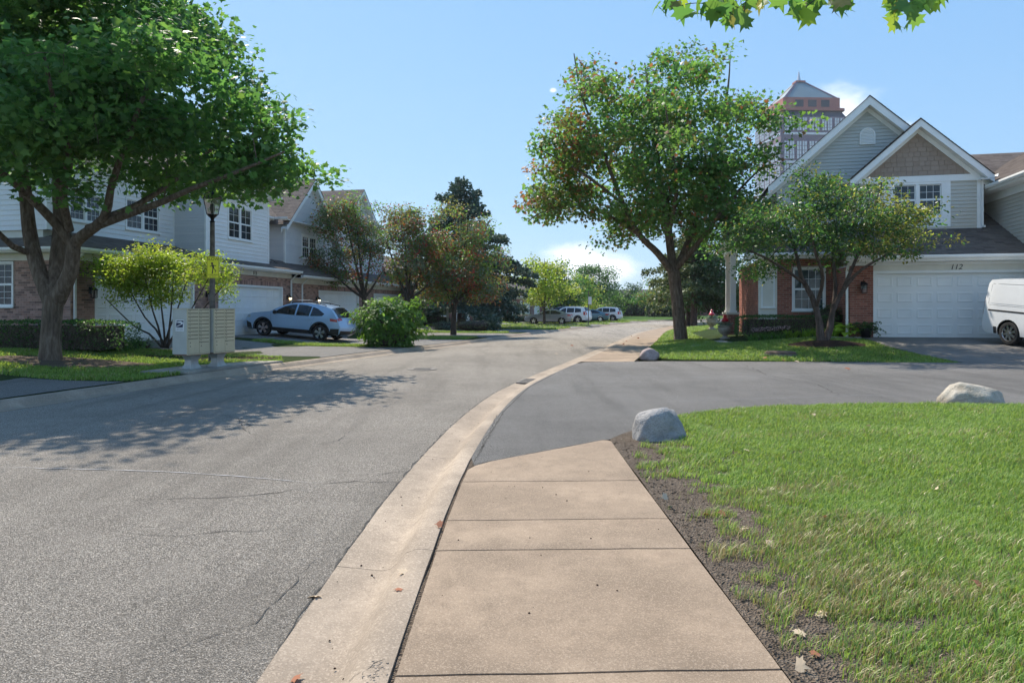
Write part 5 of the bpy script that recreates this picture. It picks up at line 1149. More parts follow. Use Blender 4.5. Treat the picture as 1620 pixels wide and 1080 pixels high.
# pines beyond the maple by the corner house
for i, (px, py, H_, lab) in enumerate([(1098, 515, 9.5, 'thick trunked pine behind the maple on the corner lawn'), (1089, 514, 8.5, 'slimmer pine trunk standing behind its thicker neighbour')]):
    g = G(px, py); conifer('pine_tree', lab, g, H_, 4.2 if i == 0 else 3.4, M['bark_pine'], L_['pine'], 85 + i, bare=.30, tr=.30 - .07 * i, n=44, nl=700, needle=.26, kind='quad', irregular=.4)
# young yellow green tree, far street trees
def street_tree(px, py, top, rx, label, mats, bark, seed, n=200, per=22, crad=.35, ls=.20, Yo=None, low=None, kind='quad', pick=None, cat='tree', name='street_tree', tr=.13):
    b = G(px, py); Y = b.y; s = Y / 1080; lowpy = low if low else py - (py - top) * .35; cy = (top + lowpy) / 2
    f = PX(px, lowpy + 6, Y); lm = [([b - Vector((0, 0, .1)), b.lerp(f, .5), f, PX(px + 2, cy, Y), PX(px, top + 8, Y)], [tr * 1.1, tr, tr * .85, tr * .5, .02])]
    for q, (dx, dy) in enumerate([(-.6, .0), (.6, .05), (-.4, -.4), (.45, -.45)]): lm.append(([f, PX(px + dx * rx * .5, (cy + lowpy) / 2, Y + (-1) ** q * .3), PX(px + dx * rx, cy + dy * (lowpy - top) * .5, Y + (-1) ** q * .8)], [tr * .5, tr * .3, .015]))
    return tree(name, label, cat, b, lm, [ell(px, cy, Y, rx * .8, (lowpy - top) / 2, rx * s * .8), ell(px, cy + (lowpy - top) * .18, Y, rx, (lowpy - top) * .28, rx * s), ell(px - rx * .15, cy - (lowpy - top) * .25, Y, rx * .55, (lowpy - top) * .25, rx * s * .6)],
                n, per, crad, ls, kind, [L_[q] for q in mats], bark, seed, pick=pick or (lambda p, r: int(r.random() < .35)), up=.5, hole=.13, flat=.6)
street_tree(861, 514, 402, 48, 'young yellow green tree in front of the silver sedan', ('yellow', 'bright'), M['bark_dark'], 101, 230, 22, .36, .22, low=482)
street_tree(883, 509, 418, 46, 'dark green tree rising behind the young yellow green one', ('dark', 'maple'), M['bark_dark'], 102, 240, 24, .5, .3, low=487)
street_tree(921, 506, 430, 26, 'mid green tree beyond the white cars', ('maple2', 'yellow'), M['bark_dark'], 103, 140, 22, .45, .28, low=490)
street_tree(946, 503, 402, 36, 'tall dark pear shaped tree beyond the parked cars', ('dark', 'maple'), M['bark_dark'], 104, 280, 24, .5, .3, low=488)
street_tree(936, 507, 470, 20, 'small pale green tree beside the signpost', ('yellow', 'maple2'), M['bark_dark'], 105, 80, 20, .35, .22, low=496, tr=.06)
street_tree(972, 502, 462, 24, 'rounded green tree at the road bend', ('maple2', 'dark'), M['bark_dark'], 106, 130, 22, .5, .3, low=492)
street_tree(1003, 501, 452, 22, 'dark blue green tree on the far bank', ('dark', 'blue'), M['bark_dark'], 107, 150, 22, .5, .32, low=491)
street_tree(1078, 506, 430, 62, 'broad olive tree beyond the pines', ('pine', 'olive'), M['bark_dark'], 108, 260, 24, .7, .36, low=492)
street_tree(1040, 502, 440, 34, 'shaded green tree far beyond the maple trunk', ('maple', 'olive'), M['bark_dark'], 109, 180, 22, .55, .32, low=488)
street_tree(1130, 512, 395, 70, 'dense dark tree behind the portico', ('dark', 'pine'), M['bark_dark'], 110, 300, 24, .6, .3, low=500)
street_tree(905, 505, 445, 22, 'slender dark tree between the parked cars', ('dark', 'maple2'), M['bark_dark'], 111, 120, 20, .45, .28, low=490)
# bushes, hedges: leafy shells over a dark twiggy core
def bush(name, label, cat, c, rx, ry, h, mat, n, ls, seed, rz=0, box=False, kind='oval', group=None, z0=.0, rough=.12, core=.86, up=.45):
    rg = np.random.default_rng(seed); root = empty(name, (c[0], c[1], c[2]), rz, label, cat, group)
    if box:
        m = MB(); k = core; m.box(-rx * k, rx * k, -ry * k, ry * k, .02, h * k)
        a = np.array([2 * ry * h, 2 * ry * h, 2 * rx * h, 2 * rx * h, 4 * rx * ry]); a = a / a.sum(); f = rg.choice(5, n, p=a); u, v = rg.uniform(-1, 1, n), rg.random(n)
        x = np.where(f == 0, -1, np.where(f == 1, 1, u)) * rx; w = rg.uniform(-1, 1, n); y = np.where(f == 2, -1, np.where(f == 3, 1, np.where(f < 2, u, w))) * ry; z = np.where(f == 4, 1, v) * h
        P = np.stack([x, y, z], 1); D = np.stack([np.where(f == 0, -1, np.where(f == 1, 1, 0)), np.where(f == 2, -1, np.where(f == 3, 1, 0)), np.where(f == 4, 1, .3)], 1).astype(float)
        ns = np.array([noise.noise((p[0] * 2.3 + seed, p[1] * 2.3, p[2] * 2.3)) for p in P]); P = P * (1 + 0) + D * (ns * rough)[:, None] + rg.normal(size=P.shape) * rough * .35
        e = np.minimum(1, np.abs(P[:, 0]) / rx) ** 10 * np.minimum(1, np.maximum(P[:, 2], 0) / h) ** 6; P[:, 2] -= e * .08 * h
    else:
        m = MB(); pr = [(max(.01, rx * core * math.sin(t) ** .7), h * core * .5 * (1 - math.cos(t))) for t in np.linspace(.08, math.pi - .05, 9)]; m.lathe(pr, 14, sq=ry / rx)
        d = rg.normal(size=(n, 3)); d /= np.linalg.norm(d, axis=1, keepdims=True); r_ = .80 + .22 * rg.random(n)
        ns = np.array([noise.noise((p[0] * 2.2 + seed, p[1] * 2.2, p[2] * 2.2)) + .5 * noise.noise((p[0] * 5 + seed, p[1] * 5, p[2] * 5)) for p in d]); r_ = r_ * (1 + ns * rough * 2)
        P = d * r_[:, None] * np.array([rx, ry, h * .5]); P[:, 2] += h * .5; P[:, 2] = np.maximum(P[:, 2], .03); D = d.copy()
    m.obj('branches', M['bark_dark'], root, smooth=60)
    mats = mat if isinstance(mat, (list, tuple)) else [mat]
    V, F = leaf_cloud(P, ls * (.65 + .7 * rg.random(n)), kind, seed, up, D, .1); mi = np.repeat((rg.random(n) < .3).astype(int), len(TPL[kind][1])) if len(mats) > 1 else None
    link('foliage', np_mesh('foliage', V, F, mats, mi), root); return root
g = G(610, 549); bush('leafy_bush', 'big glossy green bush beside the parked pale blue car', 'bush', g + Vector((.05, .3, 0)), 1.18, 1.05, 1.9 * g.y / 27, [L_['glossy'], L_['maple2']], 4600, .16, 201, rough=.28, core=.66)
x, y = left_world(.3, 1.55)
hx, hy = G(45, 548)[:2]
bush('clipped_hedge', 'low clipped dark hedge below the brick end wall of the white townhouse', 'hedge', (-13.9, 19.6, h_left(-13.9, 19.6) - .02), 3.0, .55, .78, [L_['dark'], L_['maple']], 8200, .06, 202, rz=-4, box=True, rough=.05)
x, y = right_world(-2.75, .75); bush('clipped_hedge', 'clipped hedge along the brick entry wall of the corner house', 'hedge', (x, y, .5), 1.55, .42, .66, [L_['dark'], L_['maple']], 6500, .05, 203, rz=AR, box=True, rough=.05)
x, y = right_world(-1.25, 1.1); bush('rounded_shrub', 'leafy dark shrub under the wide entry window', 'shrub', (x, y, .5), .55, .4, 1.1, L_['dark'], 1500, .08, 204)
for i, (px, py, rx, h, lab) in enumerate([(770, 512, 1.35, 1.55, 'round clipped dark bush between brick garages'), (690, 514, 1.6, .95, 'low dark hedge mound below the brick windows'), (800, 510, 1.5, .85, 'low dark hedge beyond the round clipped bush'), (827, 509, 1.3, .85, 'low dark hedge next to the silver sedan'), (722, 508, .8, 1.0, 'small dark mound behind the pine trunk')]):
    g = G(px, py); bush('clipped_bush', lab, 'bush', g, rx * g.y / 70, 1.0, h * g.y / 70, L_['dark'], 1500, .12, 210 + i, kind='quad', rough=.04, core=.93)
for i, (px, py, rx, h, lm_, lab) in enumerate([(757, 524, 1.5, .75, 'pine', 'sprawling olive shrub at the foot of the spruce'), (702, 522, .6, .5, 'grey', 'small pale shrub beside the white post'), (376, 520, .35, .9, 'dark', 'thin dark shrub by the garage wall near the parked blue car'), (520, 545, .0, 0, '', '')]):
    if rx: g = G(px, py); bush('low_shrub', lab, 'shrub', g, rx * g.y / 40, rx * .8 * g.y / 40, h * g.y / 40, L_[lm_], 1100, .10, 220 + i, rough=.2)
for i, (px, py, rx, h) in enumerate([(975, 501, 2.0, 3.0), (992, 501, 2.2, 3.2), (1011, 501, 1.8, 3.0), (1028, 501, 2.0, 2.4), (960, 502, 1.6, 2.4)]):
    g = G(px, py); bush('far_bush', 'rounded dark bush on the far green bank', 'bush', g, rx * 1.2, 1.8, h * 1.1, L_['dark'], 700, .32, 230 + i, kind='quad', group='bushes on the far green bank', rough=.12)
for i, (px, hw) in enumerate([(1043, 2.2), (1058, 2.6)]):
    g = G(px, 502); bush('far_hedge', 'clipped hedge block at the far end of the road', 'hedge', g, hw, 1.2, 2.0, L_['dark'], 900, .3, 240 + i, box=True, kind='quad', group='hedge blocks at the road end', rough=.08)
# ground cover, flowers, hosta, ferns at the corner house
def tuft(name, label, cat, c, n, L, spread, mat, seed, wid=.02, curve=.5, group=None):
    rg = np.random.default_rng(seed); root = empty(name, tuple(c), 0, label, cat, group); V = []; F = []
    for i in range(n):
        a = rg.random() * 6.283; r0 = spread * rg.random() ** .5; l = L * (.6 + .6 * rg.random()); ox, oy = r0 * math.cos(a), r0 * math.sin(a); a2 = a + rg.normal() * .7; out_ = curve * l * (.4 + .8 * rg.random())
        px_, py_ = -math.sin(a2), math.cos(a2); k0 = len(V); w = wid * (.6 + .8 * rg.random())
        for j, (t, ww) in enumerate([(0, .6), (.4, 1), (.75, .8), (1, .02)]):
            d = out_ * t ** 1.6; z = l * (t - .42 * curve * t * t); V += [(ox + math.cos(a2) * d + px_ * w * ww, oy + math.sin(a2) * d + py_ * w * ww, z), (ox + math.cos(a2) * d - px_ * w * ww, oy + math.sin(a2) * d - py_ * w * ww, z)]
        for j in range(3): q = k0 + 2 * j; F += [(q, q + 1, q + 3), (q, q + 3, q + 2)]
    link('blades', np_mesh('blades', np.array(V), np.array(F), mat), root); return root
for i in range(7):
    x, y = right_world(-3.85 + i * .42, .02 + .1 * (i % 2)); z = h_lot(x, y)
    tuft('daylily_clump', ('deep' if i < 3 else 'bright') + ' green arching daylily clump at the foot of the clipped hedge', 'plant', (x, y, z), 70, .42, .18, L_['maple2'] if i < 3 else L_['bright'], 260 + i, .012, .8, 'daylily clumps before the hedge')
for i in range(6):
    x, y = right_world(-3.75 + i * .2, .22); z = h_lot(x, y); r_ = bush('flower_cluster', 'faded pink flower head cluster in front of the hedge', 'flowers', (x, y, z + .30), .13, .10, .16, L_['pink'], 150, .03, 270 + i, kind='quad', group='pink flowers before the hedge')
    m = MB()
    for k in range(3): m.tube([(.02 * k - .02, 0, -.32), (.04 * k - .04, .02, .06)], .004, 4)
    m.obj('stem', L_['maple'], r_)
def big_leaf_plant(name, label, c, n, L, mat, seed, wide=.5):
    rg = np.random.default_rng(seed); root = empty(name, tuple(c), 0, label, 'plant'); q = MB(); NU, NV = 6, 4; vs = []
    for i in range(NU + 1):
        t = i / NU; w = wide * .5 * math.sin(math.pi * min(1, t * .98 + .02)) ** .75 * (1 - .25 * t)
        for j in range(-NV // 2, NV // 2 + 1): u = j / (NV / 2); vs.append((w * u, t, .16 * t - .42 * t * t + .07 * abs(u) * math.sin(math.pi * t)))
    K = NV + 1; q.add(vs, [(i * K + j, i * K + j + 1, (i + 1) * K + j + 1, (i + 1) * K + j) for i in range(NU) for j in range(NV)]); me = q.mesh('leaf', mat, 60, fix=False); st = MB()
    for i in range(n):
        a = i * 2.4 + rg.normal() * .2; tier = i / n; r0 = .05 + .20 * (1 - tier); z = L * (.25 + .75 * tier); l = L * (.75 + .35 * rg.random()) * (1 - .25 * tier)
        st.tube([(0, 0, 0), (r0 * .5 * math.cos(a), r0 * .5 * math.sin(a), z * .6), (r0 * math.cos(a), r0 * math.sin(a), z)], .006, 4, cap=False)
        link('leaf', me, root, (r0 * math.cos(a), r0 * math.sin(a), z), (R(rg.normal() * 10 + 12 * tier), R(rg.normal() * 12), a - math.pi / 2), (l, l, l))
    st.obj('stems', mat, root); return root
g = G(1340, 533); big_leaf_plant('hosta', 'lime green broad leaved hosta beside the ornamental tree trunk', g, 46, .42, L_['lime'], 280, .62)
# potted fern next to the garage
x, y = right_world(-.38, -.28); z = h_lot(x, y); root = empty('potted_fern', (x, y, z), 0, 'dark leafy fern in a black pot by the garage pier', 'potted plant')
m = MB(); m.lathe([(.14, 0), (.19, .26), (.205, .26), (.205, .30), (.18, .30), (.17, .22), (0, .22)], 18); m.obj('pot', M['black_metal'], root, smooth=40)
rg = np.random.default_rng(5); P = []; D = []
for i in range(34):
    a = rg.random() * 6.28; l = .35 + .22 * rg.random(); el_ = .3 + .9 * rg.random()
    for t in np.linspace(.1, 1, 22): P.append((math.cos(a) * l * t, math.sin(a) * l * t, .28 + el_ * .55 * t - .45 * t * t)); D.append((math.cos(a) * .3 + rg.normal() * .8, math.sin(a) * .3 + rg.normal() * .8, 0))
V, F = leaf_cloud(np.array(P), np.full(len(P), .07), 'quad', 6, .6, np.array(D), .3); link('fronds', np_mesh('fronds', V, F, L_['dark']), root)
# low plants by the left hedge
for i, (px, py, s) in enumerate([(150, 552, .42), (172, 553, .38), (205, 553, .45), (226, 551, .4), (190, 556, .3)]):
    g = G(px, py); bush('ground_cover_plant', 'low grey green ground cover plant in front of the dark hedge', 'plant', g, s, s * .7, .34, L_['grey'] if i % 2 else L_['maple2'], 420, .07, 290 + i, group='ground cover beside the dark hedge', rough=.25, core=.6)
# ---------------------------------------------------------------- grass
M['grass1'] = leafmat('grass_blade', (.055, .115, .022), (.105, .19, .038), .45, .5, .3, (.40, .54, .08), (.20, .25, .07))
M['grass_dry'] = leafmat('dry_grass_blade', (.20, .16, .075), (.30, .25, .13), .35, .4, .5, (.42, .34, .15), (.24, .25, .10))
M['grass_lite'] = leafmat('pale_grass_blade', (.10, .18, .035), (.165, .255, .06), .45, .5, .3, (.42, .62, .12), (.24, .30, .11))
def grass(name, label, poly, dens, wid, L, hf, seed, mask=None, dryf=None, tip=True, maxn=400000):
    rg = np.random.default_rng(seed); xs = [p[0] for p in poly]; ys = [p[1] for p in poly]; A_ = (max(xs) - min(xs)) * (max(ys) - min(ys)); n = min(maxn, int(A_ * dens))
    x = rg.uniform(min(xs), max(xs), n); y = rg.uniform(min(ys), max(ys), n); k = np_inside(poly, x, y); x, y = x[k], y[k]
    ns = np.array([noise.noise((a * 1.6, b * 1.6, seed)) for a, b in zip(x, y)]); n2 = np.array([noise.noise((a * 5.5, b * 5.5, seed + 9)) for a, b in zip(x, y)])
    if mask is not None: k = rg.random(len(x)) < mask(x, y, ns, n2); x, y, ns, n2 = x[k], y[k], ns[k], n2[k]
    N = len(x); z = np.array([hf(a, b) for a, b in zip(x, y)]); a = rg.uniform(0, 6.283, N); ca, sa = np.cos(a), np.sin(a)
    l = L * (.45 + .85 * rg.random(N) ** 1.5) * (1 + .4 * ns + .35 * n2); w = wid * (.6 + .8 * rg.random(N)); ln = l * (.25 + .75 * rg.random(N)); lx_ = ca * ln + .012; ly_ = sa * ln
    V = np.zeros((N, 5, 3)); px_, py_ = -sa * w * .5, ca * w * .5
    V[:, 0] = np.stack([x - px_, y - py_, z - .01], 1); V[:, 1] = np.stack([x + px_, y + py_, z - .01], 1)
    V[:, 2] = np.stack([x - px_ * .9 + lx_ * .35, y - py_ * .9 + ly_ * .35, z + l * .62], 1); V[:, 3] = np.stack([x + px_ * .9 + lx_ * .35, y + py_ * .9 + ly_ * .35, z + l * .62], 1)
    V[:, 4] = np.stack([x + lx_, y + ly_, z + l * .9], 1)
    T = np.array([(0, 1, 3), (0, 3, 2), (2, 3, 4)]); F = (T[None] + (np.arange(N) * 5)[:, None, None]).reshape(-1, 3)
    dr = (rg.random(N) < (dryf(x, y, ns, n2) if dryf else .08)).astype(int); lt = rg.random(N) < np.clip(.28 + .55 * np.array([noise.noise((a_ * .9 + 31, b_ * .9, seed)) for a_, b_ in zip(x, y)]) + .3 * n2, .04, .85); dr = np.where((dr == 0) & lt, 2, dr)
    return link(name, np_mesh(name, V.reshape(-1, 3), F, [M['grass1'], M['grass_dry'], M['grass_lite']], np.repeat(dr, 3)), None, kind='stuff', label=label)
def nm(x, y, a, b):
    e = x - 1.06 + .42 * b + .30 * a; t = np.clip((e - .16 - .10 * np.sin(y * 1.7) - np.where(y > 6.2, .35 * np.clip(y - 6.0, 0, 1), 0)) / .42, 0, 1)
    bare = np.clip((b + .62 - .35 * np.clip((x - 2.2) / 2, 0, 1) * -1) / .5, 0, 1); return t * np.clip(.12 + bare, 0, 1)
vis = [(1.08, 1.9), (1.08, 7.3)] + [(x + .05, y - .04) for x, y in near_edge[1:7]] + [(7.8, 9.2), (7.4, 8.6), (1.9, 1.9)]
nearp = [p for p in [(1.08, 2.0), (1.08, 5.2), (4.3, 5.2), (1.75, 2.0)]]
dryn = lambda x, y, a, b: np.clip(.10 + .55 * (a - .05) + .45 * np.clip(1.9 - (x - .15 * y), 0, .8) + .25 * b, .03, .8)
grass('grass', 'long blades of the near corner lawn along the sidewalk', nearp, 15000, .0036, .054, h_lawn, 301, nm, dryn)
midp = [(1.08, 5.2), (1.08, 7.3)] + [(x + .06, y - .05) for x, y in near_edge[1:7]] + [(7.9, 9.15), (4.3, 5.2)]
grass('grass', 'dense short turf of the near corner lawn by the side street', midp, 9500, .005, .05, h_lawn, 302, nm, lambda x, y, a, b: np.clip(.05 + .35 * (a - .1) + .3 * np.clip(2.0 - x, 0, .8), .02, .6))
jt = [(p[0] + .004, p[1]) for p in RBS if 2 < p[1] < 6.1]; grass('weeds', 'sparse weeds in the joint beside the curb', jt + [(p[0] + .03, p[1]) for p in jt[::-1]], 160, .004, .04, lambda x, y: -.02, 315, lambda x, y, a, b: np.clip(b * 3, 0, 1))
isl = [p for p in lot_edge if p[1] < 33] + [right_world(-5.2, 5), right_world(-4.9, .2), right_world(-4.2, -.15), right_world(-1.2, -.75), right_world(-.62, -.9), right_world(-.5, -3), right_world(.15, -5.1), right_world(.35, -5.78), (9.5, 17.2), (7.5, 17.66), (4.4, 18.4)]
gm = G(1330, 550); gm2 = G(1299, 546)
def im(x, y, a, b): return np.where(((x - gm2.x - .15) / 1.15) ** 2 + ((y - gm2.y + .05) / .62) ** 2 < 1, 0, 1.0)
grass('grass', 'mown grass of the corner house lawn', isl, 1500, .013, .06, h_lot, 303, im, lambda x, y, a, b: np.clip(.04 + .12 * a, .01, .3), maxn=260000)
grass('grass', 'lawn running on behind the tall maple', [p for p in lot_edge if 32 <= p[1] < 52] + [(swr(52) + 6, 52), right_world(-5.6, 14), right_world(-5.3, 5.2)], 500, .03, .09, h_lot, 313)
sheetmul = [(gm2.x + .15 + 1.2 * math.cos(t), gm2.y - .05 + .68 * math.sin(t) + .04 * math.sin(5 * t)) for t in np.linspace(0, 6.283, 22)[:-1]]
sheet('mulch_bed', sheetmul, lambda x, y: h_lot(x, y) + .14 * max(0, 1 - ((x - gm2.x - .15) / 1.2) ** 2 - ((y - gm2.y + .05) / .68) ** 2), M['mulch'], .12, dz=.012, kind='structure', label='brown bark mulch mound around the ornamental tree')
lpoly = [(xl(y) - .06, y) for y in np.linspace(13.4, 14.8, 4)] + [(xl(15) - 1.3, 15.0), (xl(16.2) - 1.35, 16.5), (xl(18.2) - .8, 18.1), (xl(18.3) - .06, 18.3)] + [left_world(1.5, 7.0)] + [left_world(1.85, s) for s in (6, 4, 2.5)] + [(-13, 20.3), (-19, 19.6), (-19, 16.9), (-14, 15.65), (-10.6, 14.32), (-8.85, 13.55)]
gt = G(80, 572)
def lmk(x, y, a, b):
    r = ((x - gt.x - .6) / 2.0) ** 2 + ((y - gt.y) / 1.0) ** 2; d = ((x + 8.3) / 2.2) ** 2 + ((y - 19.4) / .7) ** 2
    return np.where((r < 1 + .3 * b) | ((d < 1)), .03, np.clip(.95 + .5 * b, 0, 1))
grass('grass', 'shaded grass under the big maple beside the mailboxes', lpoly, 1300, .015, .075, h_left, 304, lmk, lambda x, y, a, b: np.clip(.06 + .25 * a, .01, .4))
sheet('mulch_bed', [(gt.x + .6 + 2.1 * math.cos(t), gt.y + 1.05 * math.sin(t) + .05 * math.sin(4 * t)) for t in np.linspace(0, 6.283, 24)[:-1]], lambda x, y: h_left(x, y) + .05 * max(0, 1 - ((x - gt.x - .6) / 2.1) ** 2 - ((y - gt.y) / 1.05) ** 2), M['mulch_pale'], .3, dz=.012, kind='structure', label='faded mulch ring at the foot of the big maple')
sheet('mulch_bed', [(-19, 18.6), (-14, 18.7), (-10.5, 18.6), (-8.2, 18.55), (-6.6, 19.2), (-6.9, 20.1), (-9, 20.5), left_world(1.85, 1.5), left_world(1.85, .3), (-13.6, 21), (-19, 21.8)], h_left, M['mulch'], .5, dz=.014, kind='structure', label='dark mulch bed below the hedge and shrub tree')
def lstrip(t0, t1, s0, s1, lab, seed, dens=1000, w=.02, L=.09):
    P = [left_world(t0, s) for s in np.linspace(s0, s1, 6)] + [left_world(t1, s) for s in np.linspace(s1, s0, 6)]
    P = [(min(x, xl(y) - .08), y) for x, y in P]; grass('grass', lab, P, dens, w, L, h_left, seed)
lstrip(7.32, 8.4, 2.3, 8.1, 'narrow bright grass strip between the two near driveways', 305, 1500)
lstrip(14.3, 17.0, 4.6, 9, 'grass strip in front of the big green bush', 306, 900)
lstrip(22.9, 24.8, 2.5, 9, 'grass strip by the slim crabapple', 307, 800, .03); lstrip(30.8, 36.3, 1.5, 12, 'grass below the brick townhouse windows', 308, 500, .04, .12); lstrip(40.7, 43.3, 2.5, 14, 'grass strip near the round clipped bush', 309, 400, .05, .12); lstrip(49.2, 51.8, 3, 16, 'grass strip by the young tree', 310, 350, .06, .12); lstrip(58.2, 62.8, 2.5, 18, 'grass in front of the silver sedan', 311, 300, .07, .13); lstrip(68.7, 70.8, 2.5, 20, 'grass by the signpost', 312, 300, .07, .13)
# green banks beyond the bend
for k_, (pl, lab) in enumerate([([(19.5, 92), (29, 102), (44, 110), (80, 120.5), (80, 150), (10, 150), (10, 96)], 'bright green bank at the end of the road')]):
    sheet('grass_bank', pl, lambda x, y: .02 + .10 * sstep(92, 125, y), M['far_grass'], 5, kind='structure', label=lab)
# ---------------------------------------------------------------- overhanging maple, its trunk behind the viewer
tb = Vector((5.6, -3.2, h_lawn(5.6, -3.2))); rg = np.random.default_rng(77)
root = empty('overhanging_maple', tuple(tb), 0, 'maple whose lowest leafy boughs hang into the top of the view', 'tree'); S = Skel()
S.limb([(0, 0, -.2), (0, 0, 1), (-.1, .1, 2.6)], [.32, .25, .23], 10)
S.limb([(-.1, .1, 2.5), (-.7, 1.2, 4.0), (-1.6, 3.0, 4.55), (-2.7, 5.0, 4.35), (-3.6, 6.5, 3.95)], [.15, .11, .08, .05, .02]); S.limb([(-.1, .1, 2.6), (.3, -.5, 4.5), (.5, -.8, 7), (.4, -.6, 9)], [.18, .14, .09, .03])
S.limb([(-1.6, 3.0, 4.55), (-1.4, 5.0, 4.5), (-1.5, 7.0, 4.05)], [.06, .04, .015]); S.limb([(-.1, .1, 2.6), (1.2, .8, 4.5), (2.6, 1.6, 6)], [.13, .09, .03]); S.limb([(0, 0, 2.6), (-1.2, -1.0, 4.8), (-2.6, -1.8, 6.2)], [.14, .09, .03])
me = None; V, F = TPL['maple']; meshes = [np_mesh('leaf', V, F, L_['maple2']), np_mesh('leaf', V, F, L_['bright']), np_mesh('leaf', V, F, L_['maple']), np_mesh('leaf', V, F, L_['olive'])]
tgt = []
for (x, y, Y_) in [(1022, -4, 4.6), (1070, 8, 4.4), (1078, 15, 4.1), (1090, -8, 4.5), (1115, 12, 4.0), (1120, -5, 4.4), (1130, 20, 3.9), (1138, 5, 4.2), (1150, 22, 4.1), (1160, 30, 3.9), (1165, 10, 4.3), (1178, 28, 4.0), (1182, 5, 4.1), (1190, -6, 4.5), (1205, -2, 4.3), (1230, 0, 4.4), (1245, -12, 4.2), (1270, 22, 3.8), (1280, 6, 4.1), (1288, -6, 4.3), (1300, 2, 4.0), (1312, 8, 4.2), (1325, -2, 4.4), (1338, 0, 4.0), (1262, 0, 4.3), (1402, 0, 4.0), (1412, 8, 4.2), (1432, 28, 3.8), (1425, 5, 4.0), (1440, 34, 3.9), (1448, 10, 4.1), (1475, 6, 4.2), (1468, -8, 4.0), (1436, -10, 4.3), (1155, -15, 4.2), (1110, -20, 4.2), (1295, -25, 4.2), (1420, -22, 4.1), (1060, -25, 4.4), (1200, -30, 4.1), (1350, -30, 4.2), (1480, -28, 4.1), (1240, -40, 4.0), (1380, -45, 4.0), (1140, -45, 4.0)]:
    tgt.append(PX(x, y - 6, Y_) - tb)
order = sorted(range(len(tgt)), key=lambda i: (tgt[i] - Vector((-2.7, 5.0, 4.35))).length)
for i in order: S.grow(np.array(tgt[i]), rg, rmin=.003, lowbias=.1)
for i, p in enumerate(tgt):
    for k in range(3 if i % 3 else 2):
        q = p + Vector((rg.normal(), rg.normal(), rg.normal() * .5)) * (.0 if k == 0 else .06); s = .108 * (.75 + .5 * rg.random())
        link('leaf', meshes[rg.choice(4, p=[.48, .14, .26, .12])], root, tuple(q), (R(180 + rg.normal() * 30), R(rg.normal() * 40), rg.random() * 6.28) if False else (R(-60 + rg.normal() * 28), R(rg.normal() * 35), R(rg.normal() * 70)), (s, -s if False else s, s))
T = crown_points([(.3, -.4, 7.2, 3.4, 3.0, 2.6), (-1.2, -1.4, 6, 2.2, 1.8, 1.4), (1.8, .6, 6, 1.8, 1.4, 1.4)], 130, rg)
for t in T[np.argsort(np.linalg.norm(T - np.array([0, 0, 4]), axis=1))]: S.grow(t, rg)
N = 130 * 26; ci = np.repeat(np.arange(130), 26); pos = T[ci] + rg.normal(size=(N, 3)) * .38 * np.array([1, 1, .6]); V, F = leaf_cloud(pos, .15 * (.7 + .6 * rg.random(N)), 'star', 78, .6)
link('crown', np_mesh('crown', V, F, L_['maple2']), root); S.m.obj('trunk', M['bark_dark'], root, smooth=60, fix=False)
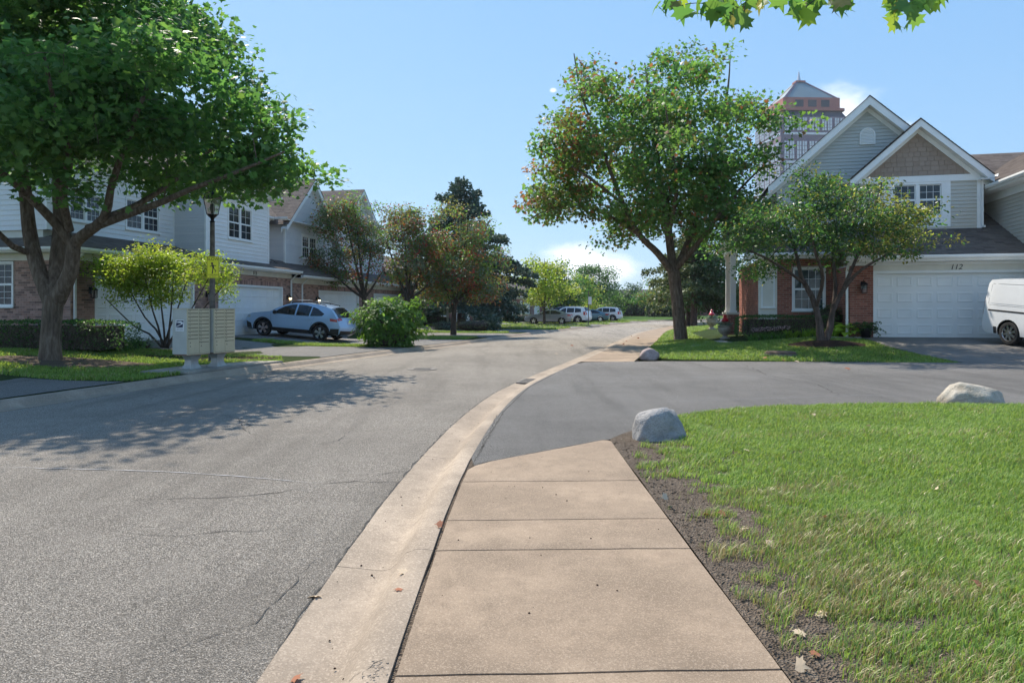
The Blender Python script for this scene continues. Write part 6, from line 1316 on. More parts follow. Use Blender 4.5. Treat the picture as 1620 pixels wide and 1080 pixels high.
# ---------------------------------------------------------------- vehicles
def paint(name, c, metal=.35, rough=.28): return plain(name, c, rough, metal, .5, var=.03, scale=1.2, coat=.8)
M['lamp_red'] = plain('red_lamp_lens', (.42, .012, .014), .15, var=.1, coat=.5); M['lamp_clear'] = plain('clear_lamp_lens', (.55, .57, .6), .12, .3, var=.1, coat=.5); M['black_plastic'] = plain('black_plastic', (.016, .016, .017), .55, var=.2, scale=20); M['plate'] = plain('licence_plate', (.7, .7, .72), .4, var=.1)
def interp_line(p, n):
    p = [Vector(q) for q in p]; d = [0]
    for i in range(1, len(p)): d.append(d[-1] + (p[i] - p[i - 1]).length)
    return [Vector((np.interp(s, d, [q.x for q in p]), np.interp(s, d, [q.y for q in p]))) for s in np.linspace(0, d[-1], n)]
def make_wheel(parent, x, y, r, w, rimmat, style, side):
    m = MB(); m.lathe([(r * .66, -w / 2 + .02), (r * .7, -w / 2), (r * .93, -w / 2 + .005), (r, -w / 2 + .04), (r, w / 2 - .04), (r * .93, w / 2 - .005), (r * .7, w / 2), (r * .66, w / 2 - .02)], 28, axis='y', cap=False)
    for g in (-.25, 0, .25): m.lathe([(r * 1.003, g * w - .006), (r * 1.003, g * w + .006)], 28, axis='y', cap=False)
    wh = m.obj('wheel', M['rubber'], parent, smooth=35, loc=(x, y, r))
    m = MB(); o = side
    m.lathe([(r * .69, -w / 2 * .9), (r * .66, w * .1), (r * .69, w / 2 * .96)] if o > 0 else [(r * .69, w / 2 * .9), (r * .66, -w * .1), (r * .69, -w / 2 * .96)], 28, axis='y', cap=False); m.lathe([(0, o * w * .05), (r * .64, o * w * .05)], 24, axis='y'); m.obj('rim_barrel', M['black_plastic'], wh, smooth=40)
    m = MB(); yy = o * w * .40; n = 5 if style != 'steel' else 8; m.lathe([(r * .64, yy - o * .012), (r * .67, yy + o * .008), (r * .70, yy - o * .005)], 28, axis='y', cap=False)
    for k in range(n):
        a = k * 2 * math.pi / n + .3
        for da in ((-.16, .16) if style == 'twin' else (0,)):
            ww = .055 if style == 'twin' else .085 if style != 'steel' else .06
            c, s = math.cos(a), math.sin(a); c2, s2 = math.cos(a + da), math.sin(a + da); p0 = (c * r * .13, s * r * .13); p1 = (c2 * r * .66, s2 * r * .66); nx, nz = -(p1[1] - p0[1]), (p1[0] - p0[0]); l = math.hypot(nx, nz); nx, nz = nx / l * ww / 2, nz / l * ww / 2
            q = [(p0[0] - nx, p0[1] - nz), (p1[0] - nx * 1.3, p1[1] - nz * 1.3), (p1[0] + nx * 1.3, p1[1] + nz * 1.3), (p0[0] + nx, p0[1] + nz)]; m.prism(q, lambda u, v, t: (u, t, v), yy - o * .03, yy)
    m.lathe([(r * .17, yy - o * .02), (r * .15, yy + o * .01), (0, yy + o * .012)], 16, axis='y'); m.obj('rim', rimmat, wh, smooth=35); return wh
def car(name, label, cat, loc, rz, S, tilt=0):
    """x forward, y to the vehicle's other side, z up; S holds outline, windows and details"""
    root = empty(name, loc, rz, label, cat); root.rotation_euler = (0, R(tilt), R(rz))
    T = S['top']; hw, belt, roof = S['hw'], S['belt'], S['roof']; xf, xb = max(p[0] for p in T), min(p[0] for p in T); r = S['wr']; wx = S['wheels']; zb = S.get('sill', .27); tum = S.get('tumble', .22)
    def Wd(x, z):
        e = 0
        if x > xf - .75: e = ((x - (xf - .75)) / .75) ** 2 * S.get('nose', .16)
        if x < xb + .55: e = max(e, ((xb + .55 - x) / .55) ** 2 * S.get('tail', .11))
        w = hw - e - (max(0, z - belt) / (roof - belt)) ** 1.25 * tum
        if z < .5: w -= (.5 - z) ** 2 * .5
        return w + .012 * math.sin((z - .2) / (belt - .2) * math.pi) if z < belt else w
    top = dense(T, .09, False)
    bot = []
    for cx in sorted(wx): 
        ra = r + S.get('arch', .055); hz = r; a0 = math.asin(max(-1, min(1, (zb - hz) / ra)))
        bot.append([(cx + ra * math.cos(t), hz + ra * math.sin(t)) for t in np.linspace(math.pi - a0, a0, 15)])
    under = [(xb + .12, zb)] + bot[0] + bot[1] + [(xf - .12, zb)]
    outline = top + [p for p in under if True]          # front -> over roof -> back -> under to front
    v, f = cdt(outline, .13, .09); m = MB()
    for s in (1, -1): m.add([(x, s * Wd(x, z), z) for x, z in v], f)
    NY = 11; tp = [Vector(p) for p in top]; pv = []
    for i, p in enumerate(tp):
        a, b = tp[max(i - 1, 0)], tp[min(i + 1, len(tp) - 1)]; t = (b - a).normalized(); nn = Vector((t.y, -t.x)); nn = nn if nn.dot(p - Vector((0, .7))) > 0 else -nn; w = Wd(*p); bul = .02 + .10 * abs(nn.x) ** 2 * S.get('bulge', 1)
        for j in range(NY): u = -1 + 2 * j / (NY - 1); q = p + nn * bul * (1 - u * u); pv.append((q.x, w * u, q.y))
    fs = [(i * NY + j, i * NY + j + 1, (i + 1) * NY + j + 1, (i + 1) * NY + j) for i in range(len(tp) - 1) for j in range(NY - 1)]; m.add(pv, fs)
    body = m.obj('body', S['paint'], root, smooth=38)
    def surf(x, z, s, o=.004): return (x, s * (Wd(x, z) + o), z)
    def patch(name, poly, mat, s, o=.004, parent=root, step=.12):
        v, f = cdt(poly, step, step); q = MB(); q.add([surf(x, z, s, o) for x, z in v], f); return q.obj(name, mat, parent, smooth=40)
    for s in (1, -1):
        for wpoly in S['side_windows']: patch('side_window', wpoly, M['car_glass'], s)
        if 'window_trim' in S: patch('window_trim', S['window_trim'], M['black_plastic'], s, .002)
        for (nm_, poly, mt) in S.get('side_parts', []): patch(nm_, poly, mt, s, .006)
        for (nm_, p0, p1, wd_) in S.get('seams', []):
            d = Vector((p1[0] - p0[0], p1[1] - p0[1])); n_ = Vector((-d.y, d.x)).normalized() * wd_; patch(nm_, [(p0[0] + n_.x, p0[1] + n_.y), (p0[0] - n_.x, p0[1] - n_.y), (p1[0] - n_.x, p1[1] - n_.y), (p1[0] + n_.x, p1[1] + n_.y)], M['dark'], s, .003, step=.3)
        for (hx_, hz_) in S.get('handles', []):
            q = MB(); y = s * (Wd(hx_, hz_) + .006); q.box(hx_ - .09, hx_ + .09, min(y, y + s * .03), max(y, y + s * .03), hz_ - .012, hz_ + .016); q.obj('door_handle', S.get('handle_mat', S['paint']), root)
        if 'mirror' in S:
            mx_, mz_ = S['mirror']; y = s * Wd(mx_, mz_); q = MB(); q.tube([(mx_, y - s * .02, mz_ - .04), (mx_ + .0, y + s * .08, mz_ - .01)], .022, 6); q.lathe([(0, -.06), (.075, -.05), (.095, .0), (.08, .05), (0, .06)], 10, (mx_ + .01, y + s * .15, mz_ + .02), 'x'); q.obj('mirror', S.get('mirror_mat', M['black_plastic']), root, smooth=50)
        if S.get('cladding'):
            for cx in wx:
                ra = r + S.get('arch', .055); q = MB(); A_ = []
                for t in np.linspace(-.35, math.pi + .35, 22):
                    for rr in (ra - .004, ra + S['cladding']): x_, z_ = cx + rr * math.cos(t), max(zb - .02, r + rr * math.sin(t)); A_.append(surf(x_, z_, s, .010))
                q.add(A_, [(2 * i, 2 * i + 1, 2 * i + 3, 2 * i + 2) for i in range(21)]); q.obj('arch_cladding', M['black_plastic'], root)
            a_, b_ = min(wx) + r + .1, max(wx) - r - .1; patch('sill_cladding', [(a_, zb - .02), (b_, zb - .02), (b_, zb + .13), (a_, zb + .13)], M['black_plastic'], s, .008)
        for cx in wx: make_wheel(root, cx, s * (hw - .115 - S.get('inset', 0)), r, .22, S['rim'], S.get('rim_style', 'five'), s)
        for cx in wx:
            q = MB(); ra = r + .05; A_ = []
            for t in np.linspace(-.2, math.pi + .2, 14):
                for y in (s * (hw - .03), s * (hw - .34)): A_.append((cx + ra * math.cos(t), y, r + ra * math.sin(t)))
            q.add(A_, [(2 * i, 2 * i + 1, 2 * i + 3, 2 * i + 2) for i in range(13)]); q.obj('wheel_well', M['dark'], root)
    q = MB(); q.box(xb + .25, xf - .25, -hw + .36, hw - .36, zb - .06, zb + .3); q.box(min(wx) + r + .1, max(wx) - r - .1, -hw + .06, hw - .06, zb - .03, zb + .04); q.obj('underbody', M['dark'], root)
    def cross(nm_, a, b, yk, mat, o=.006, y0=None):
        """patch across the car between arc positions a,b of the top outline (x,z pairs)"""
        seg = interp_line([a] + [p for p in T if (min(T.index(a), T.index(b)) < T.index(p) < max(T.index(a), T.index(b)))] + [b], 8) if a in T and b in T else interp_line([a, b], 6)
        q = MB(); vs = []; n = 9
        for i, p in enumerate(seg):
            t = (seg[min(i + 1, len(seg) - 1)] - seg[max(i - 1, 0)]).normalized(); nn = Vector((t.y, -t.x)); nn = nn if nn.dot(p - Vector((0, .7))) > 0 else -nn; w = Wd(*p); bul = .02 + .10 * abs(nn.x) ** 2 * S.get('bulge', 1)
            lo, hi = (-yk, yk) if y0 is None else (y0, yk)
            for j in range(n): u = lo + (hi - lo) * j / (n - 1); k = p + nn * (bul * (1 - u * u) + o); vs.append((k.x, w * u, k.y))
        q.add(vs, [(i * n + j, i * n + j + 1, (i + 1) * n + j + 1, (i + 1) * n + j) for i in range(len(seg) - 1) for j in range(n - 1)]); return q.obj(nm_, mat, root, smooth=50)
    for (nm_, a, b, yk, mt, y0) in S['cross']: cross(nm_, a, b, yk, mt, .006 if 'lamp' not in nm_ else .009, y0)
    if S.get('rails'):
        for s in (1, -1):
            q = MB(); pts = [(x, s * (Wd(x, z) - .06), z + .065 + S.get('rail_up', 0)) for x, z in S['rails']]; q.tube(pts, .016, 6)
            for i in (0, len(pts) // 2, -1): p = pts[i]; q.tube([(p[0], p[1], p[2] - .07), p], .018, 6)
            q.obj('roof_rail', S.get('rail_mat', M['bare']), root, smooth=50)
        if S.get('bars'):
            for xbar in S['bars']: q = MB(); z = roof + .10; w = Wd(xbar, roof - .05) - .06; q.box(xbar - .035, xbar + .035, -w, w, z - .012, z + .014); q.obj('cross_bar', M['bare'], root)
    if 'plate' in S: x_, z_ = S['plate']; q = MB(); q.box(x_ - .01, x_ + .01, -.155, .155, z_ - .08, z_ + .08); q.obj('licence_plate', M['plate'], root)
    if 'spoiler' in S: x_, z_ = S['spoiler']; q = MB(); w = Wd(x_, z_) - .04; q.prism([(x_ + .22, z_ - .01), (x_ + .2, z_ + .025), (x_ - .1, z_ - .005), (x_ - .1, z_ - .03)], lambda u, v, t: (u, t, v), -w, w); q.obj('spoiler', S['paint'], root)
    return root
cross_top = [(2.08, .26), (2.19, .34), (2.235, .52), (2.22, .70), (2.13, .86), (1.9, .955), (1.45, 1.03), (1.05, 1.085), (.72, 1.28), (.36, 1.44), (0, 1.525), (-.5, 1.56), (-1.0, 1.54), (-1.45, 1.475), (-1.72, 1.41), (-1.98, 1.13), (-2.07, 1.0), (-2.14, .9), (-2.17, .74), (-2.225, .68), (-2.235, .5), (-2.2, .36), (-2.1, .27)]
bl = paint('pale_blue_paint', srgb(160, 188, 218), .1, .3)
ct = cross_top
crosst = dict(top=ct, hw=.90, belt=.98, roof=1.56, wr=.345, wheels=(1.32, -1.345), paint=bl, rim=M['chrome'], rim_style='twin', sill=.30, arch=.06, cladding=.075, tumble=.23, nose=.17, tail=.12,
    side_windows=[[(.86, 1.03), (.66, 1.20), (.42, 1.345), (.1, 1.45), (-.16, 1.48), (-.13, 1.01)], [(-.20, 1.01), (-.235, 1.48), (-.60, 1.47), (-.86, 1.43), (-.80, 1.02)], [(-.86, 1.03), (-.91, 1.42), (-1.15, 1.36), (-1.50, 1.16), (-1.40, 1.07)]],
    seams=[('door_seam', (.98, 1.0), (.92, .40), .004), ('door_seam', (-.17, 1.0), (-.14, .42), .004), ('door_seam', (-1.05, 1.0), (-.92, .62), .004)], handles=[(.02, .88), (-.86, .90)], mirror=(.72, 1.06),
    side_parts=[('taillight', [(-1.78, .99), (-1.80, .88), (-2.10, .86), (-2.08, .98)], M['lamp_red']), ('headlight', [(1.98, .88), (2.0, .76), (2.17, .74), (2.10, .86)], M['lamp_clear']), ('bumper_cladding', [(-1.78, .30), (-1.84, .56), (-2.19, .58), (-2.17, .31)], M['black_plastic']), ('front_cladding', [(1.86, .31), (1.92, .52), (2.2, .60), (2.15, .31)], M['black_plastic'])],
    cross=[('windshield', (1.05, 1.085), (.0, 1.525), .88, M['car_glass'], None), ('rear_window', (-1.72, 1.41), (-2.07, 1.0), .84, M['car_glass'], None), ('rear_bumper_cladding', (-2.235, .5), (-2.1, .27), .98, M['black_plastic'], None), ('taillight_lamp', (-2.07, 1.0), (-2.14, .9), 1.0, M['lamp_red'], .62), ('taillight_lamp', (-2.07, 1.0), (-2.14, .9), -.62, M['lamp_red'], -1.0), ('headlight_lamp', (2.22, .70), (2.13, .86), 1, M['lamp_clear'], .6), ('headlight_lamp', (2.22, .70), (2.13, .86), -.6, M['lamp_clear'], -1), ('grille', (2.235, .52), (2.22, .70), .55, M['black_plastic'], None)],
    rails=[(.15, 1.49), (-.4, 1.55), (-1.0, 1.53), (-1.45, 1.46)], rail_mat=M['black_plastic'], bars=(-.1, -.95), plate=(-2.275, .80), spoiler=(-1.70, 1.415))
x, y = left_world(10.95, 2.42); fz, rz_ = h_left(*left_world(10.95, 2.42 - 1.33)), h_left(*left_world(10.95, 2.42 + 1.33))
car('parked_car', 'pale blue hatchback with roof rack parked before a white garage door', 'car', (x, y, (fz + rz_) / 2 + .014), 180 - TL, crosst, tilt=-math.degrees(math.atan2(fz - rz_, 2.66)))
sed_top = [(2.15, .25), (2.27, .36), (2.30, .55), (2.24, .68), (1.9, .82), (1.4, .92), (1.0, .98), (.45, 1.27), (.1, 1.385), (-.4, 1.43), (-.9, 1.38), (-1.3, 1.24), (-1.65, 1.09), (-2.0, 1.02), (-2.24, .98), (-2.30, .80), (-2.32, .55), (-2.25, .33), (-2.15, .26)]
def sedan(c, nm_): return dict(top=sed_top, hw=.89, belt=.95, roof=1.43, wr=.32, wheels=(1.38, -1.34), paint=paint(nm_, c, .5, .3), rim=M['chrome'], sill=.26, arch=.05, tumble=.25, nose=.2, tail=.16,
    side_windows=[[(.75, .98), (.35, 1.22), (.0, 1.33), (-.2, 1.34), (-.2, .97)], [(-.27, .97), (-.27, 1.35), (-.7, 1.33), (-1.1, 1.2), (-1.35, 1.04), (-1.2, .99)]], seams=[('door_seam', (.85, .95), (.85, .35), .005), ('door_seam', (-.23, .96), (-.22, .35), .005)], handles=[(-.02, .84), (-1.0, .86)], mirror=(.65, 1.0),
    side_parts=[('taillight', [(-1.85, .94), (-1.95, .80), (-2.25, .78), (-2.2, .92)], M['lamp_red']), ('headlight', [(1.75, .80), (1.95, .66), (2.22, .62), (2.18, .70)], M['lamp_clear'])],
    cross=[('windshield', (1.0, .98), (.1, 1.385), .88, M['car_glass'], None), ('rear_window', (-.9, 1.38), (-1.65, 1.09), .85, M['car_glass'], None), ('taillight_lamp', (-2.24, .98), (-2.30, .80), 1, M['lamp_red'], .5), ('taillight_lamp', (-2.24, .98), (-2.30, .80), -.5, M['lamp_red'], -1)], plate=(-2.38, .70))
suv_top = [(2.2, .3), (2.3, .42), (2.32, .7), (2.25, .92), (1.9, 1.04), (1.3, 1.12), (1.05, 1.16), (.6, 1.5), (.3, 1.64), (-.3, 1.70), (-1.2, 1.68), (-1.95, 1.60), (-2.15, 1.25), (-2.25, 1.05), (-2.3, .85), (-2.34, .6), (-2.28, .4), (-2.18, .3)]
def suv(c, nm_): return dict(top=suv_top, hw=.93, belt=1.06, roof=1.70, wr=.36, wheels=(1.38, -1.38), paint=paint(nm_, c, .1, .3), rim=M['chrome'], sill=.32, arch=.06, cladding=.06, tumble=.2, nose=.16, tail=.1,
    side_windows=[[(.85, 1.12), (.45, 1.46), (.2, 1.57), (-.05, 1.59), (-.05, 1.1)], [(-.13, 1.1), (-.13, 1.6), (-.95, 1.58), (-.95, 1.1)], [(-1.03, 1.1), (-1.03, 1.58), (-1.7, 1.5), (-1.75, 1.14)]], seams=[('door_seam', (.98, 1.05), (.95, .45), .005), ('door_seam', (-.09, 1.08), (-.09, .45), .005), ('door_seam', (-.99, 1.08), (-.95, .7), .005)], handles=[(.1, .98), (-.8, 1.0)], mirror=(.78, 1.14),
    side_parts=[('taillight', [(-2.0, 1.2), (-2.02, .85), (-2.24, .85), (-2.14, 1.2)], M['lamp_red']), ('headlight', [(1.95, .98), (1.98, .84), (2.24, .82), (2.2, .92)], M['lamp_clear'])],
    cross=[('windshield', (1.05, 1.16), (.3, 1.64), .88, M['car_glass'], None), ('rear_window', (-1.95, 1.60), (-2.15, 1.25), .82, M['car_glass'], None), ('taillight_lamp', (-2.15, 1.25), (-2.3, .85), 1, M['lamp_red'], .78), ('taillight_lamp', (-2.15, 1.25), (-2.3, .85), -.78, M['lamp_red'], -1)], rails=[(.1, 1.64), (-.7, 1.68), (-1.6, 1.63)], plate=(-2.39, .85))
def park(px, py, spec, label, rz, name='parked_car', cat='car', d=0):
    g = G(px, py); car(name, label, cat, (g.x, g.y + d, g.z + .012), rz, spec)
park(868, 512.6, sedan(srgb(136, 142, 150), 'silver_paint'), 'silver sedan in front of the brick garages', 180 - TL + 2)
park(886, 510.2, suv(srgb(30, 38, 52), 'navy_paint'), 'dark navy car mostly hidden behind the silver sedan', 180 - TL)
park(900, 510.8, suv(srgb(222, 224, 226), 'white_paint_car'), 'white sport utility car with red tail lamps next to the silver sedan', 180 - TL - 16)
park(931, 509.4, sedan(srgb(84, 118, 132), 'teal_paint'), 'teal blue sedan by the signpost', 180 - TL + 4)
park(954, 507.8, suv(srgb(215, 218, 222), 'white_paint_car'), 'white sport utility car beyond the teal sedan', 180 - TL - 8)
# cargo van
van_top = [(2.1, .3), (2.28, .45), (2.33, .7), (2.28, .95), (2.0, 1.10), (1.75, 1.18), (1.35, 1.60), (1.15, 1.76), (.8, 1.84), (-.5, 1.88), (-1.8, 1.87), (-2.2, 1.83), (-2.29, 1.72), (-2.33, 1.3), (-2.36, .8), (-2.38, .5), (-2.34, .34), (-2.25, .28)]
vp = plain('white_van_paint', (.80, .81, .82), .3, 0, .5, var=.02, coat=.6); vp2 = plain('white_van_panel', (.77, .78, .79), .33, 0, .5, var=.02, coat=.5)
vspec = dict(top=van_top, hw=.865, belt=1.05, roof=1.88, wr=.335, wheels=(1.50, -1.42), paint=vp, rim=M['chrome'], rim_style='steel', sill=.27, arch=.05, tumble=.10, nose=.22, tail=.05, bulge=.4,
    side_windows=[[(1.45, 1.14), (1.1, 1.56), (.75, 1.62), (.72, 1.12)]], seams=[('door_seam', (.66, 1.7), (.66, .4), .005), ('door_seam', (-.55, 1.72), (-.55, .4), .005), ('panel_seam', (-2.15, 1.10), (.6, 1.10), .003), ('panel_seam', (-2.12, 1.72), (.6, 1.73), .004), ('panel_seam', (-2.14, 1.70), (-2.18, 1.13), .004)], handles=[(.5, .98)], mirror=(1.25, 1.2),
    side_parts=[('slide_rail', [(-2.16, .97), (-2.16, .925), (-.62, .925), (-.62, .97)], M['black_plastic']), ('raised_panel', [(-2.10, 1.15), (-2.07, 1.67), (-.62, 1.69), (-.62, 1.15)], vp2), ('headlight', [(1.95, 1.04), (2.0, .86), (2.26, .8), (2.22, .98)], M['lamp_clear']), ('mud_flap', [(-1.93, .28), (-1.93, .48), (-1.82, .48), (-1.82, .28)], M['black_plastic'])],
    cross=[('windshield', (1.75, 1.18), (1.15, 1.76), .88, M['car_glass'], None), ('taillight_lamp', (-2.33, 1.3), (-2.36, .8), 1, M['lamp_red'], .90), ('taillight_lamp', (-2.33, 1.3), (-2.36, .8), -.9, M['lamp_red'], -1), ('rear_bumper', (-2.36, .8), (-2.34, .34), .985, vp, None)])
vx, vy = 14.3, 19.6
vr = -82
ww_ = Vector((math.cos(R(vr)), math.sin(R(vr)))); side_v = Vector((ww_.y, -ww_.x))
c_ = Vector((vx, vy)) + ww_ * 1.42 - side_v * .76
gz = lambda p: h_drive(p.x, p.y)
z1_, z2_ = gz(c_ + ww_ * 1.5), gz(c_ - ww_ * 1.42)
car('cargo_van', 'white cargo van backed onto the driveway before garage 112', 'van', (c_.x, c_.y, (z1_ + z2_) / 2 + .012), vr, vspec, tilt=-math.degrees(math.atan2(z1_ - z2_, 2.92)))
# ---------------------------------------------------------------- street furniture
M['mail'] = plain('mailbox_enamel', srgb(200, 190, 160), .45, .1, var=.06, scale=3); M['mail_side'] = plain('mailbox_panel', srgb(186, 186, 178), .45, .15, var=.06, scale=3); M['mail_leg'] = plain('mailbox_pedestal', srgb(172, 172, 168), .5, .3, var=.1); M['rust'] = plain('rust_stain', (.25, .15, .09), .8, var=.3, scale=30)
M['navy'] = plain('navy_print', (.012, .018, .06), .4, var=.05); M['print_white'] = plain('white_print', (.8, .8, .8), .4, var=.02); M['print_grey'] = plain('grey_print', (.18, .18, .19), .5, var=.05)
def mailbox(p, rz, label, logo):
    root = empty('mailbox_cluster', p, rz, label, 'mailbox', 'mailbox clusters by the curb'); root.scale = (.9, .9, .885); w, d, z0, z1 = .39, .23, .37, 1.56
    m = MB(); m.box(-w, w, -d + .012, d, z0 + .02, z1 - .02); m.obj('cabinet', M['mail_side'], root); m = MB(); m.box(-w + .02, w - .02, -d + .006, -d + .0119, z0 + .025, z1 - .022); m.obj('door_gap_shade', M['dark'], root); m = MB(); m.box(-w - .012, w + .012, -d - .005, d + .01, z1 - .02, z1); m.obj('top_cap', M['mail'], root)  # dark panel behind the doors paints shade into the gaps between them
    m = MB(); m.box(-w - .004, -w + .03, -d - .004, -d + .012, z0, z1 - .021).box(w - .03, w + .004, -d - .004, -d + .012, z0, z1 - .021).box(-.012, .012, -d - .002, -d + .0115, z0 + .03, z1 - .021).box(-w + .03, w - .03, -d - .002, -d + .0115, z0, z0 + .029); m.obj('face_frame', M['mail'], root)
    m = MB(); m.box(-w + .02, w - .02, -d + .002, d - .03, z0 - .02, z0 + .018); m.obj('base_plate', M['rust'], root)
    for cx, n in ((-.2, 8), (.2, 9)):
        h = .094; a, b = (-w + .034, -.015) if cx < 0 else (.015, w - .034)
        for i in range(n):
            zt = z1 - .035 - i * h; q = MB(); q.box(a, b, -d - .009, -d + .011, zt - h + .014, zt); dr = q.obj('mail_door', M['mail'], root); q = MB(); q.lathe([(.012, 0), (.012, -.006), (0, -.007)], 8, (a + .05, -d - .009, zt - .03), 'y'); q.obj('lock', M['iron'], dr)
        q = MB(); q.box(a, b, -d - .009, -d + .011, z0 + .035, z1 - .035 - n * h); dr = q.obj('parcel_door', M['mail'], root); q = MB()
        for k in (0, .09): q.lathe([(.014, 0), (.014, -.008), (0, -.009)], 8, (a + .06, -d - .009, z0 + .22 + k), 'y')
        q.obj('lock', M['iron'], dr)
    m = MB(); prof = [(.19, 0), (.17, .03), (.125, .12), (.12, .22), (.17, .33), (.19, .35)]
    vs = []
    for r_, z in prof: vs += [(-r_, -r_ * .85, z), (r_, -r_ * .85, z), (r_, r_ * .85, z), (-r_, r_ * .85, z)]
    m.add(vs, [(4 * i + k, 4 * i + (k + 1) % 4, 4 * i + 4 + (k + 1) % 4, 4 * i + 4 + k) for i in range(5) for k in range(4)] + [(0, 1, 2, 3), (20, 21, 22, 23)]); m.obj('pedestal', M['mail_leg'], root, smooth=25)
    if logo:
        def sd(poly, name, mat, o, par): q = MB(); q.prism(poly, lambda u, v, t: (-w - t, -u, v), .0, o); return q.obj(name, mat, par)
        e = sd([(-.13, .98), (.13, .98), (.13, 1.27), (-.13, 1.27)], 'decal', M['print_white'], .002, root)
        q = MB(); F_ = lambda u, v, t: (-w - t, -u, v)
        q.prism([(-.125, 1.075), (.095, 1.075), (.12, 1.25), (-.10, 1.25)], F_, .0021, .003); q.obj('emblem_field', M['navy'], e)
        q = MB(); q.prism([(-.108, 1.215), (.03, 1.235), (.10, 1.205), (.105, 1.17), (-.115, 1.085), (-.118, 1.10), (.04, 1.165), (.045, 1.185), (-.105, 1.20)], F_, .0031, .004); q.obj('eagle_mark', M['print_white'], e)
        for zz, t in ((1.035, 'UNITED STATES'), (1.0, 'POSTAL SERVICE')): text(t, .03, e, (-w - .0032, 0, zz), (R(90), 0, R(-90)), M['print_grey'], 'lettering', .0004)
    return root
g1, g2 = G(303, 586), G(344, 582)
mailbox((g1.x, g1.y, h_left(g1.x, g1.y) + .05), 72, 'mailbox cluster with the postal eagle decal on its side', True)
mailbox((g2.x, g2.y, h_left(g2.x, g2.y) + .05), 72, 'mailbox cluster without a decal, next to the lamp post', False)
# lamp post with lantern
g = G(336, 574); lp = empty('lamp_post', (g.x, g.y, g.z), 0, 'grey lamp post with glass lantern rising behind the mailboxes', 'lamp post')
s = g.y / 1080; Hn = CAMH + (490 - 352) * s - g.z
M['post'] = plain('weathered_post', (.14, .125, .11), .7, .2, var=.35, scale=9, bump=.004, bscale=50)
m = MB(); m.lathe([(.10, -.05), (.10, .25), (.075, .3), (.068, Hn * .6), (.058, Hn)], 16); m.obj('pole', M['post'], lp, smooth=40)
m = MB(); m.lathe([(.055, Hn), (.07, Hn + .02), (.04, Hn + .06), (.05, Hn + .11), (.13, Hn + .19), (.14, Hn + .21), (0, Hn + .212)], 12); m.lathe([(.235, Hn + .66), (.24, Hn + .68), (.12, Hn + .80), (.05, Hn + .86), (.03, Hn + .95), (0, Hn + .97)], 8)
for k in range(4): a = k * math.pi / 2 + .4; m.tube([(math.cos(a) * .135, math.sin(a) * .135, Hn + .2), (math.cos(a) * .225, math.sin(a) * .225, Hn + .67)], .010, 5)
m.obj('lantern_frame', M['black_metal'], lp, smooth=40); m = MB(); m.lathe([(.125, Hn + .215), (.215, Hn + .66)], 4); o = m.obj('lantern_glass', M['lamp_glass'], lp, rot=(0, 0, .4))
m = MB(); m.lathe([(.0, Hn + .25), (.035, Hn + .27), (.06, Hn + .38), (.04, Hn + .48), (0, Hn + .5)], 10); m.obj('bulb', M['print_white'], lp, smooth=50)
# slow children sign on the post
M['sign_y'] = plain('yellow_sign', (.88, .86, .02), .4, var=.03); M['sign_k'] = plain('black_print', (.01, .01, .01), .45, var=.05)
zs = CAMH + (490 - 423) * s - .0; sg = empty('warning_sign', (g.x, g.y, zs), 32, 'yellow SLOW children sign with running figure on the lamp post', 'sign')
W2, H2 = .15, .29; yf = -.085
m = MB(); m.box(-W2, W2, yf, yf + .004, -H2, H2); pl = m.obj('plate', M['sign_y'], sg); m = MB()
m.box(-W2 + .008, W2 - .008, yf - .001, yf - .0002, H2 - .016, H2 - .008).box(-W2 + .008, W2 - .008, yf - .001, yf - .0002, -H2 + .008, -H2 + .016).box(-W2 + .008, -W2 + .015, yf - .001, yf - .0002, -H2 + .016, H2 - .016).box(W2 - .015, W2 - .008, yf - .001, yf - .0002, -H2 + .016, H2 - .016); m.obj('border', M['sign_k'], pl)
m = MB(); FX = lambda u, v, t: (u, yf - t, v)
m.prism([(-.02 + .028 * math.cos(a), .10 + .03 * math.sin(a)) for a in np.linspace(0, 6.283, 13)[:-1]], FX, .0002, .001)
for q in ([(-.03, .07), (.02, .065), (.03, -.03), (-.01, -.035)], [(-.028, .068), (-.075, .02), (-.062, .008), (-.015, .045)], [(.015, .06), (.075, .05), (.078, .033), (.02, .035)], [(-.01, -.03), (.012, -.03), (-.005, -.17), (-.03, -.17)], [(.008, -.02), (.032, -.03), (.085, -.095), (.07, -.11)], [(.07, -.11), (.085, -.095), (.06, -.14), (.045, -.13)]): m.prism(q, FX, .0003 + rng.random() * .0003, .0012)
m.obj('running_figure', M['sign_k'], pl)
text('SLOW', .105, pl, (0, yf - .001, H2 - .108), (R(90), 0, 0), M['sign_k'], 'lettering', .0005); text('CHILDREN', .05, pl, (0, yf - .001, -H2 + .075), (R(90), 0, 0), M['sign_k'], 'lettering', .0005); text('AT PLAY', .045, pl, (0, yf - .001, -H2 + .03), (R(90), 0, 0), M['sign_k'], 'lettering', .0005)
m = MB(); m.box(-.06, .06, yf + .0045, -.055, .1, .13).box(-.06, .06, yf + .0045, -.055, -.13, -.1); m.obj('bracket', M['bare'], sg)
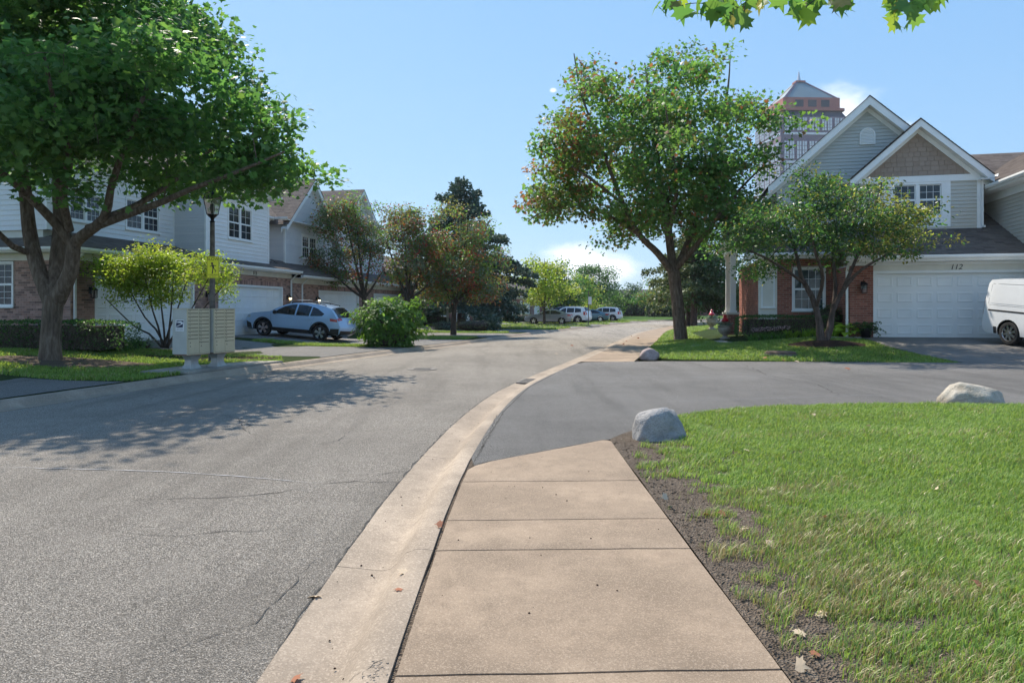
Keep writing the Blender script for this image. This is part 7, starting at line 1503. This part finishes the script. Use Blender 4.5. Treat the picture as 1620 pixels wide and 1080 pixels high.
# boulders
def rockmat(name, a, b, c):
    k = NM(name); v = k.co(True); n = k.noise(v, 5, 7, .65); n2 = k.noise(v, 60, 4, .6); cc = k.ramp(n, [(.3, a), (.55, b), (.75, c)]); cc = k.mix(k.rng(n2, .45, .75, 0, .5), cc, tuple(x * .4 for x in a)); k.col(cc); k.set(.85, 0, .25); k.bump(k.math('ADD', n, k.math('MULTIPLY', n2, .25)), .05); return k.m
def boulder(c, rx, ry, rz_, mat, label, seed, dent=None, rot=0, sink=.25):
    bm = bmesh.new(); bmesh.ops.create_icosphere(bm, subdivisions=4, radius=1); rr_ = random.Random(seed); cuts = [(Vector((rr_.gauss(0, 1), rr_.gauss(0, 1), rr_.gauss(.2, .7))).normalized(), rr_.uniform(.74, .92)) for _ in range(9)]
    for v in bm.verts:
        p = v.co.copy(); n = 1 + .16 * noise.noise((p.x * 1.1 + seed, p.y * 1.1, p.z * 1.1)) + .09 * noise.noise((p.x * 2.6 + seed, p.y * 2.6, p.z * 2.6)) + .025 * noise.noise((p.x * 7, p.y * 7 + seed, p.z * 7))
        if dent:
            d = (p - Vector(dent).normalized()).length; n -= .20 * max(0, 1 - d / .7) ** 1.0
        q = p * n
        for nn_, dd_ in cuts:
            e_ = q.dot(nn_) - dd_
            if e_ > 0: q = q - nn_ * e_ * .85
        q.x = math.copysign(abs(q.x) ** .85, q.x); v.co = Vector((q.x * rx, q.y * ry, max(q.z, -.3) * rz_))
    me = bpy.data.meshes.new('boulder'); bm.to_mesh(me); bm.free(); me.materials.append(mat); me.polygons.foreach_set('use_smooth', [True] * len(me.polygons)); link('boulder', me, None, c, (0, 0, R(rot)), label=label, cat='boulder')
g = G(1047, 696); boulder((g.x, g.y + .12, g.z + .01), .28, .235, .33, rockmat('grey_rock', (.27, .26, .25), (.38, .365, .35), (.48, .465, .445)), 'smooth grey boulder at the end of the tan sidewalk', 3, (.4, -.8, .35))
g = G(1553, 641); boulder((g.x, g.y + .2, g.z + .02), .42, .30, .30, rockmat('tan_rock', (.36, .30, .22), (.50, .45, .37), (.62, .58, .50)), 'cream coloured flat boulder on the lawn edge by the side street', 8, (.75, -.5, .2), rot=-8)
g = G(1029, 568); boulder((g.x, g.y + .15, g.z + .05), .27, .22, .26, rockmat('pink_rock', (.30, .23, .21), (.42, .34, .32), (.52, .46, .43)), 'small pinkish boulder on the corner of the far lawn', 14)
# urn planters
M['urn'] = plain('cast_stone', (.36, .31, .25), .85, var=.2, scale=9, bump=.004, bscale=60); M['red'] = plain('red_glazed', (.50, .012, .02), .3, var=.1, coat=.4)
for i, (px, py, lab) in enumerate([(1147, 536, 'stone urn planter with red finial on the lawn beside the walk'), (1126, 521, 'stone urn planter with red finial farther along the walk')]):
    g = G(px, py); k_ = (1.0 if i == 0 else .82) * g.y / 26.5; u = empty('urn_planter', tuple(g), 0, lab, 'planter')
    m = MB(); m.lathe([(r_ * k_, z * k_) for r_, z in [(.19, 0), (.19, .04), (.13, .06), (.08, .12), (.10, .16), (.19, .22), (.25, .32), (.265, .42), (.25, .46), (.28, .48), (.28, .52), (.24, .52), (.22, .46), (0, .45)]], 24); m.obj('urn', M['urn'], u, smooth=35)
    m = MB(); m.lathe([(r_ * k_, z * k_) for r_, z in [(.02, .45), (.02, .66), (.14, .68), (.15, .70), (.10, .79), (.05, .83), (.045, .87), (.06, .90), (.03, .94), (0, .95)]], 16); m.obj('finial', M['red'], u, smooth=40)
    rg = np.random.default_rng(50 + i); n = 160; a = rg.random(n) * 6.28; rr = .26 * rg.random(n) ** .5 * k_; P = np.stack([rr * np.cos(a), rr * np.sin(a), (.50 + .14 * rg.random(n)) * k_], 1); V, F = leaf_cloud(P, np.full(n, .11 * k_), 'oval', 60 + i, .5); link('foliage', np_mesh('foliage', V, F, L_['grey']), u)
# walk to the portico, and narrow walk to the garage
wk = [right_world(*q) for q in [(-.55, -.5), (-1.4, -.55), (-3.6, -.42), (-4.5, -.3), (-5.4, -1.0), (-6.2, -.8), (-5.7, .6), (-5.3, 2.6), (-4.7, 2.6), (-4.55, .9), (-4.3, -.02), (-3.4, -.12), (-.55, -.15)]]
sheet('front_walk', wk, h_lot, M['path_concrete'], .4, dz=.02, kind='structure', label='pale concrete walk from the driveway to the portico', edge=.25, skirt=.06)
# round lawn cover
g = G(1235, 561); root = empty('utility_cover', tuple(g), 0, 'low round brown utility cover set in the corner lawn', 'cover'); m = MB(); m.lathe([(.40, -.05), (.40, .07), (.37, .09), (.0, .09)], 20); m.obj('lid', plain('weathered_cover', (.13, .085, .06), .85, var=.3, scale=12, bump=.004), root, smooth=30); m = MB(); m.lathe([(.43, -.05), (.43, .03), (.405, .03)], 20); m.obj('rim', M['iron'], root)
# white post, far signpost
g = G(708, 516); s_ = g.y / 1080; root = empty('white_post', tuple(g), 0, 'white wooden post with cap on the grass near the slim crabapple', 'post'); hh = 27 * s_; m = MB(); m.box(-.07, .07, -.07, .07, -.05, hh); m.obj('shaft', M['white'], root); m = MB(); m.box(-.1, .1, -.1, .1, hh, hh + .06); m.add([(-.09, -.09, hh + .06), (.09, -.09, hh + .06), (.09, .09, hh + .06), (-.09, .09, hh + .06), (0, 0, hh + .14)], [(0, 1, 4), (1, 2, 4), (2, 3, 4), (3, 0, 4)]); m.obj('cap', M['white'], root)
g = G(931, 514); root = empty('signpost', tuple(g), 0, 'thin grey signpost with small pale sign near the teal sedan', 'signpost'); m = MB(); m.tube([(0, 0, -.1), (0, 0, 3.2)], .04, 8); m.obj('pole', M['post'], root); m = MB(); m.box(-.02, .28, -.05, -.042, 1.9, 2.6); m.obj('sign_plate', M['plate'], root)
# far low building at the end of the road
root = empty('far_house', (30, 150, .6), -12, 'long low brick house with brown roof beyond the far bank', 'house'); m = MB(); m.box(-22, 22, 0, 10, -1, 2.6); m.obj('wall', M['far_brick'], root); m = MB(); m.prism([(-.8, 2.6), (5, 5.4), (10.8, 2.6)], lambda u, v, t: (t, u, v), -23, 23); m.obj('roof', M['shingle_under'], root)
Ff = Face((0, 0, 0), (1, 0, 0), (0, -1, 0))
for i in range(9): m = MB(); x = -19 + i * 4.6; m.box(x, x + 1.5, -.06, .02, .5, 2.0); w_ = m.obj('window', M['white'], root); m = MB(); m.box(x + .1, x + 1.4, -.075, -.061, .6, 1.9); m.obj('pane', M['glass'], w_)
# ---------------------------------------------------------------- office tower far behind
M['gran'] = plain('rose_granite', srgb(172, 104, 96), .6, var=.06, scale=.2, world=True); M['gran2'] = plain('mauve_granite', srgb(126, 106, 122), .6, var=.06, scale=.2, world=True); M['tglass'] = plain('green_grey_roof', (.19, .24, .24), .35, .3, var=.05, scale=.1); M['twin'] = plain('tower_window', (.48, .52, .60), .2, .2, var=.1, scale=.5, world=True); M['tdark'] = plain('tower_louvre', (.06, .055, .07), .5, var=.1)
TY = 355; TW = empty('office_tower', (156.5, 372.5, -.5), 2.5, 'far rose granite office tower with green pyramid roof and spire', 'tower')
def octp(w, c): return [(-(w - c), -w), (w - c, -w), (w, -(w - c)), (w, w - c), (w - c, w), (-(w - c), w), (-w, w - c), (-w, -(w - c))]
def zt(py, Y=TY): return CAMH + (490 - py) * Y / 1080 + .5
def octo(w0, c0_, z0, w1, c1, z1, mat, name):
    m = MB(); a, b = octp(w0, c0_), octp(w1, c1); m.add([(x, y, z0) for x, y in a] + [(x, y, z1) for x, y in b], [(i, (i + 1) % 8, 8 + (i + 1) % 8, 8 + i) for i in range(8)] + [tuple(range(8)), tuple(range(8, 16))]); return m.obj(name, mat, TW)
w0, cc = 17.5, .8
octo(w0, cc, 0, w0, cc, zt(184.5), M['gran2'], 'shaft'); octo(w0, cc, zt(184.5), w0 - 1.8, cc, zt(174), M['tdark'], 'sloped_glazing'); octo(w0 - .6, cc, zt(174), w0 - .6, cc, zt(170), M['gran'], 'ledge'); octo(15.2, .8, zt(170), 15.2, .8, zt(152), M['gran'], 'crown_band'); octo(14.2, .8, zt(152), 2.2, .4, zt(130, 370), M['tglass'], 'pyramid_roof'); octo(2.7, .4, zt(130, 370), 2.7, .4, zt(127.6, 370), M['gran'], 'roof_cap')
m = MB(); m.lathe([(1.2, zt(127.6, 370)), (.9, zt(125, 372)), (.2, zt(113, 372)), (0, zt(112.5, 372))], 8); m.obj('spire', M['bare'], TW)
for i in range(8):
    a, b = octp(14.3, .8)[i], octp(2.25, .4)[i]; m = MB(); m.tube([(a[0], a[1], zt(152)), (b[0], b[1], zt(130, 370))], .45, 4); m.obj('roof_rib', M['gran2'], TW)
me_win = None; q = MB(); q.box(-1.12, 1.12, -.25, .1, 0, 1); me_win = q.mesh('window', M['twin']); q = MB(); q.box(-.12, .12, -.32, -.26, 0, 1)
for z in (.24, .49, .74): q.box(-1.12, -.13, -.32, -.26, z - .012, z + .012).box(.13, 1.12, -.32, -.26, z - .012, z + .012)
me_mul = q.mesh('mullion', M['gran2'])
me_lou = MB().box(-2.2, 2.2, -.2, .1, 0, 3.6).mesh('louvre', M['tdark'])
for fi in (0, 6):
    P0_, P1_ = octp(w0, cc)[fi], octp(w0, cc)[(fi + 1) % 8]; a, b = Vector(P0_), Vector(P1_); L = (b - a).length; d = (b - a) / L; rz_ = math.atan2(d.y, d.x); nP = 5
    for rrow in range(9):
        z1w = zt(186.5) - rrow * 12.2; hgt = 6.6 if rrow == 0 else 9.2
        if rrow: z1w -= 0
        for k in range(nP):
            for o_ in (-1.45, 1.45):
                s = L * (k + .5) / nP + o_; p = a + d * s; wob_ = link('window', me_win, TW, (p.x, p.y, z1w - hgt), (0, 0, rz_), (1, 1, hgt)); link('mullion', me_mul, wob_)
        m = MB(); m.box(.5, L - .5, -.15, .1, z1w - hgt - 2.2, z1w - hgt - 1.0); m.obj('spandrel', M['twin'], TW, loc=(a.x, a.y, 0), rot=(0, 0, rz_))
    A2, B2 = Vector(octp(15.2, .8)[fi]), Vector(octp(15.2, .8)[(fi + 1) % 8]); L2 = (B2 - A2).length; d2 = (B2 - A2) / L2
    for k in range(3): p = A2 + d2 * (L2 * (.26 + .24 * k)); link('louvre', me_lou, TW, (p.x, p.y, zt(167)), (0, 0, rz_))
    for k in range(nP * 2):
        m = MB(); aa = a + d * (L * (k + .5) / (nP * 2)); nn = Vector((d.y, -d.x)); m.box(-.9, .9, -.2, .05, 0, 3.2); m.obj('glazing_bar', M['twin'], TW, loc=(aa.x - nn.x * .4, aa.y - nn.y * .4, zt(184)), rot=(R(-38), 0, rz_))
# ---------------------------------------------------------------- fallen leaves, twigs, clods
lv = [np_mesh('leaf', *TPL['maple'], L_['rust']), np_mesh('leaf', *TPL['maple'], L_['olive'])]
M['drypale'] = leafmat('pale_dry_leaf', (.32, .25, .17), (.48, .38, .27), .2, .7, .2, (.4, .3, .2)); M['dryred'] = leafmat('dry_red_leaf', (.17, .07, .04), (.27, .12, .07), .2, .7, .2, (.4, .15, .07))
lv += [np_mesh('leaf', *TPL['maple'], M['drypale']), np_mesh('leaf', *TPL['maple'], M['dryred'])]
nl = [(1285, 660, 1, 3), (1302, 829, 1, 3), (1290, 662, 2, 2), (1480, 784, 2, 2), (1205, 782, 2, 2), (1320, 760, 1, 1), (1148, 818, 2, 3), (1228, 974, 2, 3), (1301, 974, 2, 2), (1265, 1012, 2, 2), (1258, 1060, 2, 2), (1290, 1045, 2, 3), (1185, 720, 2, 2), (1373, 680, 2, 2), (1553, 940, 2, 3), (1420, 950, 2, 2), (1120, 817, 2, 3), (1215, 868, 2, 2), (1235, 870, 2, 3), (1056, 790, 2, 2), (1380, 1070, 2, 2), (1180, 840, 2, 2)]
for i, (px, py, s, k_) in enumerate(nl):
    g = G(px, py); sz = .026 + .015 * s * rng.random(); dz = .035 if (g.x > 1.9) else .012
    link('fallen_leaf', lv[k_ if k_ < 4 else 3], None, (g.x, g.y, h_lawn(g.x, g.y) + dz + .01), (R(rng.gauss(0, 25)), R(rng.gauss(0, 25)), rng.random() * 6.3), (sz * 1.2,) * 3, label=('pale tan' if k_ == 2 else 'red brown') + ' dry fallen leaf lying ' + ('in the grass of the near lawn' if g.x > 1.75 else 'on bare soil beside the sidewalk'), cat='leaf', group='fallen leaves on the near lawn')
for i, (px, py) in enumerate([(507, 942), (460, 1075), (637, 965), (640, 940), (700, 835), (1085, 545), (1130, 552), (1190, 566), (1240, 570), (1260, 573), (1210, 568), (1340, 585), (880, 560), (905, 548), (990, 540), (1000, 533), (1010, 536), (985, 545)]):
    g = G(px, py); sz = .05 + .04 * rng.random() if py > 600 else .12
    zz = (h_curb(g.x, g.y) - .004 if i < 4 else .012 if i == 4 else g.z + .02)
    link('fallen_leaf', lv[3 if i % 3 else 2], None, (g.x, g.y, zz + .008), (R(rng.gauss(0, 20)), R(rng.gauss(0, 20)), rng.random() * 6.3), (sz,) * 3, label=('red brown' if i % 3 else 'pale tan') + ' dry fallen leaf ' + ('in the curb gutter near the sidewalk' if i < 4 else 'on the tan sidewalk slab' if i == 4 else 'on the corner house lawn or side street' if i < 12 else 'on the distant road and far sidewalk'), cat='leaf', group='fallen leaves on paving and far lawn')
# twigs, clods and chips on the soil strip
rg = np.random.default_rng(9); m = MB()
for i in range(900):
    y = 2.0 + 5.3 * rg.random() ** 1.3; x = 1.075 + abs(rg.normal()) * (.22 if y < 6.2 else .35); r_ = .003 + .008 * rg.random() ** 2
    m.lathe([(0, -r_ * .3), (r_, 0), (r_ * .7, r_ * .6), (0, r_ * .75)], 5, (x, y, h_lawn(x, y) + r_ * .2))
m.obj('soil_clods', M['soil'], None, fix=False, kind='stuff', label='small clods and chips on the bare soil edge'); m = MB()
for i in range(260):
    y = 2.0 + 5.2 * rg.random() ** 1.3; x = 1.08 + abs(rg.normal()) * .3; a = rg.random() * 6.28; l = .01 + .04 * rg.random(); z = h_lawn(x, y) + .006; m.tube([(x, y, z), (x + l * math.cos(a), y + l * math.sin(a), z + .004 * rg.random())], .0015 + .0015 * rg.random(), 4)
m.obj('soil_twigs', M['mulch_pale'], None, fix=False, kind='stuff', label='bits of straw and twig on the bare soil edge')
m = MB()
for i in range(55):
    y = 2.2 + 4.8 * rg.random(); x = -.4 + 1.4 * rg.random(); r_ = .002 + .005 * rg.random() ** 2; m.lathe([(r_, 0), (r_ * .6, r_ * .6), (0, r_ * .7)], 5, (x, y, .005))
for i in range(70):
    y = 2.3 + 9 * rg.random() ** 1.4; x = xr(y) - .1 - .42 * rg.random(); r_ = .002 + .006 * rg.random() ** 2; m.lathe([(r_, 0), (r_ * .6, r_ * .6), (0, r_ * .7)], 5, (x, y, float(np.interp(xr(y) - x, [.1, .21, .3, .56], [0, -.085, -.126, -.10])) + .002))
m.obj('grit', M['mulch'], None, fix=False, kind='stuff', label='dark grit and seeds scattered on the sidewalk and gutter')
# ---------------------------------------------------------------- air
m = MB(); m.box(-420, 420, -80, 480, -1.6, 141); k = NM('haze_air'); k.n.remove(k.b); pv = k.node('ShaderNodeVolumePrincipled'); pv.inputs['Color'].default_value = (.86, .91, 1, 1); pv.inputs['Density'].default_value = .00018; pv.inputs['Anisotropy'].default_value = .25; k.l.new(pv.outputs[0], k.o.inputs['Volume'])
m.obj('haze', k.m, None, kind='stuff', label='thin summer haze in the air')
